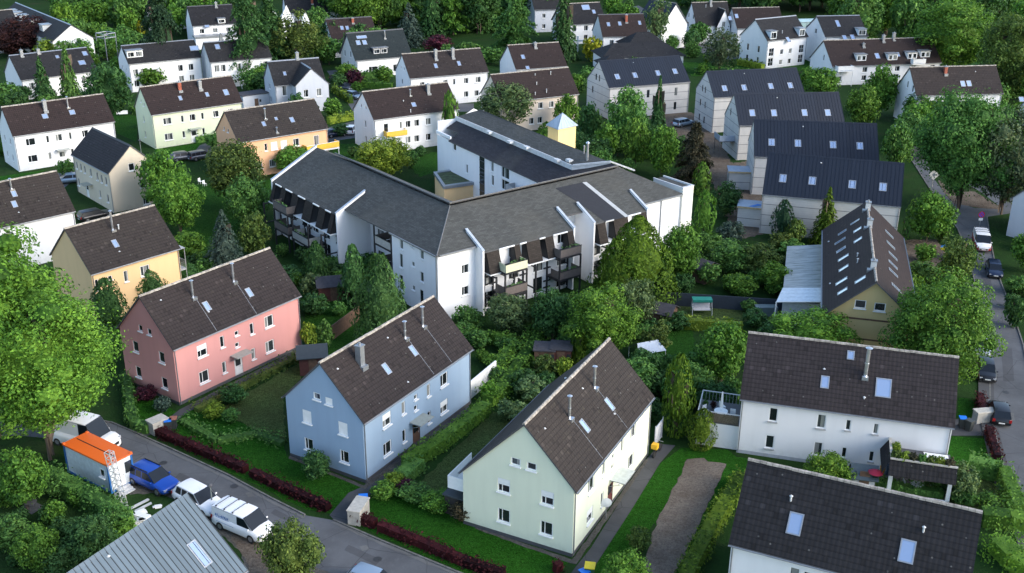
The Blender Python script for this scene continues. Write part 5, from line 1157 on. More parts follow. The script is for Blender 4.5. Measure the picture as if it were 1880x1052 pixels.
# --- left
T('oval', 305, 395, 270, 90, 'green', 'tall green tree beside the beige house, rear of the pair'); T('oval', 333, 432, 305, 98, 'green', 'tall green tree beside the beige house, front of the pair', leafm=.17)
T('round', 437, 385, 247, 118, 'olive', 'olive green tree left of the apartment block, touching the orange house'); T('round', 458, 425, 318, 85, 'mid', 'lower green tree between the olive one and the block')
T('cone', 418, 508, 385, 98, 'blue', 'blue grey spruce left of the apartment block'); T('oval', 470, 480, 385, 58, 'olive', 'yellowish young tree right of the blue grey spruce')
T('shrub', 350, 478, 420, 60, 'green', 'big green shrub at the corner of the yellow house'); T('shrub', 395, 500, 452, 60, 'green', 'big green shrub under the blue grey spruce')
T('yew', 205, 612, 512, 92, 'dark', 'dark yew beside the big tree, between yellow and pink houses'); T('yew', 278, 560, 492, 80, 'dark', 'dark yew right of the yellow house wall, middle of three'); T('yew', 345, 520, 483, 75, 'dark', 'dark yew at the balcony corner of the yellow house')
T('shrub', 180, 660, 590, 60, 'dark', 'dark bush in the shade at the pink house\'s rear corner')
T('cone', 85, 200, 106, 52, 'dark', 'dark spruce before the long grey roof, left one'); T('cone', 132, 190, 78, 42, 'mid', 'slim spruce before the long grey roof, right one'); T('round', 205, 232, 108, 88, 'dark', 'dark broad tree between the upper left houses')
T('round', 62, 100, 24, 105, 'copper', 'dark copper beech before the long white row in the upper left'); T('round', 20, 105, 55, 60, 'copper', 'smaller copper beech at the left edge')
T('round', 100, 118, 66, 60, 'lime', 'yellow green tree right of the copper beech'); T('pine', 305, 150, -25, 100, 'black', 'very tall dark fir in front of the upper left row houses')
T('pine', 462, 150, -35, 100, 'dark', 'tall dark conifer above the grey L-shaped house, left one'); T('pine', 500, 128, -10, 90, 'dark', 'tall dark conifer above the grey L-shaped house, right one')
T('loose', 548, 130, 12, 105, 'olive', 'olive tree with pale blossom in front of the brown roofs, top left of middle')
T('round', 310, 150, 86, 74, 'lime', 'yellow green young tree at the foot of the tall dark fir'); T('round', 280, 165, 120, 50, 'green', 'green tree under the white row house gable')
T('shrub', 232, 160, 125, 42, 'green', 'green bush near the lawn between the upper left houses'); T('round', 478, 165, 118, 40, 'green', 'green tree beside the grey L-shaped house')
T('round', 15, 200, 150, 50, 'mid', 'tree at the left edge behind the white long house'); T('round', 35, 215, 165, 40, 'dark', 'dark tree just left of the white gable end')
# --- middle back
T('column', 827, 272, 168, 32, 'green', 'slim green poplar at the end of the white house with yellow balcony'); T('round', 928, 240, 142, 104, 'pale', 'pale willow like tree in front of the peach house')
T('round', 702, 330, 248, 104, 'lime', 'yellow green tree behind the apartment block ridge'); T('round', 540, 318, 266, 72, 'green', 'green tree below the orange house wall'); T('oval', 858, 372, 330, 26, 'lime', 'small young tree in the apartment courtyard')
T('oval', 1148, 285, 155, 78, 'mid', 'dark leafy tree before the furthest metal roofed house'); T('cone', 1206, 255, 140, 38, 'dark', 'slim tall spruce before the furthest metal roofed house')
T('oval', 1112, 300, 220, 46, 'green', 'pointed hornbeam behind the block, left of three'); T('oval', 1165, 315, 212, 54, 'green', 'pointed hornbeam behind the block, middle of three'); T('oval', 1214, 325, 226, 60, 'green', 'pointed hornbeam behind the block, right of three')
T('pine', 1270, 345, 222, 76, 'brown', 'brownish dark fir beside the building ground'); T('oval', 1082, 270, 184, 46, 'dark', 'dark tree right of the yellow tower'); T('oval', 1040, 245, 170, 52, 'green', 'green tree between the peach house and the yellow tower')
T('column', 1002, 270, 225, 34, 'green', 'green bush left of the yellow tower'); T('shrub', 1080, 160, 120, 40, 'mid', 'bush at the gable of the furthest metal roofed house')
T('loose', 1320, 135, 45, 74, 'grey', 'willow on the grass strip behind the second metal roofed house'); T('shrub', 1268, 92, 52, 32, 'dark', 'dark clipped bush left of the willow'); T('loose', 1203, 95, -8, 52, 'pale', 'tall birch before the white houses at the top, right of middle')
T('shrub', 1086, 112, 64, 36, 'yellow', 'golden yellow bush beside the white cross'); T('cone', 1033, 110, -38, 62, 'dark', 'tall dark spruce left of the white cross'); T('pine', 945, 100, -45, 86, 'mid', 'tall green spruce behind the white house with brown roof')
T('cone', 752, 85, 5, 62, 'blue', 'blue spruce behind the dark green roof'); T('shrub', 805, 100, 62, 52, 'purple', 'purple leaved bush below the dark wood'); T('shrub', 650, 160, 125, 34, 'purple', 'dark purple bush by the white green-roofed house')
T('round', 705, 155, 120, 34, 'green', 'small green tree in front of the dark green roofed house'); T('round', 700, 50, 8, 50, 'green', 'bright tree right of the brick chimney house')
T('shrub', 860, 105, 75, 40, 'mid', 'green bush right of the purple one'); T('shrub', 900, 118, 84, 44, 'mid', 'green bush above the white long house')
# --- right back
T('oval', 1612, 212, 115, 66, 'green', 'dense round tree before the long white row, right of the metal roofs'); T('oval', 1578, 240, 152, 64, 'green', 'dense green tree touching the third metal roof'); T('oval', 1507, 185, 122, 62, 'green', 'green tree above the second metal roof')
T('oval', 1485, 165, 120, 40, 'green', 'green tree beside the glass hall house'); T('round', 1642, 320, 222, 54, 'mid', 'green tree right of the fourth metal roof'); T('round', 1848, 185, 12, 130, 'olive', 'huge olive brown tree at the top right edge')
T('round', 1742, 140, -5, 140, 'green', 'huge bright green tree behind the long white row, top right'); T('round', 1690, 95, -40, 110, 'mid', 'tall tree left of the huge bright one, top right')
T('round', 1790, 190, 110, 60, 'mid', 'tree beside the brick chimney house gable end'); T('shrub', 1885, 500, 425, 60, 'green', 'tall hedge bush at the right edge beside the white van'); T('shrub', 1860, 600, 540, 40, 'dark', 'dark bush on the far side of the right street')
# --- near shrubs
T('oval', 540, 1085, 948, 108, 'olive', 'light green tree at the bottom edge between van and building ground', leafm=.12)
T('shrub', 581, 878, 828, 56, 'dark', 'round dark bush against the gable of the sky blue house', leafm=.1)
T('shrub', 848, 955, 918, 46, 'brown', 'dark reddish clipped bush at the left corner of the pale mint house', leafm=.1)
T('round', 52, 935, 822, 98, 'green', 'light green small tree left of the orange roofed cabin', leafm=.12, bottom=.5)
T('shrub', 104, 962, 918, 40, 'green', 'small round bush beside the garden table, lower left', leafm=.1); T('shrub', 75, 1045, 965, 80, 'green', 'spreading green bush in the lower left corner', leafm=.12)
T('shrub', 10, 930, 880, 60, 'green', 'green bush cut by the left edge, lower left', leafm=.12); T('shrub', 20, 1010, 950, 75, 'mid', 'grey green bush at the left edge below the garden table', leafm=.12)
T('shrub', 170, 1030, 945, 90, 'dark', 'dark bush against the grey metal roof', leafm=.12); T('shrub', 215, 975, 925, 60, 'mid', 'bush at the end of the hedge beside the scaffold parts', leafm=.12); T('shrub', 120, 1050, 1000, 80, 'dark', 'dark bush at the bottom edge, lower left', leafm=.12)
T('shrub', 1516, 890, 832, 84, 'bright', 'bright shrub in front of the long white house wall', leafm=.12); T('shrub', 1760, 918, 845, 58, 'pale', 'round grey green shrub right of the roof terrace', leafm=.12)
T('shrub', 1148, 1085, 1014, 84, 'green', 'leafy bush at the bottom edge beside the soil patch', leafm=.12); T('shrub', 1172, 1010, 966, 44, 'olive', 'thin young bush at the edge of the soil patch', leafm=.1)
T('shrub', 726, 896, 868, 42, 'lime', 'small lime green round bush beside the driveway', leafm=.09); T('shrub', 705, 915, 885, 50, 'green', 'low green bush behind the gate pillar', leafm=.1)
T('shrub', 762, 918, 888, 60, 'mid', 'low dark green bush right of the lime green one', leafm=.1); T('shrub', 805, 935, 900, 62, 'green', 'leafy bush on the lawn edge before the pale mint house', leafm=.1); T('shrub', 745, 905, 880, 36, 'purple', 'dark purple low bush among the green ones on the lawn edge', leafm=.1)
T('shrub', 395, 768, 738, 40, 'lime', 'yellow green low bush at the start of the pink house bed', leafm=.09); T('shrub', 430, 740, 705, 46, 'dark', 'dark low bush in the pink house bed', leafm=.1)
T('shrub', 425, 775, 748, 30, 'mid', 'small bush beside the lawn between pink and blue houses', leafm=.1); T('shrub', 270, 735, 708, 40, 'purple', 'lilac flowering bush against the pink gable', leafm=.1); T('shrub', 300, 755, 728, 30, 'blue', 'grey green bush at the pink gable', leafm=.1)
T('shrub', 570, 640, 590, 34, 'lime', 'bright lime bush at the far corner of the pink house', leafm=.1); T('shrub', 598, 640, 585, 30, 'mid', 'green bush beside the lime one behind the pink house', leafm=.1)
T('shrub', 575, 545, 498, 44, 'pale', 'white flowering shrub before the brown shed'); T('shrub', 530, 520, 488, 60, 'dark', 'dark bush below the left balconies'); T('shrub', 620, 515, 482, 50, 'dark', 'dark bush above the brown shed')
T('shrub', 856, 600, 560, 46, 'mid', 'bush at the white corner of the block, behind the blue house roof'); T('shrub', 980, 610, 560, 46, 'olive', 'olive bush right of the grey green small tree')
T('column', 1062, 668, 605, 28, 'mossy', 'small slim cypress beside the two garden sheds'); T('shrub', 1035, 690, 655, 34, 'lime', 'bright young bush before the garden sheds')
for i, (x, y, t, w_, c, l) in enumerate([(1300,470,425,50,'mid','bush at the foot of the front narrow cypress'),(1345,500,440,80,'mid','spreading garden bush below the building ground'),(1395,510,445,80,'olive','olive garden bush left of the corrugated roof, upper'),
  (1420,540,480,60,'green','green bush left of the corrugated roof, lower'),(1360,545,500,56,'green','garden bush above the garden swing'),(1300,520,480,44,'mid','bush between the brown hut and the leafy tree'),(1255,540,500,40,'dark','dark bush beside the brown hut'),
  (1340,450,405,50,'blue','grey leaved bush near the blue tarpaulin'),(1385,600,565,44,'dark','dark bush beside the hedge with bright top'),(1420,640,590,60,'dark','dark bush in front of the corrugated roof annex'),(1375,572,548,30,'mid','bush right of the garden swing'),
  (1200,650,600,50,'olive','olive bush below the garden hut'),(1180,700,640,60,'dark','dark bush right of the pale mint house roof ridge'),(1215,690,650,46,'mid','bush beside the white garden tent'),(1310,760,700,70,'dark','dark bush behind the balcony terrace'),
  (1340,740,690,40,'mid','bush next to the terrace with white table'),(1260,700,660,50,'dark','dark bush behind the tall dense conifer'),(975,735,690,60,'pale','pale bush between diagonal hedge and roof'),(940,770,735,56,'pale','white flowering bush beside the shed end of the lawn'),
  (900,735,700,40,'bright','bright bush at the white fence'),(1000,690,650,44,'olive','olive bush before the brown sheds'),(880,640,605,44,'mid','bush in the small plot behind the blue house'),(1450,470,440,50,'mid','bush below the dark cypress'),
  (1490,480,450,50,'dark','dark bush beneath the spruce'),(1690,520,480,60,'mid','bush below the bare garden by the street'),(1670,560,500,50,'green','bush at the right side of the skylight roof'),(1730,520,490,60,'olive','low willow bush by the street')]):
    T('shrub', x, y, t, w_, c, l)
T('oval', 1660, 450, 395, 14, 'mid', 'slim young conifer right of the skylight roof'); T('column', 1628, 425, 385, 14, 'mossy', 'little cypress behind the skylight roof')
# --- the wood behind everything, and garden trees between the back houses
rr = random.Random(5)
def band(n, x0, x1, y0, y1, hmin, hmax, kinds, cols, label, group, wmul=.42):
    for i in range(n):
        x = x0+(x1-x0)*(i+rr.random()*.8)/n; y = rr.uniform(y0, y1); P = G(x, y); h = rr.uniform(hmin, hmax); k = rr.choice(kinds)
        plant_at(P, k, h*wmul*rr.uniform(.75, 1.15)*(.62 if k in ('cone', 'pine', 'column') else 1), h, rr.choice(cols), label, group)
band(24, 640, 1010, 18, 66, 16, 22, ('round', 'pine', 'cone', 'round'), ('dark', 'mid', 'dark', 'green', 'mid'), 'tall dark tree in the wood at the top middle, behind the houses', 'trees of the dark wood at the top middle', .46)
band(20, 620, 1130, -30, 8, 18, 24, ('round', 'pine', 'round'), ('dark', 'mid', 'dark'), 'tall tree at the back of the wood along the top edge', 'back row trees of the wood', .5)
band(30, 1330, 1900, 0, 36, 15, 21, ('round',), ('dark', 'mid', 'dark', 'green'), 'dense dark tree of the wood in the top right', 'trees of the wood at the top right', .5)
band(15, 1540, 1900, 45, 105, 14, 18, ('round',), ('dark', 'mid', 'green'), 'broad tree before the wood behind the long white row', 'front row trees of the wood at the top right', .4)
band(20, 1320, 1960, -60, -20, 18, 26, ('round',), ('dark', 'mid', 'dark'), 'tree at the far back of the wood in the top right', 'back row trees of the top right wood', .5)
band(34, 110, 440, 15, 72, 7, 12, ('round', 'oval', 'round'), ('green', 'mid', 'dark', 'bright'), 'garden tree among the upper left gardens behind the houses', 'garden trees in the upper left', .42)
band(34, -40, 660, -45, 2, 10, 16, ('round', 'oval'), ('green', 'mid', 'dark'), 'tree along the top edge behind the upper left houses', 'trees along the top edge, left', .42)
band(16, 120, 260, 70, 140, 4, 7, ('round', 'shrub'), ('green', 'mid', 'mid'), 'small leafy tree in the garden behind the long grey roof', 'small trees in the garden behind the long grey roof', .5)
band(14, 560, 700, 60, 120, 5, 9, ('round', 'oval'), ('mid', 'green', 'dark'), 'leafy garden tree around the brown and green roofed houses', 'garden trees around the brown and green roofs', .45)
band(8, 1110, 1300, 95, 140, 2.5, 4.5, ('shrub', 'round'), ('mid', 'green'), 'garden bush behind the furthest metal roofed house', 'garden bushes behind the furthest metal roofed house', .5)
band(14, 1120, 1300, 10, 90, 4, 8, ('shrub', 'round'), ('mid', 'dark', 'green'), 'garden tree between the white houses at the top', 'garden trees between the white houses at the top', .45)
band(20, 440, 660, 100, 225, 2.5, 5, ('shrub', 'round'), ('mid', 'green', 'dark'), 'garden bush around the grey L-shaped house', 'garden bushes around the grey L-shaped house', .5)
band(16, 820, 1080, 100, 190, 2.5, 4.5, ('shrub',), ('mid', 'green', 'dark'), 'garden bush between the back houses in the middle', 'garden bushes between the middle back houses', .5)
band(22, 1660, 1900, 160, 300, 4, 8, ('round', 'shrub'), ('mid', 'dark', 'green'), 'leafy undergrowth tree behind the chestnuts on the right', 'undergrowth trees behind the chestnuts', .5)
band(8, 190, 500, 180, 300, 2, 3.5, ('shrub',), ('mid', 'green', 'dark'), 'low garden bush among the left long houses', 'garden bushes among the left long houses', .55)
band(20, 490, 740, 470, 580, 1.6, 3.2, ('shrub',), ('dark', 'mid', 'green'), 'low bush in the shady garden before the block\'s left wing', 'low bushes before the left wing', .6)
band(6, 1180, 1250, 600, 650, 1.2, 2.2, ('shrub',), ('dark', 'mid', 'green', 'olive'), 'low bush beside the brown hut behind the dome shaped tree', 'low bushes beside the brown hut', .65)
band(24, 1190, 1450, 440, 535, 1.4, 3, ('shrub',), ('dark', 'mid', 'green', 'olive'), 'low bush in the allotments right of the apartment block', 'low bushes in the allotments', .65)
band(18, 840, 1080, 580, 720, 1.2, 2.6, ('shrub',), ('dark', 'mid', 'green'), 'low bush in the plots behind the blue and mint houses', 'low bushes in the plots behind the houses', .6)
band(14, 1140, 1330, 660, 780, 2, 4, ('shrub', 'round'), ('dark', 'mid', 'dark'), 'dark bush behind the mint house roof', 'dark bushes behind the mint house', .5)
band(10, 1640, 1780, 440, 560, 1.4, 3, ('shrub',), ('mid', 'olive', 'green'), 'garden bush between skylight roof and the right hand street', 'garden bushes beside the right hand street', .6)
band(7, 1855, 1900, 430, 580, 1.2, 2.2, ('shrub',), ('mid', 'dark', 'green'), 'bush in the front gardens across the right hand street', 'bushes across the right hand street', .6)
band(14, 0, 240, 880, 1050, 1.0, 2.2, ('shrub',), ('mid', 'dark', 'green'), 'low bush in the lower left garden behind the dark hedge', 'low bushes in the lower left garden', .6)
band(10, 230, 520, 440, 520, 1.5, 3.2, ('shrub',), ('mid', 'dark', 'green'), 'bush between yellow house, yews and apartment block', 'bushes beside the yellow house', .6)
band(10, 0, 130, 180, 330, 2, 4, ('shrub', 'round'), ('mid', 'dark', 'green'), 'bush at the left edge among the long houses', 'bushes at the left edge', .55)
band(12, 1260, 1560, 100, 140, 2, 4, ('shrub', 'round'), ('mid', 'green', 'dark'), 'bush along the grass strip behind the metal roofs', 'bushes along the grass strip', .5)
band(10, 620, 860, 215, 330, 1.5, 3, ('shrub',), ('mid', 'dark', 'brown'), 'shrub in the gardens behind the block left wing', 'shrubs behind the left wing', .55)
band(10, 1060, 1260, 240, 330, 3, 6, ('shrub', 'round'), ('mid', 'dark'), 'dark undergrowth behind the pointed hornbeams', 'undergrowth behind the hornbeams', .5)
band(9, 1700, 1850, 900, 1000, 1., 1.8, ('shrub',), ('mid', 'dark', 'olive'), 'low bush in the garden right of the lower right roof', 'low bushes right of the lower right roof', .6)
# ------------------------------------------------------------------ hedges
def hedge(px, w, h, c, label, group=None, leafm=.09, loose=.12, world=False):
    P = [G(*p) for p in px] if not world else px; vs, fs = [], []; r = random.Random(len(label)+int(px[0][0])); d0 = (P[0]-CP).length; ls = max(leafm*1.25, d0*.0013)
    o0 = P[0].copy(); mb = MB()
    for a, b in zip(P, P[1:]):
        d = b-a; L = d.length; d.normalize(); n = V((-d.y, d.x, 0))
        area = L*(2*h+w); N = int(area/(2.2*ls*ls)*1.05)
        for _ in range(N):
            s = r.random()*L; k = r.random()*(2*h+w); und = 1+.13*sin(s*1.7+a.x)+.10*sin(s*4.1+a.y)+.05*sin(s*9.3)
            if k < h: p = n*(-w/2)*und; z = k; nn = -n
            elif k < h+w: p = n*(k-h-w/2); z = h*und; nn = V((0, 0, 1))
            else: p = n*(w/2)*und; z = k-h-w; nn = n
            q = a+d*s+p+V((0, 0, z))+rdir(r)*r.uniform(0, loose*2.2+.08); q.z = max(.03, q.z)
            leaf(vs, fs, q-o0, (nn+V((0, 0, .3))+rdir(r)*.75).normalized(), ls*r.uniform(.6, 1.35), r)
        k = len(vs); e = d*.0; cw_ = .4 if loose < .2 else .26; A = [a-n*w*cw_-o0, a+n*w*cw_-o0, b+n*w*cw_-o0, b-n*w*cw_-o0]
        vs += [V((p.x, p.y, 0)) for p in A]+[V((p.x, p.y, h*(.86 if loose < .2 else .66))) for p in A]
        for f in ((4,5,6,7), (0,1,5,4), (1,2,6,5), (2,3,7,6), (3,0,4,7)): fs.append(tuple(k+i for i in f))
    me = bpy.data.meshes.new('hedge'); me.from_pydata([tuple(v) for v in vs], [], fs); me.materials.append(LEAF)
    o = link('hedge', me, None, (o0.x, o0.y, 0)); k = COL[c] if isinstance(c, str) else c; o.color = (*k, 1); return tag(o, label, 'hedge', group)
RED = (.038, .009, .013)
hedge([(290,797),(370,832),(452,867)], .85, .75, RED, 'dark red barberry hedge along the street before the pink house lawn'); hedge([(463,873),(530,905),(603,938)], .8, .75, RED, 'dark red barberry hedge along the street before the blue house gable')
hedge([(652,956),(690,968)], .8, .8, RED, 'short dark red hedge beside the gate pillar of the mint house'); hedge([(697,972),(780,1005),(850,1036),(925,1062)], .8, .75, RED, 'dark red barberry hedge along the street before the mint house lawn')
hedge([(1018,1052),(1030,1046)], .6, .9, RED, 'dark red clump at the bottom edge beside the garden path'); hedge([(1813,795),(1822,825),(1830,850)], .7, .9, RED, 'dark red hedge beside the right hand street'); hedge([(1797,735),(1803,770)], .7, 1.0, RED, 'short dark red hedge before the parked black car')
hedge([(745,862),(800,830),(850,792),(893,757)], 1.3, 1.3, 'green', 'tall leafy hedge along the side of the sky blue house'); hedge([(735,890),(768,858)], 1.6, 1.1, 'mid', 'clipped box hedge at the front end of the tall leafy hedge', loose=.05)
hedge([(360,757),(450,712),(510,680),(560,655)], 1.1, .7, 'olive', 'low olive bed planting along the pink house wall', loose=.25)
hedge([(335,775),(400,812),(470,800),(520,818)], 1.2, .6, 'mid', 'low straggling border hedge between the lawns of pink and blue houses', loose=.3)
hedge([(990,625),(965,660),(925,720),(895,745)], 2.2, 1.5, 'green', 'wide diagonal hedge behind the gap between blue and mint houses', loose=.25); hedge([(850,625),(905,630),(945,640)], 1.0, 1.4, 'green', 'clipped hedge closing the small plot behind the blue house', loose=.05); hedge([(942,640),(925,670),(905,700)], 1.0, 1.4, 'green', 'clipped hedge running down beside the small plot', loose=.05)
hedge([(1362,888),(1335,930),(1305,980),(1268,1052),(1255,1085)], 1.3, 1.3, 'mossy', 'leafy hedge between soil patch and lower right house')
hedge([(1775,868),(1835,880)], 1.4, 1.7, 'mid', 'dark clipped hedge behind the round grey green shrub', loose=.06); hedge([(1838,882),(1850,915),(1868,955)], 1.2, 1.7, 'green', 'clipped hedge along the right hand street', loose=.06)
hedge([(1800,960),(1850,965),(1900,975)], 2.5, 1.8, 'green', 'bulky green hedge right of the lower right roof', loose=.3); hedge([(1830,1010),(1860,1040),(1900,1065)], 3., 1.8, 'bright', 'bright bulky hedge in the lower right corner', loose=.3)
hedge([(603,228),(648,219)], 1.2, 1.5, 'lime', 'bright clipped hedge beside the white house with yellow balcony', loose=.05); hedge([(612,168),(645,190)], 1.0, 1.5, 'lime', 'bright clipped hedge beside the grey L-shaped house', loose=.05)
hedge([(1353,118),(1400,128)], 1.5, 1.5, 'lime', 'bright clipped hedge before the white three storey house', loose=.05); hedge([(1250,602),(1362,610)], 1.0, 1.3, 'lime', 'long clipped hedge with bright top in the allotments', loose=.05)
hedge([(90,888),(150,920),(195,948),(235,972)], 1.6, 1.6, 'mid', 'dark green hedge beside the orange roofed cabin'); hedge([(235,700),(245,785),(275,795)], .9, 1., 'mid', 'hedge left of the pink house gable')
hedge([(660,145),(720,142)], 1., 1.6, 'mid', 'hedge in front of the green roofed house'); hedge([(660,160),(720,165)], 1., 1.5, 'green', 'hedge beside the lawn behind the white house', loose=.06); hedge([(1275,135),(1380,138)], 1.5, 1.4, 'mid', 'hedge along the grass strip behind the metal roofs'); hedge([(240,35),(262,62)], 1.5, 2.0, 'yellow', 'yellow hedge in the upper left gardens', loose=.06)
hedge([(360,262),(398,256)], 1.0, 1.2, 'mid', 'hedge before the pale green house door'); hedge([(1565,880),(1640,900),(1730,915)], .9, .8, 'mid', 'low planting along the ridge side of the terrace')
# ------------------------------------------------------------------ vehicles
def paint(name, c, metal=.2): 
    if name in MC: return MC[name]
    m, nt, b = new_mat(name); b.inputs['Base Color'].default_value = (*c, 1); b.inputs['Roughness'].default_value = .3; b.inputs['Metallic'].default_value = metal; b.inputs['Specular IOR Level'].default_value = .35
    b.inputs['Coat Weight'].default_value = .3 if 'glass' not in name else 0; b.inputs['Coat Roughness'].default_value = .05; MC[name] = m; return m
CARGLASS = paint('car_glass', (.006, .010, .016), 0); LAMP = paint('lamp_glass', (.6, .62, .65), .4); RED_L = paint('tail_lamp', (.28, .01, .01), 0); PLATE = plain('plate_white', (.7, .7, .68), .5)
TRIM = plain('black_plastic', (.02, .02, .022), .6)
def rotz(px0, px1):
    a, b = G(*px0), G(*px1); return (a+b)/2, atan2(b.y-a.y, b.x-a.x)
def car(tail, nose, label, body, kind='hatch', group=None, L=None, twotone=None, name='parked_car', cat='car', rails=False):
    """tail, nose: survey pixels of the ground under the two ends"""
    c, rz = rotz(tail, nose); e = thing(name, (c.x, c.y, .01), rz, label, cat, group)
    d = dict(hatch=(4.2, 1.76, 1.46, -.485, -.36, .10, .27, .60), estate=(4.7, 1.82, 1.48, -.49, -.43, .08, .24, .60), suv=(4.7, 1.9, 1.68, -.485, -.38, .07, .24, .60),
             van=(5.1, 1.98, 1.95, -.495, -.47, .17, .34, .57), camper=(6.6, 2.2, 2.75, -.495, -.48, .20, .33, .5))[kind]
    L, W, H, xr, xrt, xft, xw, bf = d if L is None else (L, *d[1:]); w = W/2; zb = .22 if kind != 'suv' else .28
    zbelt = H*bf; zn = H*bf*.86 if kind in ('hatch', 'estate', 'suv') else H*.50; zr_ = zbelt*1.06
    # lower body loft along x
    st = [(-.5, .50, zr_*.55, .84, .35), (-.485, .86, zr_*.96, .93, zb+.06), (-.40, .97, zr_, 1, zb), (-.2, 1, zbelt*1.02, 1, zb), (0, 1, zbelt, 1, zb), (.2, 1, zbelt*.99, 1, zb), (xw, .985, zbelt*.96, 1, zb), (.40, .95, zn, .98, zb), (.465, .86, zn*.92, .9, zb+.03), (.495, .72, zn*.74, .78, zb+.08), (.5, .5, zn*.55, .6, zb+.15)]
    rings = []
    for x, wt, zt, wm, z0 in st:
        X = x*L; rings.append([(X, -w*wm*.90, z0), (X, -w*wm, z0+.14), (X, -w*wm, (z0+zt)/2+.05), (X, -w*wt*.94, zt-.035), (X, -w*wt*.82, zt), (X, 0, zt+.035), (X, w*wt*.82, zt), (X, w*wt*.94, zt-.035), (X, w*wm, (z0+zt)/2+.05), (X, w*wm, z0+.14), (X, w*wm*.90, z0)])
    mb = MB()
    for A, B in zip(rings, rings[1:]):
        for i in range(11): j = (i+1) % 11; mb.face([A[i], B[i], B[j], A[j]], 1 if (twotone and (A[i][2]+A[j][2]+B[i][2])/3 < zbelt*.8 and i not in (3, 4, 5, 6)) else 0)
    mb.face(rings[0]); mb.face(rings[-1][::-1])
    bo = mb.build('body', [body, twotone or body], e, smooth=True)
    for p in bo.data.polygons: p.use_smooth = abs(p.normal.z) < 2
    # roof and pillars
    wb, wr = w*.90, w*(.74 if kind not in ('van', 'camper') else .86); zt = H
    def sec(x, f, z): return [(x*L, -f, z), (x*L, f, z)]
    rb, rt, ft, wbp = xr*.985, xrt, xft, xw; zbe = zbelt*1.0
    mb = MB(); xs = [rt-.004, rt+.05, (rt+ft)/2, ft-.05, ft+.004]; zs_ = [zt-.05, zt-.005, zt, zt-.01, zt-.05]
    for k in range(4):
        a, b = xs[k]*L, xs[k+1]*L; za, zb_ = zs_[k], zs_[k+1]
        for y0, y1, da, db in ((-wr, -wr*.5, -.05, 0), (-wr*.5, wr*.5, 0, 0), (wr*.5, wr, 0, -.05)): mb.face([(a, y0, za+da), (b, y0, zb_+da), (b, y1, zb_+db), (a, y1, za+db)])
    ro = mb.build('roof', body, e, smooth=True)
    if kind in ('van', 'camper') or rails:
        for k in range(3 if kind == 'van' else 0):
            mb = MB(); x = (rt+.08+k*.17)*L; mb.box((x-.02, -wr*.92, zt+.04), (x+.02, wr*.92, zt+.07)); [mb.box((x-.05, y-.04, zt-.06), (x+.05, y+.04, zt+.045)) for y in (-wr*.9, wr*.9)]; mb.build('roof_bar', TRIM, ro)
        if rails:
            for y in (-wr*.93, wr*.93): mb = MB(); mb.box((rt*L+.15, y-.02, zt-.05), (ft*L-.1, y+.02, zt+.04)); mb.build('roof_rail', TRIM, ro)
    def quad(name, pts, m, par=e): mb = MB(); mb.face(pts); return mb.build(name, m, par)
    zlo = zbelt*.985
    quad('windscreen', [(wbp*L, -wb*.95, zlo*.97), (wbp*L, wb*.95, zlo*.97), (ft*L, wr*.97, zt-.05), (ft*L, -wr*.97, zt-.05)], CARGLASS)
    quad('rear_window', [(rb*L, wb*.95, zlo), (rb*L, -wb*.95, zlo), (rt*L, -wr*.97, zt-.05), (rt*L, wr*.97, zt-.05)], CARGLASS if kind != 'camper' else body)
    for sg in (-1, 1):
        B = lambda x, z: (x*L, sg*(wb+(wr-wb)*(z-zlo)/(zt-.10-zlo)), z); ztp = zt-.10
        full = [B(rb+.005, zlo), B(wbp-.005, zlo), B(ft, ztp), B(rt, ztp)]
        quad('side_frame', full, body)
        out = lambda p: (p[0], p[1]+sg*.012, p[2])
        if kind in ('van', 'camper'): spans = [(ft-.13, ft+.01)]
        elif kind == 'hatch': spans = [(rt+.035, (rt+ft)/2-.02), ((rt+ft)/2, ft-.01)]
        else: spans = [(rt+.02, rt+.13), (rt+.15, (rt+ft)/2+.06), ((rt+ft)/2+.08, ft-.01)]
        for k, (a, b) in enumerate(spans):
            last = k == len(spans)-1; lo, hi = zlo+.03, ztp-.03
            pts = [out(B(a-(.03 if k == 0 and kind not in ('van', 'camper') else 0), lo)), out(B((wbp-.035) if last else b, lo)), out(B(b, hi)), out(B(a, hi))]
            quad('side_window', pts, CARGLASS)
        mb = MB(); mx = (wbp-.055)*L; mb.box((mx-.04, sg*(w-.06) if sg > 0 else -w-.10, zlo+.0), (mx+.04, w+.10 if sg > 0 else -w+.06, zlo+.10)); mb.build('mirror', body, e)
        mb = MB(); y0, y1 = sorted((sg*w*.55, sg*w*.86)); mb.box((L*.455, y0, zn*.66), (L*.490, y1, zn*.84)); mb.build('headlight', LAMP, e)
        mb = MB(); y0, y1 = sorted((sg*w*.66, sg*w*.93)); mb.box((-L*.497, y0, zr_*.62), (-L*.478, y1, zr_*.92)); mb.build('taillight', RED_L, e)
    mb = MB(); mb.box((L*.487, -w*.5, zn*.42), (L*.503, w*.5, zn*.60)); mb.build('grille', TRIM, e)
    mb = MB(); mb.box((L*.47, -w*.85, zb+.02), (L*.497, w*.85, zb+.16)); mb.build('bumper', TRIM, e)
    for x in (L*.5045, -L*.502): mb = MB(); mb.box((x-.012, -.26, .42), (x+.012, .26, .53)); mb.build('number_plate', PLATE, e)
    wr_ = .33 if kind in ('hatch', 'estate') else .36
    for x in (-.31*L, .31*L):
        for sg in (-1, 1):
            mb = MB(); mb.tube((x, sg*(w-.20), wr_), (x, sg*(w+.015), wr_), wr_, n=18); wo = mb.build('wheel', RUB, e)
            mb = MB(); mb.tube((x, sg*(w-.1), wr_), (x, sg*(w+.025), wr_), wr_*.62, wr_*.58, n=10); mb.build('rim', plain('alloy', (.35, .36, .38), .35, .7), wo)
    return e, L, W, H
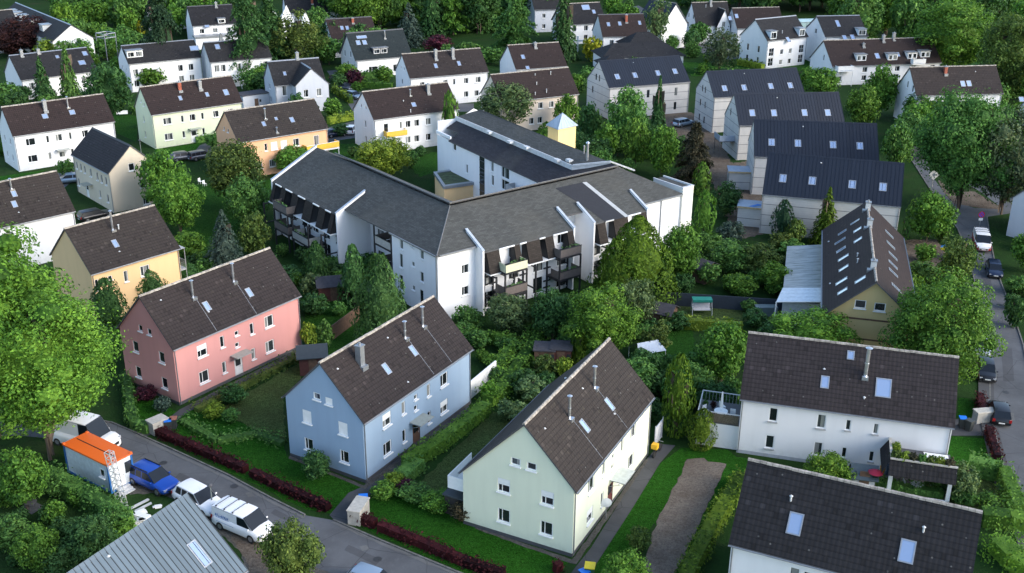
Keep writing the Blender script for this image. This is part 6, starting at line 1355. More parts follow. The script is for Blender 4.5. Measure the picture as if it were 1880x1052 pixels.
WP = paint('white_car_paint', (.75, .76, .77), 0); BLK = paint('black_car_paint', (.012, .013, .016)); BLU = paint('blue_car_paint', (.010, .065, .36)); NVY = paint('navy_car_paint', (.012, .022, .055)); SIL = paint('silver_car_paint', (.38, .40, .42), .6); GRY = paint('grey_car_paint', (.10, .11, .13), .5); LBL = paint('pale_blue_car_paint', (.30, .38, .46), .5)
car((258,880), (309,903), 'bright blue estate car parked between orange roofed cabin and white SUV', BLU, 'suv', rails=True)
car((338,914), (398,945), 'white SUV parked behind the white delivery van', WP, 'suv')
e, L, W, H = car((412,958), (487,990), 'white delivery van with blue lettering on its side', WP, 'van', name='delivery_van', cat='van')
mb = MB(); rr = random.Random(2)      # illegible blue script and two stripes on the van side
for sg in (-1, 1):
    y = sg*(W/2*.985); x = -1.95
    for i in range(9):
        hgt = rr.uniform(.10, .26); z0 = 1.22; mb.face([(x, y*1.0+sg*.02, z0), (x+.07, y+sg*.02, z0), (x+.13, y+sg*.012, z0+hgt), (x+.05, y+sg*.012, z0+hgt)]); x += .155
    mb.face([(-1.95, y+sg*.02, 1.15), (-.55, y+sg*.02, 1.15), (-.5, y+sg*.02, 1.19), (-1.9, y+sg*.02, 1.19)]); mb.face([(-1.9, y+sg*.02, .78), (-.1, y+sg*.02, .78), (-.1, y+sg*.02, .81), (-1.9, y+sg*.02, .81)])
mb.build('lettering', plain('blue_lettering', (.02, .14, .42), .5), e)
e, L, W, H = car((118,806), (196,826), 'white motor home with a blue front stripe under the big tree', WP, 'camper', name='motor_home', cat='camper van')
mb = MB(); mb.box((-1.6, -.5, H-.02), (-.8, .3, H+.15)); mb.build('roof_hatch', LGREY, e)
car((662,1072), (712,1090), 'silver car driving at the bottom edge of the street', LBL, 'hatch')
e, *_ = car((1795,438), (1806,468), 'white van with red flanks parked on the right hand street', WP, 'van', name='parked_van', cat='van', twotone=paint('red_van_paint', (.26, .02, .03), 0))
car((1819,487), (1829,518), 'dark blue car parked in front of the white and red van', NVY, 'hatch')
car((1768,552), (1777,572), 'white car almost hidden by the large maple', WP, 'hatch'); car((1785,585), (1793,607), 'blue car half hidden by the large maple', NVY, 'estate')
car((1790,632), (1802,655), 'silver car under the maple branches', SIL, 'hatch'); car((1805,672), (1812,705), 'black car facing the camera, parked in front of the maple', BLK, 'hatch')
car((1838,788), (1828,745), 'black car seen from behind, nearest on the right hand street', BLK, 'hatch')
car((140,334), (116,336), 'silver small car behind the beige house', LBL, 'hatch'); car((352,295), (390,288), 'grey car parked near the pale green house', GRY, 'estate'); car((326,295), (348,292), 'dark car behind the grey one, near the pale green house', GRY, 'hatch')
car((612,148), (628,152), 'front dark car in the row beside the grey L-shaped house', BLK, 'hatch'); car((626,163), (641,166), 'middle dark car in the row beside the grey L-shaped house', GRY, 'hatch'); car((642,178), (657,182), 'rear grey car in the row beside the grey L-shaped house', LBL, 'hatch')
car((604,252), (628,248), 'dark blue car beside the orange house', NVY, 'hatch'); car((640,250), (650,238), 'white car beside the bright hedge and the orange house', WP, 'hatch')
car((1243,233), (1266,228), 'silver car on the building ground before the furthest metal roof', LBL, 'estate'); car((160,405), (192,398), 'black car between beige and yellow houses', BLK, 'estate')
car((1651,238), (1664,246), 'white car beside the small trees near the brick chimney house', WP, 'hatch'); car((1668,258), (1678,262), 'white car at the far end of the right hand street', WP, 'hatch')
car((1236,52), (1246,60), 'dark car between the white houses at the top', BLK, 'hatch'); car((1246,66), (1258,76), 'purple blue car before the steep gabled white house', NVY, 'hatch')
# ------------------------------------------------------------------ site cabin
O = paint('orange_paint', (.72, .13, .02), 0); CB = plain('blue_frame', (.012, .10, .30), .5); CW = plain('cabin_panel', (.58, .64, .68), .5)
a, b = G(124,868), G(205,909); dv = (b-a).normalized(); rz = atan2(dv.y, dv.x); L, W, H = (b-a).length, 2.35, 2.8
e = thing('site_cabin', (a.x, a.y, 0), rz, 'white site cabin with orange roof and blue frame beside the street', 'site cabin')
mb = MB(); mb.box((.08, .08, .25), (L-.08, W-.08, H-.12)); mb.build('wall', CW, e)
mb = MB(); 
for x0, x1, y0, y1 in ((0, .14, 0, .14), (L-.14, L, 0, .14), (0, .14, W-.14, W), (L-.14, L, W-.14, W)): mb.box((x0, y0, .1), (x1, y1, H-.13))
for z0, z1 in ((.1, .26),): mb.box((.14, .0, z0), (L-.14, .1, z1)); mb.box((.14, W-.1, z0), (L-.14, W, z1)); mb.box((0, .14, z0), (.1, W-.14, z1)); mb.box((L-.1, .14, z0), (L, W-.14, z1))
mb.build('frame', CB, e)
mb = MB(); mb.box((-.05, -.05, H-.125), (L+.05, W+.05, H)); mb.box((.3, W/2-.03, H+.001), (L-.6, W/2+.03, H+.04), 1); [mb.box((x-.1, y-.1, H), (x+.1, y+.1, H+.07)) for x in (.05, L-.05) for y in (.05, W-.05)]; mb.build('roof', [O, RUB], e)
fc = Facade((0, .08), (L, .08), []); add_window(e, fc, L-.85, 1.75, .6, .75, 'w1', cut=False).location.y = -.02
mb = MB(); mb.box((L-.079, .55, .3), (L-.04, 1.45, 2.35)); d_ = mb.build('door', WHITE, e); mb = MB(); mb.box((L-.04, 1.3, 1.2), (L+.02, 1.36, 1.3)); mb.build('handle', STEEL, d_)
mb = MB(); mb.box((L-.079, 1.6, 1.2), (L-.05, 2.25, 2.2)); mb.build('window', GLASS, e)
mb = MB(); [mb.box((L+.05+i*.3, .5, 0), (L+.33+i*.3, 1.6, .3-.1*i)) for i in range(3)]; s_ = thing('steps', e.matrix_world.translation, rz, 'grey steps before the orange roofed cabin door', 'steps'); s_.location = e.location; mb.build('tread', LGREY, s_)
# scaffold tower leaning at the cabin
AL = plain('aluminium', (.66, .67, .66), .35, .5)
p = G(228, 938); t_ = thing('scaffold_ladder', (p.x, p.y, 0), rz+.2, 'tall white lattice hoist ladder leaning at the cabin corner', 'ladder')
mb = MB(); top = V((-.9, .25, 5.0))
for sx in (-.25, .25):
    for sy in (-.25, .25): mb.tube((sx, sy, 0), top+V((sx, sy, 0)), .035, n=5)
for k in range(11):
    c = top*(k/10)
    for s1, s2 in (((-.25,-.25),(.25,-.25)), ((.25,-.25),(.25,.25)), ((.25,.25),(-.25,.25)), ((-.25,.25),(-.25,-.25))):
        mb.tube(c+V((*s1, 0)), c+V((*s2, 0)), .025, n=4)
        if k < 10: mb.tube(c+V((*s1, 0)), top*((k+1)/10)+V((*s2, 0)), .02, n=4)
mb.build('lattice', AL, t_)
rr = random.Random(11)
for i, (x, y, an, l, w_, h_, m_, lab) in enumerate([(232,958,.3,2.2,.3,.12,WHITE,'white plank nearest the cabin steps'),(248,930,.9,2.4,.3,.12,LGREY,'grey scaffold board right of the cabin steps'),(256,935,.9,2.0,.3,.1,LGREY,'shorter grey scaffold board right of the cabin steps'),
  (250,945,.6,1.6,.5,.25,WHITE,'white box among the scaffold parts'),(245,962,.5,1.6,.7,.3,AL,'aluminium frame stack among the scaffold parts'),(262,952,-.4,1.3,.7,.35,WHITE,'white crate beside the aluminium frames'),
  (270,958,.2,1.1,.5,.3,WHITE,'white tub under the grey roof edge'),(238,972,.7,1.4,.35,.15,LGREY,'grey panel by the hedge end'),(255,975,.1,1.0,.5,.2,CONC,'rubble sack under the roof edge'),(290,932,.3,.6,.3,.25,WHITE,'small white bucket near the white SUV')]):
    P = G(x, y); mb = MB(); M = Matrix.Rotation(an, 4, 'Z')
    for k in range(3): z = k*h_/3; mb.box((-l/2+rr.uniform(-.1,.1), -w_/2+.04*k, z+.02), (l/2+rr.uniform(-.1,.1), w_/2-.04*k, z+h_/3), 0, M)
    o = mb.build('scaffold_part', m_); o.location = (P.x, P.y, 0); tag(o, lab, 'scaffold part')
# ------------------------------------------------------------------ gate pillars, walls, bins
def bin_(px, lid, label, body=None, s=1.):
    P = G(*px); e = thing('wheelie_bin', (P.x, P.y, 0), random.Random(px[0]).uniform(-.4, .8), label, 'bin')
    mb = MB(); w_ = .29*s; h_ = 1.0*s
    A = [(-w_*.8, -w_*.85), (w_*.8, -w_*.85), (w_*.8, w_*.85), (-w_*.8, w_*.85)]; B = [(-w_, -w_*1.1), (w_, -w_*1.1), (w_, w_*1.1), (-w_, w_*1.1)]
    mb.face([(*p, .05) for p in A]); mb.face([(*p, h_) for p in B])
    for i in range(4): j = (i+1) % 4; mb.face([(*A[i], .05), (*A[j], .05), (*B[j], h_), (*B[i], h_)])
    mb.build('body', body or plain('bin_plastic', (.03, .035, .035), .6), e)
    mb = MB(); mb.box((-w_-.03, -w_*1.15, h_+.002), (w_+.03, w_*1.15, h_+.07)); mb.build('lid', lid, e)
    for sg in (-1, 1): mb = MB(); mb.tube((sg*w_*.7, w_*.95, .1), (sg*w_*.95, w_*.95, .1), .1, n=8); mb.build('wheel', RUB, e)
BL = plain('blue_lid', (.01, .16, .62), .5); YL = plain('yellow_lid', (.70, .55, .02), .5); GL = plain('grey_lid', (.05, .055, .055), .5)
bin_((310,790), BL, 'blue lidded bin behind the pink house gate wall'); bin_((320,786), plain('brown_lid', (.30, .12, .08), .6), 'brown lidded bin right of the blue one, pink house gate')
bin_((668,935), BL, 'blue lidded bin behind the gate wall between blue and mint houses', s=1.15); bin_((660,940), plain('brown_lid', (.30, .12, .08), .6), 'brown lidded bin beside the gate wall, blue and mint houses')
bin_((1082,1064), YL, 'yellow lidded bin at the bottom edge beside the garden path', plain('green_bin', (.02, .08, .04), .6), 1.2); bin_((1072,1070), BL, 'blue lidded bin at the bottom edge beside the yellow one')
bin_((1765,785), BL, 'blue lidded bin at the end of the long white house'); bin_((1778,790), GL, 'dark bin right of the blue lidded one at the long white house'); bin_((1632,872), plain('navy_bin', (.02, .05, .10), .6), 'dark blue bin against the long white house wall', plain('navy_bin', (.02, .05, .10), .6)); bin_((1619,868), plain('amber', (.65, .30, .02), .6), 'amber bin beside the red parasol', plain('amber', (.65, .30, .02), .6), .7)
def wallbox(px0, px1, w_, h_, label, m_=None, cap=True, nm='garden_wall', cat='wall'):
    a, b = G(*px0), G(*px1); rz = atan2(b.y-a.y, b.x-a.x); L = (b-a).length; e = thing(nm, (a.x, a.y, 0), rz, label, cat)
    mb = MB(); mb.box((0, -w_/2, 0), (L, w_/2, h_)); mb.build('wall', m_ or CONC, e)
    if cap: mb = MB(); mb.box((-.05, -w_/2-.05, h_+.002), (L+.05, w_/2+.05, h_+.09)); mb.build('coping', plain('pale_stone', (.42, .40, .35), .9, var=.2), e)
    return e
wallbox((277,797),(305,785), 1.1, 1.15, 'short stone enclosure beside the pink house driveway'); wallbox((650,965),(668,938), 1.0, 1.25, 'stone enclosure beside the driveway between blue and mint houses')
wallbox((862,733),(910,692), .15, 1.8, 'white board fence panel behind the blue house', WHITE, False, 'fence', 'fence'); wallbox((1788,775),(1822,772), .8, 1.1, 'low concrete bin wall beside the nearest black car')
def shed(px, L, W, h, rz, label, wm, rm, door=None, kind='gable'):
    P = G(*px); e = thing('garden_shed', (P.x, P.y, 0), rz, label, 'shed'); mb = MB(); hr = h+.7
    if kind == 'gable':
        for y in (-W/2, W/2): mb.face([(-L/2, y, 0), (L/2, y, 0), (L/2, y, h), (-L/2, y, h)])
        for x in (-L/2, L/2): mb.face([(x, -W/2, 0), (x, W/2, 0), (x, W/2, h), (x, 0, hr), (x, -W/2, h)])
    else: mb.box((-L/2, -W/2, 0), (L/2, W/2, h))
    mb.build('wall', wm, e); mb = MB(); o = .25
    if kind == 'gable':
        k = .7/(W/2)
        for s in (-1, 1):
            A = [(-L/2-o, s*(W/2+o), h-k*o+.02), (L/2+o, s*(W/2+o), h-k*o+.02), (L/2+o, 0, hr+.02), (-L/2-o, 0, hr+.02)]; mb.face(A); mb.face([(x, y, z+.07) for x, y, z in A])
            for i in range(4): j = (i+1) % 4; mb.face([A[i], A[j], (A[j][0], A[j][1], A[j][2]+.07), (A[i][0], A[i][1], A[i][2]+.07)])
    else: mb.box((-L/2-.15, -W/2-.15, h+.002), (L/2+.15, W/2+.15, h+.12))
    mb.build('roof', rm, e); mb = MB(); mb.box((-.4, -W/2-.03, .05), (.4, -W/2-.002, 1.85)); d_ = mb.build('door', door or WOODB, e)
    mb = MB(); mb.box((.6, -W/2-.03, 1.1), (1.0, -W/2-.002, 1.6)); mb.build('window', GLASS, e); return e
RW = plain('red_stained_wood', (.09, .03, .025), .8, var=.2); BRF = plain('bitumen', (.05, .048, .055), .9, var=.3)
shed((612,545), 3.4, 2.6, 1.9, .25, 'red brown garden shed between the yews, dark roof', RW, BRF); shed((1000,668), 2.0, 2.0, 1.9, -.1, 'brown shed with flat bitumen roof behind the mint house', WOODB, BRF, kind='flat')
shed((1030,668), 2.0, 2.0, 2.0, -.1, 'dark red shed with a small pale window behind the mint house', RW, BRF, kind='flat'); shed((1210,592), 3.2, 2.4, 1.7, -.5, 'brown hut with dark pitched roof right of the dome shaped tree', WOODB, BRF)
shed((1283,510), 3.4, 2.8, 1.8, -.75, 'dark roofed hut near the leafy tree by the cream wall', WOODB, BRF); shed((575,678), 2.6, 2.6, 2.0, .2, 'dark gazebo roof behind the left end of the blue house', RW, plain('dark_felt', (.04,.05,.055), .7))
shed((850,935), 2.2, 2.0, 1.7, 1.1, 'dark flat roofed shed at the left corner of the mint house', plain('dark_boards', (.035,.03,.028), .8), plain('dark_felt', (.04,.05,.055), .7), kind='flat')
shed((465,195), 5.5, 3.5, 2.6, .65, 'flat dark garage roof left of the grey L-shaped house', P_GREY, BRF, kind='flat'); shed((1462,415) if 0 else (1582,892), 1.7, 1.5, 1.3, -.2, 'small glass roofed greenhouse behind the terrace', LGREY, plain('greenhouse_glass', (.06,.08,.085), .2))
wallbox((610,625),(660,587), .08, 1.7, 'weathered board fence behind the pink house', WOODB, False, 'fence', 'fence'); wallbox((1222,560),(1450,575), .08, 1.6, 'dark blue board fence behind the garden swing', plain('blue_black_boards', (.025,.035,.05), .7), False, 'fence', 'fence')
# garden swing
P = G(1288, 577); e = thing('garden_swing', (P.x, P.y, 0), .0, 'garden swing seat with green canopy before the dark fence', 'garden swing')
mb = MB(); mb.box((-1.1, -.1, 1.7), (1.1, .9, 1.78)); mb.box((-1.1, -.14, 1.5), (1.1, -.1, 1.78)); mb.build('canopy', plain('green_cloth', (.01, .20, .15), .7), e)
mb = MB(); mb.box((-.95, -.1, .5), (.95, .5, .6)); mb.box((-.95, .5, .55), (.95, .6, 1.15)); mb.build('seat', plain('pale_cushion', (.55, .54, .56), .8), e)
for sg in (-1, 1): mb = MB(); mb.tube((sg*1.1, -.4, 0), (sg*1.1, .3, 1.75), .03); mb.tube((sg*1.1, 1., 0), (sg*1.1, .3, 1.75), .03); mb.build('frame', LGREY, e)
wallbox((1385,578),(1425,578), 1.0, 1.1, 'grey green water tanks beside the corrugated annex', plain('tank', (.13, .17, .17), .5), False, 'water_tank', 'tank')
# white cross
P = G(1060, 96); e = thing('cross', (P.x, P.y, 0), .05, 'tall plain white cross standing beside the golden bush', 'cross'); mb = MB(); hh = height_at(P, 66)
mb.box((-.2, -.15, 0), (.2, .15, hh)); mb.box((-1.3, -.14, hh*.66), (-.2, .14, hh*.66+.4)); mb.box((.2, -.14, hh*.66), (1.3, .14, hh*.66+.4)); mb.build('beam', WHITE, e)
# church like hall: hipped dark roofs
P = G(1150, 130); e = thing('parish_hall', (P.x+2.5, P.y+3, 0), .2, 'low hall with several dark hipped roofs behind the furthest metal roof', 'hall')
mb = MB(); mb.box((-9, -4, 0), (10, 5, 3.4)); mb.build('wall', P_WHITE, e)
def hip(x0, x1, y0, y1, z0, z1, inset): 
    mb = MB(); ym = (y0+y1)/2; A, B, C_, D = (x0, y0, z0), (x1, y0, z0), (x1, y1, z0), (x0, y1, z0); E, F = (x0+inset, ym, z1), (x1-inset, ym, z1)
    for q in ((A, B, F, E), (B, C_, F), (C_, D, E, F), (D, A, E)): mb.face(q, 0, [(p[0], p[1]) for p in q])
    mb.face([A, D, C_, B], 1); return mb.build('roof', [T_GREY, DGREY], e)
hip(-9.6, 10.6, -4.6, 5.6, 3.402, 5.9, 4); hip(-11, -3, -9, -2, 2.6, 4.3, 3.); hip(-2, 9, 2, 11, 4.4, 7.3, 4); mb = MB(); mb.box((-10.5, -8.5, 0), (-3.5, -4.01, 2.59)); mb.box((-1.5, 5.01, 0), (8.5, 10.5, 4.39)); mb.build('wall', P_WHITE, e)
# glass stair hall between the two terraced houses
P = G(1492, 100); e = thing('glass_hall', (P.x, P.y+3, 0), .2, 'pale green glass stair hall between two white houses with grey roofs', 'glass hall'); mb = MB(); mb.box((-3.2, 0, 0), (3.2, 5, 7.6)); mb.build('glazing', plain('pale_green_glass', (.36, .50, .48), .15), e)
mb = MB(); [mb.box((x-.04, -.05, 0), (x+.04, -.003, 7.6)) for x in (-3.2, -1.6, 0, 1.6, 3.2)]; [mb.box((-3.2, -.08, z), (3.2, -.051, z+.08)) for z in (2.5, 5., 7.5)]; mb.build('glazing_bars', ZINC, e)
# spires far left of middle
for x, yb, yt, lb in ((500, 45, -8, 'left'), (530, 40, 10, 'middle'), (565, 60, 22, 'right')):
    P = G(x, yb+30); h_ = height_at(P, yt); e = thing('white_gable_tower', (P.x, P.y, 0), .3, f'narrow white pointed gable front, {lb} one of three behind the blossoming tree', 'gable')
    mb = MB(); mb.box((-1.6, 0, 0), (1.6, 4, h_*.55)); mb.build('wall', P_WHITE, e); mb = MB()
    A = [(-1.7, -.1, h_*.55), (1.7, -.1, h_*.55), (1.7, 4.1, h_*.55), (-1.7, 4.1, h_*.55)]; [mb.face([A[i], A[(i+1) % 4], (0, .6, h_)]) for i in range(4)]; mb.build('roof', [WHITE], e)
    mb = MB(); mb.box((-.5, -.02, 2), (.5, -.003, 3.6)); mb.build('window', GLASS, e)
# annex with corrugated roof beside the skylight house
H_ = HOUSES['sky']
def corr(name, q, m_, e, n=24):
    mb = MB(); a, b, c_, d_ = [V(p) for p in q]
    for i in range(n):
        t0, t1 = i/n, (i+1)/n; z0 = .04 if i % 2 else 0; z1 = 0 if i % 2 else .04
        mb.face([a.lerp(b, t0)+V((0,0,z0)), a.lerp(b, t1)+V((0,0,z1)), d_.lerp(c_, t1)+V((0,0,z1)), d_.lerp(c_, t0)+V((0,0,z0))])
    return mb.build(name, m_, e)
def corr_mat():
    m, nt, b = new_mat('weathered_corrugated_sheet'); q = NT(nt); o = q.n('TexCoord').outputs['Object']; st = q.n('Mapping', Vector=o, Scale=V((.3, 2.2, 1))).outputs[0]
    q.put(b.inputs['Base Color'], q.mix(q.ramp(q.noise(st, 1.3, 6, .7), .35, .68), (.17, .20, .18), (.42, .45, .45))); b.inputs['Roughness'].default_value = .6; return m
A4 = [G(1445,452,3.0), G(1510,449,3.3), G(1509,552,3.3), G(1436,552,2.9)]; c0 = sum(A4, V((0,0,0)))/4; e = thing('annex', (c0.x, c0.y, 0), 0, 'long lean-to with weathered corrugated roof beside the skylight house', 'lean-to')
corr('roof', [A4[1]-V((c0.x,c0.y,0)), A4[2]-V((c0.x,c0.y,0)), A4[3]-V((c0.x,c0.y,0)), A4[0]-V((c0.x,c0.y,0))], corr_mat(), e, 60)
mb = MB(); P4 = [((p.x-c0.x)*.96, (p.y-c0.y)*.97) for p in A4]; mb.prism(P4, 0, 2.75); mb.build('wall', LGREY, e)
B4 = [G(1437,530,3.0), G(1508,530,3.35), G(1507,556,3.3), G(1425,556,2.7)]; c1 = sum(B4, V((0,0,0)))/4; e = thing('patio_roof', (c1.x, c1.y, 0), 0, 'pale translucent patio roof at the front end of the corrugated lean-to', 'patio roof')
q = [p-V((c1.x, c1.y, -.12)) for p in B4]; corr('roof_sheet', [q[1], q[2], q[3], q[0]], plain('pale_sheet', (.55, .62, .66), .3), e, 8)
for p in (q[2], q[3]): mb = MB(); mb.box((p.x-.06, p.y-.06, 0), (p.x+.06, p.y+.06, p.z-.02)); mb.build('post', WHITE, e)
mb = MB(); mb.tube(q[2], q[3], .07, n=4); mb.build('gutter', WHITE, e)
# entrance porches and balcony at the metal roofed houses
def local_box(h, nm, lo, hi, m_): mb = MB(); mb.box(lo, hi); return mb.build(nm, m_, h.e)
PB = plain('porch_top', (.30, .36, .44), .35)
for h in (h4, h5):
    local_box(h, 'porch', (-3.2, 2.2, 0), (-.01, 5.2, 2.7), CLAD); local_box(h, 'porch_roof', (-3.35, 2.05, 2.702), (-.01, 5.35, 2.85), PB); local_box(h, 'porch_edge', (-3.36, 2.0, 2.6), (-.01, 2.046, 2.86), WOODL)
local_box(h3, 'balcony_floor', (-2.6, 1.5, 2.7), (-.01, 4.6, 2.85), DGREY)
o = local_box(h3, 'balcony', (-2.65, 1.45, 2.852), (-2.6, 4.65, 3.8), PB); mb = MB(); mb.box((-2.6, 1.45, 2.852), (-.02, 1.5, 3.8)); mb.build('railing', PB, o)
for x, y in ((-2.5, 1.6), (-2.5, 4.5)): mb = MB(); mb.tube((x, y, 0), (x, y, 2.7), .06); mb.build('post', DGREY, h3.e)
P = h5.M @ V((-3.0, 2.2, 0)); e = thing('blue_tarpaulin', (P.x+1.6, P.y-.2, 0), h5.a, 'blue tarpaulin hanging over the porch of the nearest metal roofed house', 'tarpaulin'); mb = MB()
for i in range(6): z0, z1 = 2.9-i*.35, 2.55-i*.35; mb.face([(-.35+.05*sin(i), -.08-.05*sin(i*2), z0), (.3+.05*sin(i*1.3), -.1, z0), (.3+.05*sin(i*1.3+1.3), -.1, z1), (-.35+.05*sin(i+1), -.08-.05*sin(i*2+2), z1)])
mb.face([(-.3, -.08, 2.9), (.3, -.1, 2.9), (1.4, .9, 2.92), (.7, 1.2, 2.92)]); mb.build('sheet', plain('blue_sheet', (.01, .17, .55), .5), e)
# roof terraces of the long white house
hw = HOUSES['wr']; LL = hw.L
fx0, fx1, fy = LL-4.6, LL+.2, -3.4
mb = MB(); mb.box((fx0, fy, 2.55), (fx1, -.01, 2.7)); to = mb.build('terrace', DGREY, hw.e)
mb = MB()
for q in ([(fx0-.15, fy-.75, 2.35), (fx1+.15, fy-.75, 2.35), (fx1+.15, fy+.05, 3.45), (fx0-.15, fy+.05, 3.45)], [(fx0-.65, fy-.6, 2.4), (fx0-.65, -.05, 2.4), (fx0-.02, -.05, 3.45), (fx0-.02, fy, 3.45)]):
    mb.face(q, 0, [(0, 0), (5, 0), (5, 1.3), (0, 1.3)]); mb.face([(x, y+.2, z-.1) for x, y, z in q], 0, [(0, 0), (5, 0), (5, 1.3), (0, 1.3)])
mb.build('tile_skirt', T_DARK, to)
mb = MB(); mb.box((fx0-.1, fy-.05, 3.45), (fx1+.2, fy+.15, 3.55)); mb.box((fx0-.1, fy+.15, 3.45), (fx0+.1, -.01, 3.55)); mb.build('coping', plain('pale_stone', (.42, .40, .35), .9, var=.2), to)
for x in (fx0, fx1-.3): mb = MB(); mb.box((x, fy, 0), (x+.3, fy+.3, 2.54)); mb.build('pillar', WHITE, hw.e)
mb = MB(); mb.box((fx0, fy, .0), (fx1, fy+.12, .35)); mb.build('low_wall', WHITE, hw.e); mb = MB(); mb.box((fx0+.05, fy+.13, .03), (fx1-.05, -.02, .06)); mb.build('patio_floor', DGREY, hw.e)
mb = MB(); mb.box((LL-1.9, -2.2, 2.75), (LL-.0, -.3, 2.8)); mb.build('white_floor', WHITE, to)
for i in range(7):
    P = hw.M @ V((fx0+.3+i*.68, fy+.45, 0)); e = plant_at(P, 'shrub', .5, 1.45, ('olive', 'lime', 'brown', 'mid')[i % 4], 'planted tub along the roof terrace edge of the long white house', 'tubs of plants on the roof terrace', leafm=.07, name='potted_plant', cat='potted plant', bottom=0); e.location.z = 2.71
for i in range(2):
    P = hw.M @ V((fx0+.45, fy+1.2+i*.9, 0)); e = plant_at(P, 'shrub', .4, 1.3, 'lime', 'tall tub plant at the left side of the roof terrace', 'tall tub plants on the roof terrace', leafm=.07, name='potted_plant', cat='potted plant', bottom=0); e.location.z = 2.71
def table(P, rz, label, m_, r=.5, z=0, h=.74):
    e = thing('garden_table', (P.x, P.y, z), rz, label, 'table'); mb = MB(); mb.tube((0, 0, h-.04), (0, 0, h), r, n=16); mb.build('tabletop', m_, e)
    for k in range(4): mb = MB(); mb.tube((.3*r/.5*cos(k*pi/2), .3*r/.5*sin(k*pi/2), 0), (.4*r/.5*cos(k*pi/2), .4*r/.5*sin(k*pi/2), h-.04), .025, n=5); mb.build('leg', m_, e)
def chair(P, rz, label, m_, z=0, group=None):
    e = thing('garden_chair', (P.x, P.y, z), rz, label, 'chair', group); mb = MB(); mb.box((-.23, -.23, .42), (.23, .23, .46)); mb.build('seat', m_, e); mb = MB(); mb.box((-.23, .2, .47), (.23, .24, .92)); mb.build('backrest', m_, e)
    for x in (-.2, .2):
        for y in (-.2, .2): mb = MB(); mb.tube((x, y, 0), (x, y, .42), .02, n=5); mb.build('leg', m_, e)
table(hw.M @ V((LL-2.2, -2.0, 0)), 0, 'grey table in the covered patio of the long white house', LGREY); chair(hw.M @ V((LL-3.0, -1.9, 0)), 1.6, 'pale chair left of the patio table', LGREY); chair(hw.M @ V((LL-1.4, -1.9, 0)), -1.6, 'pale chair right of the patio table', LGREY)
for k, (dx, dy) in enumerate(((-.5, 0), (.5, 0))):
    pass
# left balcony terrace with white table
bx0, bx1, by0, by1 = -3.6, -.01, .4, 4.2
mb = MB(); mb.box((bx0, by0, 0), (bx1, by1, 2.35)); mb.build('annex', P_WHITE, hw.e); mb = MB(); mb.box((bx0-.05, by0-.05, 2.352), (bx1, by1+.05, 2.45)); tb_ = mb.build('terrace_floor', DGREY, hw.e)
mb = MB(); mb.box((bx0+.9, by0-.03, 2.46), (bx1-.1, by0, 3.3)); mb.build('wicker_screen', plain('wicker', (.10, .085, .06), .9, var=.4, scale=9), tb_)
mb = MB()
for a_, b_ in (((bx0, by0), (bx1, by0)), ((bx0, by0), (bx0, by1)), ((bx0, by1), (bx1, by1))):
    mb.tube((*a_, 3.4), (*b_, 3.4), .05, n=6); n = 12
    for i in range(n+1): p = V((*a_, 0)).lerp(V((*b_, 0)), i/n); mb.tube((p.x, p.y, 2.45), (p.x, p.y, 3.4), .015, n=4)
mb.build('railing', LGREY, tb_)
table(hw.M @ V((bx0+1.9, by0+.8, 0)), 0, 'white table on the left balcony terrace', WHITE, .6, 2.46); P = hw.M @ V((bx0+1.9, by0+.8, 0)); e = thing('closed_parasol', (P.x, P.y, 2.46), 0, 'closed white parasol standing in the white terrace table', 'parasol')
mb = MB(); mb.tube((0, 0, 0), (0, 0, 2.6), .03); mb.build('pole', WHITE, e); mb = MB(); mb.tube((0, 0, 1.1), (0, 0, 2.6), .16, .06, n=8); mb.build('canopy', WHITE, e)
for x, y, l in ((.6, 1.0, 'white chair left of the terrace table'), (2.9, 1.3, 'white chair right of the terrace table'), (1.9, 2.2, 'white chair behind the terrace table')): chair(hw.M @ V((bx0+x, by0+y, 0)), x, l, WHITE, 2.46)
for i, (x, c, l) in enumerate(((.4, 'mid', 'green potted plant at the terrace rail corner'), (1.1, 'copper', 'red brown potted plant on the left terrace'))):
    e = plant_at(hw.M @ V((bx0+x, by0+2.4, 0)), 'shrub', .3, .8, c, l, leafm=.06, name='potted_plant', cat='potted plant', bottom=0); e.location.z = 2.46
# red parasol, path things
P = G(1602, 902); e = thing('parasol', (P.x, P.y, 0), 0, 'open red parasol behind the lower right roof ridge', 'parasol'); mb = MB(); mb.tube((0, 0, 0), (0, 0, 2.0), .03); mb.build('pole', STEEL, e); mb = MB(); mb.tube((0, 0, 1.8), (0, 0, 2.05), .6, .05, n=12); mb.build('canopy', plain('red_cloth', (.42, .02, .05), .8), e)
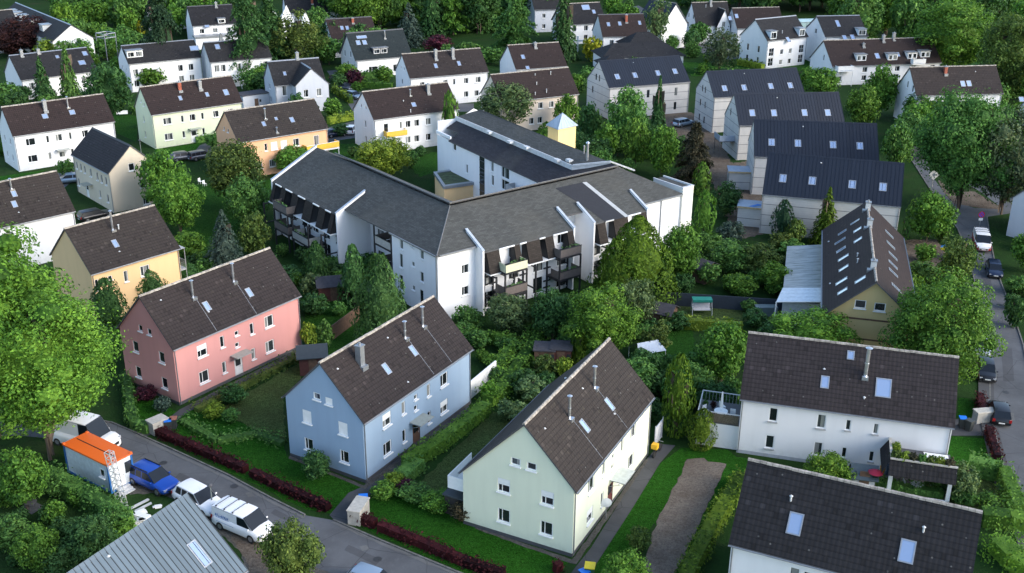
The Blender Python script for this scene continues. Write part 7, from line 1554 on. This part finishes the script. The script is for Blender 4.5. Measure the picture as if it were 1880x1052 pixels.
# motorbike with yellow cover
c, rz = rotz((1202, 838), (1210, 828)); e = thing('motorcycle', (c.x, c.y, 0), rz, 'parked motorcycle with a yellow top box at the rear of the mint house', 'motorcycle')
for x in (-.7, .7): 
    mb = MB(); mb.tube((x, -.07, .32), (x, .07, .32), .32, n=16); mb.build('wheel', RUB, e)
mb = MB(); mb.box((-.55, -.16, .45), (.45, .16, .85)); mb.tube((.45, 0, .8), (.7, 0, .32), .06); mb.build('body', TRIM, e); mb = MB(); mb.box((-.3, -.14, .851), (.25, .14, 1.0)); mb.build('seat', RUB, e)
mb = MB(); mb.tube((.42, -.35, 1.08), (.42, .35, 1.08), .025); mb.build('handlebar', STEEL, e); mb = MB(); mb.box((-.85, -.26, .86), (-.35, .26, 1.3)); mb.build('top_box', plain('yellow_box', (.75, .42, .02), .5), e)
P = G(1208, 812); e = thing('covered_frame', (P.x, P.y, 0), 1.1, 'white sheeted gate frame at the rear corner of the mint house', 'gate'); mb = MB(); mb.box((-.9, -.04, .1), (.9, .04, 1.9)); mb.build('panel', plain('white_sheet', (.6, .62, .66), .6), e); mb = MB(); [mb.tube((x, 0, 0), (x, 0, 2.1), .04) for x in (-.95, .95)]; mb.build('frame', LGREY, e)
# satellite dish by the path, signs
P = G(1112, 952); e = thing('satellite_dish', (P.x, P.y, 0), 0, 'white satellite dish on a post beside the mint house path', 'satellite dish'); mb = MB(); mb.tube((0, 0, 0), (0, 0, 1.3), .04); mb.build('post', STEEL, e)
mb = MB(); n = 14
for i in range(n):
    a1, a2 = 2*pi*i/n, 2*pi*(i+1)/n; f = lambda a, r: V((cos(a)*r, -.1+.25*r*r*1.2, 1.5+sin(a)*r)); mb.face([f(a1, 0), f(a1, .42), f(a2, .42)])
mb.build('dish', WHITE, e); mb = MB(); mb.tube((0, .0, 1.2), (0, -.55, 1.45), .02); mb.build('arm', STEEL, e)
P = G(1711, 343); e = thing('sign', (P.x, P.y, 0), -.2, 'white diamond shaped site sign at the corner of the traffic island', 'sign'); h_ = 1.4; mb = MB(); mb.tube((0, 0, 0), (0, 0, 1.9), .05); mb.build('post', STEEL, e)
mb = MB(); mb.face([(0, -.06, 1.1), (.75, -.06, 1.95), (0, -.06, 2.8), (-.75, -.06, 1.95)]); mb.face([(0, -.03, 1.1), (.75, -.03, 1.95), (0, -.03, 2.8), (-.75, -.03, 1.95)]); mb.face([(0, -.062, 1.6), (.3, -.062, 1.95), (0, -.062, 2.3), (-.3, -.062, 1.95)], 1); mb.build('panel', [WHITE, LBL], e)
P = G(1797, 420); e = thing('no_stopping_sign', (P.x, P.y, 0), 0, 'round blue and red no stopping sign on a pole before the white van', 'traffic sign'); h_ = height_at(P, 388); mb = MB(); mb.tube((0, 0, 0), (0, 0, h_), .05); mb.build('pole', STEEL, e)
def disc(name, r, y, z, m_, e, n=20): mb = MB(); mb.face([(cos(2*pi*i/n)*r, y, z+sin(2*pi*i/n)*r) for i in range(n)]); mb.face([(cos(2*pi*i/n)*r, y+.01, z+sin(2*pi*i/n)*r) for i in range(n)]); return mb.build(name, m_, e)
zc = h_-.45; d_ = disc('disc', .45, -.08, zc, plain('sign_red', (.5, .01, .03), .5), e); disc('face', .34, -.093, zc, plain('sign_blue', (.02, .06, .45), .5), d_)
for t in (pi/4, -pi/4): mb = MB(); M = Matrix.Translation((0, -.10 if t > 0 else -.103, zc)) @ Matrix.Rotation(t, 4, 'Y'); mb.box((-.38, -.001, -.045), (.38, 0, .045), 0, M); mb.build('bar', plain('sign_red', (.5, .01, .03), .5), d_)
mb = MB(); mb.box((-.28, -.08, zc-.85), (.28, -.07, zc-.5)); mb.build('plate', WHITE, e)
P = G(1729, 470); e = thing('round_sign', (P.x, P.y, 0), 0, 'small round blue and yellow sign in the bare garden by the street', 'sign'); mb = MB(); mb.tube((0, 0, 0), (0, 0, 1.), .03); mb.build('post', STEEL, e); disc('disc', .38, -.05, 1.2, plain('sign_lightblue', (.03, .2, .6), .5), e); mb = MB(); mb.face([(cos(pi+pi*i/10)*.38, -.055, 1.2+sin(pi+pi*i/10)*.38) for i in range(11)]); mb.build('lower_half', YL, e)
def lamp(px, ty, label):
    P = G(*px); h_ = height_at(P, ty); e = thing('street_lamp', (P.x, P.y, 0), .6, label, 'street lamp'); mb = MB(); mb.tube((0, 0, 0), (0, 0, h_-.3), .07, .045); mb.build('pole', plain('green_grey_pole', (.16, .18, .17), .6), e)
    mb = MB(); mb.tube((0, 0, h_-.3), (0, 0, h_-.12), .07, .2, n=8); mb.tube((0, 0, h_-.12), (0, 0, h_), .24, .1, n=8); mb.build('lamp_head', DGREY, e)
lamp((391,937), 888, 'short street lamp standing between white SUV and delivery van'); lamp((264,318), 256, 'street lamp at the corner of the pale green house')
# oval table and mat in the left garden
table(G(58,935), 0, 'small dark garden table on a mat in the lower left garden', DGREY, .5); tag(sheet('paving_mat', [(38,930),(62,920),(82,930),(58,945)], DGREY), kind='structure')
P = G(1188, 660); e = thing('garden_tent', (P.x, P.y, 0), .4, 'white folded garden tent behind the mint house roof', 'tent'); mb = MB(); mb.face([(-1.6, -1, 1.2), (1.6, -1, 1.2), (1.2, .1, 2.0), (-1.2, .1, 2.0)]); mb.face([(-1.6, 1.2, 1.2), (1.6, 1.2, 1.2), (1.2, .1, 2.0), (-1.2, .1, 2.0)]); mb.build('canopy', plain('pale_blue_cloth', (.5, .56, .64), .7), e)
for x in (-1.5, 1.5): mb = MB(); mb.tube((x, -1, 0), (x, -1, 1.2), .03); mb.tube((x, 1.2, 0), (x, 1.2, 1.2), .03); mb.build('frame', WHITE, e)
P = G(845, 312); 
for p, l in (((368,338), 'left white garden chair on the lawn behind the olive tree'), ((376,342), 'right white garden chair on the lawn behind the olive tree')): chair(G(*p), 1., l, WHITE)
P = G(225,213); e = thing('garden_bench', (P.x, P.y, 0), .3, 'white bench on the lawn between white and pale green houses', 'bench'); mb = MB(); mb.box((-1., -.3, .4), (1., .2, .5)); mb.build('seat', WHITE, e); mb = MB(); mb.box((-1., .2, .5), (1., .26, 1.)); mb.build('backrest', WHITE, e)
# tall pergola frame at the end of the white row, upper left
P = G(190, 112); e = thing('steel_frame', (P.x, P.y, 0), -.6, 'tall grey steel balcony frame at the end of the long white row', 'frame'); mb = MB(); h_ = height_at(G(190,112), 62)
for x in (-1.6, 1.6): mb.tube((x, 0, 0), (x, 0, h_), .12); mb.tube((x, 3, 0), (x, 3, h_), .12)
for z in (h_, h_*.85): mb.tube((-1.6, 0, z), (1.6, 0, z), .1); mb.tube((-1.6, 3, z), (1.6, 3, z), .1); mb.tube((-1.6, 0, z), (-1.6, 3, z), .1); mb.tube((1.6, 0, z), (1.6, 3, z), .1)
mb.build('steelwork', ZINC, e)
# shed cream house white balcony at its rear side
hc = HOUSES['cream']; W2 = hc.W2
o = local_box(hc, 'balcony', (.4, W2+.01, 2.6), (4.2, W2+1.6, 2.75), WHITE); mb = MB(); mb.box((.4, W2+1.55, 2.76), (4.2, W2+1.6, 3.7)); mb.box((.4, W2+.02, 2.76), (.45, W2+1.54, 3.7)); mb.build('railing', WHITE, o)
# ------------------------------------------------------------------ light
w = bpy.data.worlds.new('World'); sc.world = w; w.use_nodes = True; nt = w.node_tree; bg = nt.nodes['Background']
sk = nt.nodes.new('ShaderNodeTexSky'); sk.sky_type = 'NISHITA'; sk.sun_disc = False
EL, AZ = R(27), R(113)      # azimuth clockwise from +Y
sk.sun_elevation = EL; sk.sun_rotation = AZ; sk.air_density = 1.0; sk.dust_density = 1.5; sk.ozone_density = 1.0
nt.links.new(sk.outputs[0], bg.inputs[0]); bg.inputs[1].default_value = .15
sd = bpy.data.lights.new('sun', 'SUN'); sd.energy = .85; sd.angle = R(35); sd.color = (1, .97, .93); so = bpy.data.objects.new('sun', sd); col.objects.link(so)
d = V((sin(AZ)*cos(EL), cos(AZ)*cos(EL), sin(EL))); so.rotation_euler = d.to_track_quat('Z', 'Y').to_euler()
sc.view_settings.view_transform = 'Standard'; sc.view_settings.look = 'None'; sc.view_settings.gamma = 1; sc.view_settings.exposure = 1.5
sc.view_settings.use_curve_mapping = False
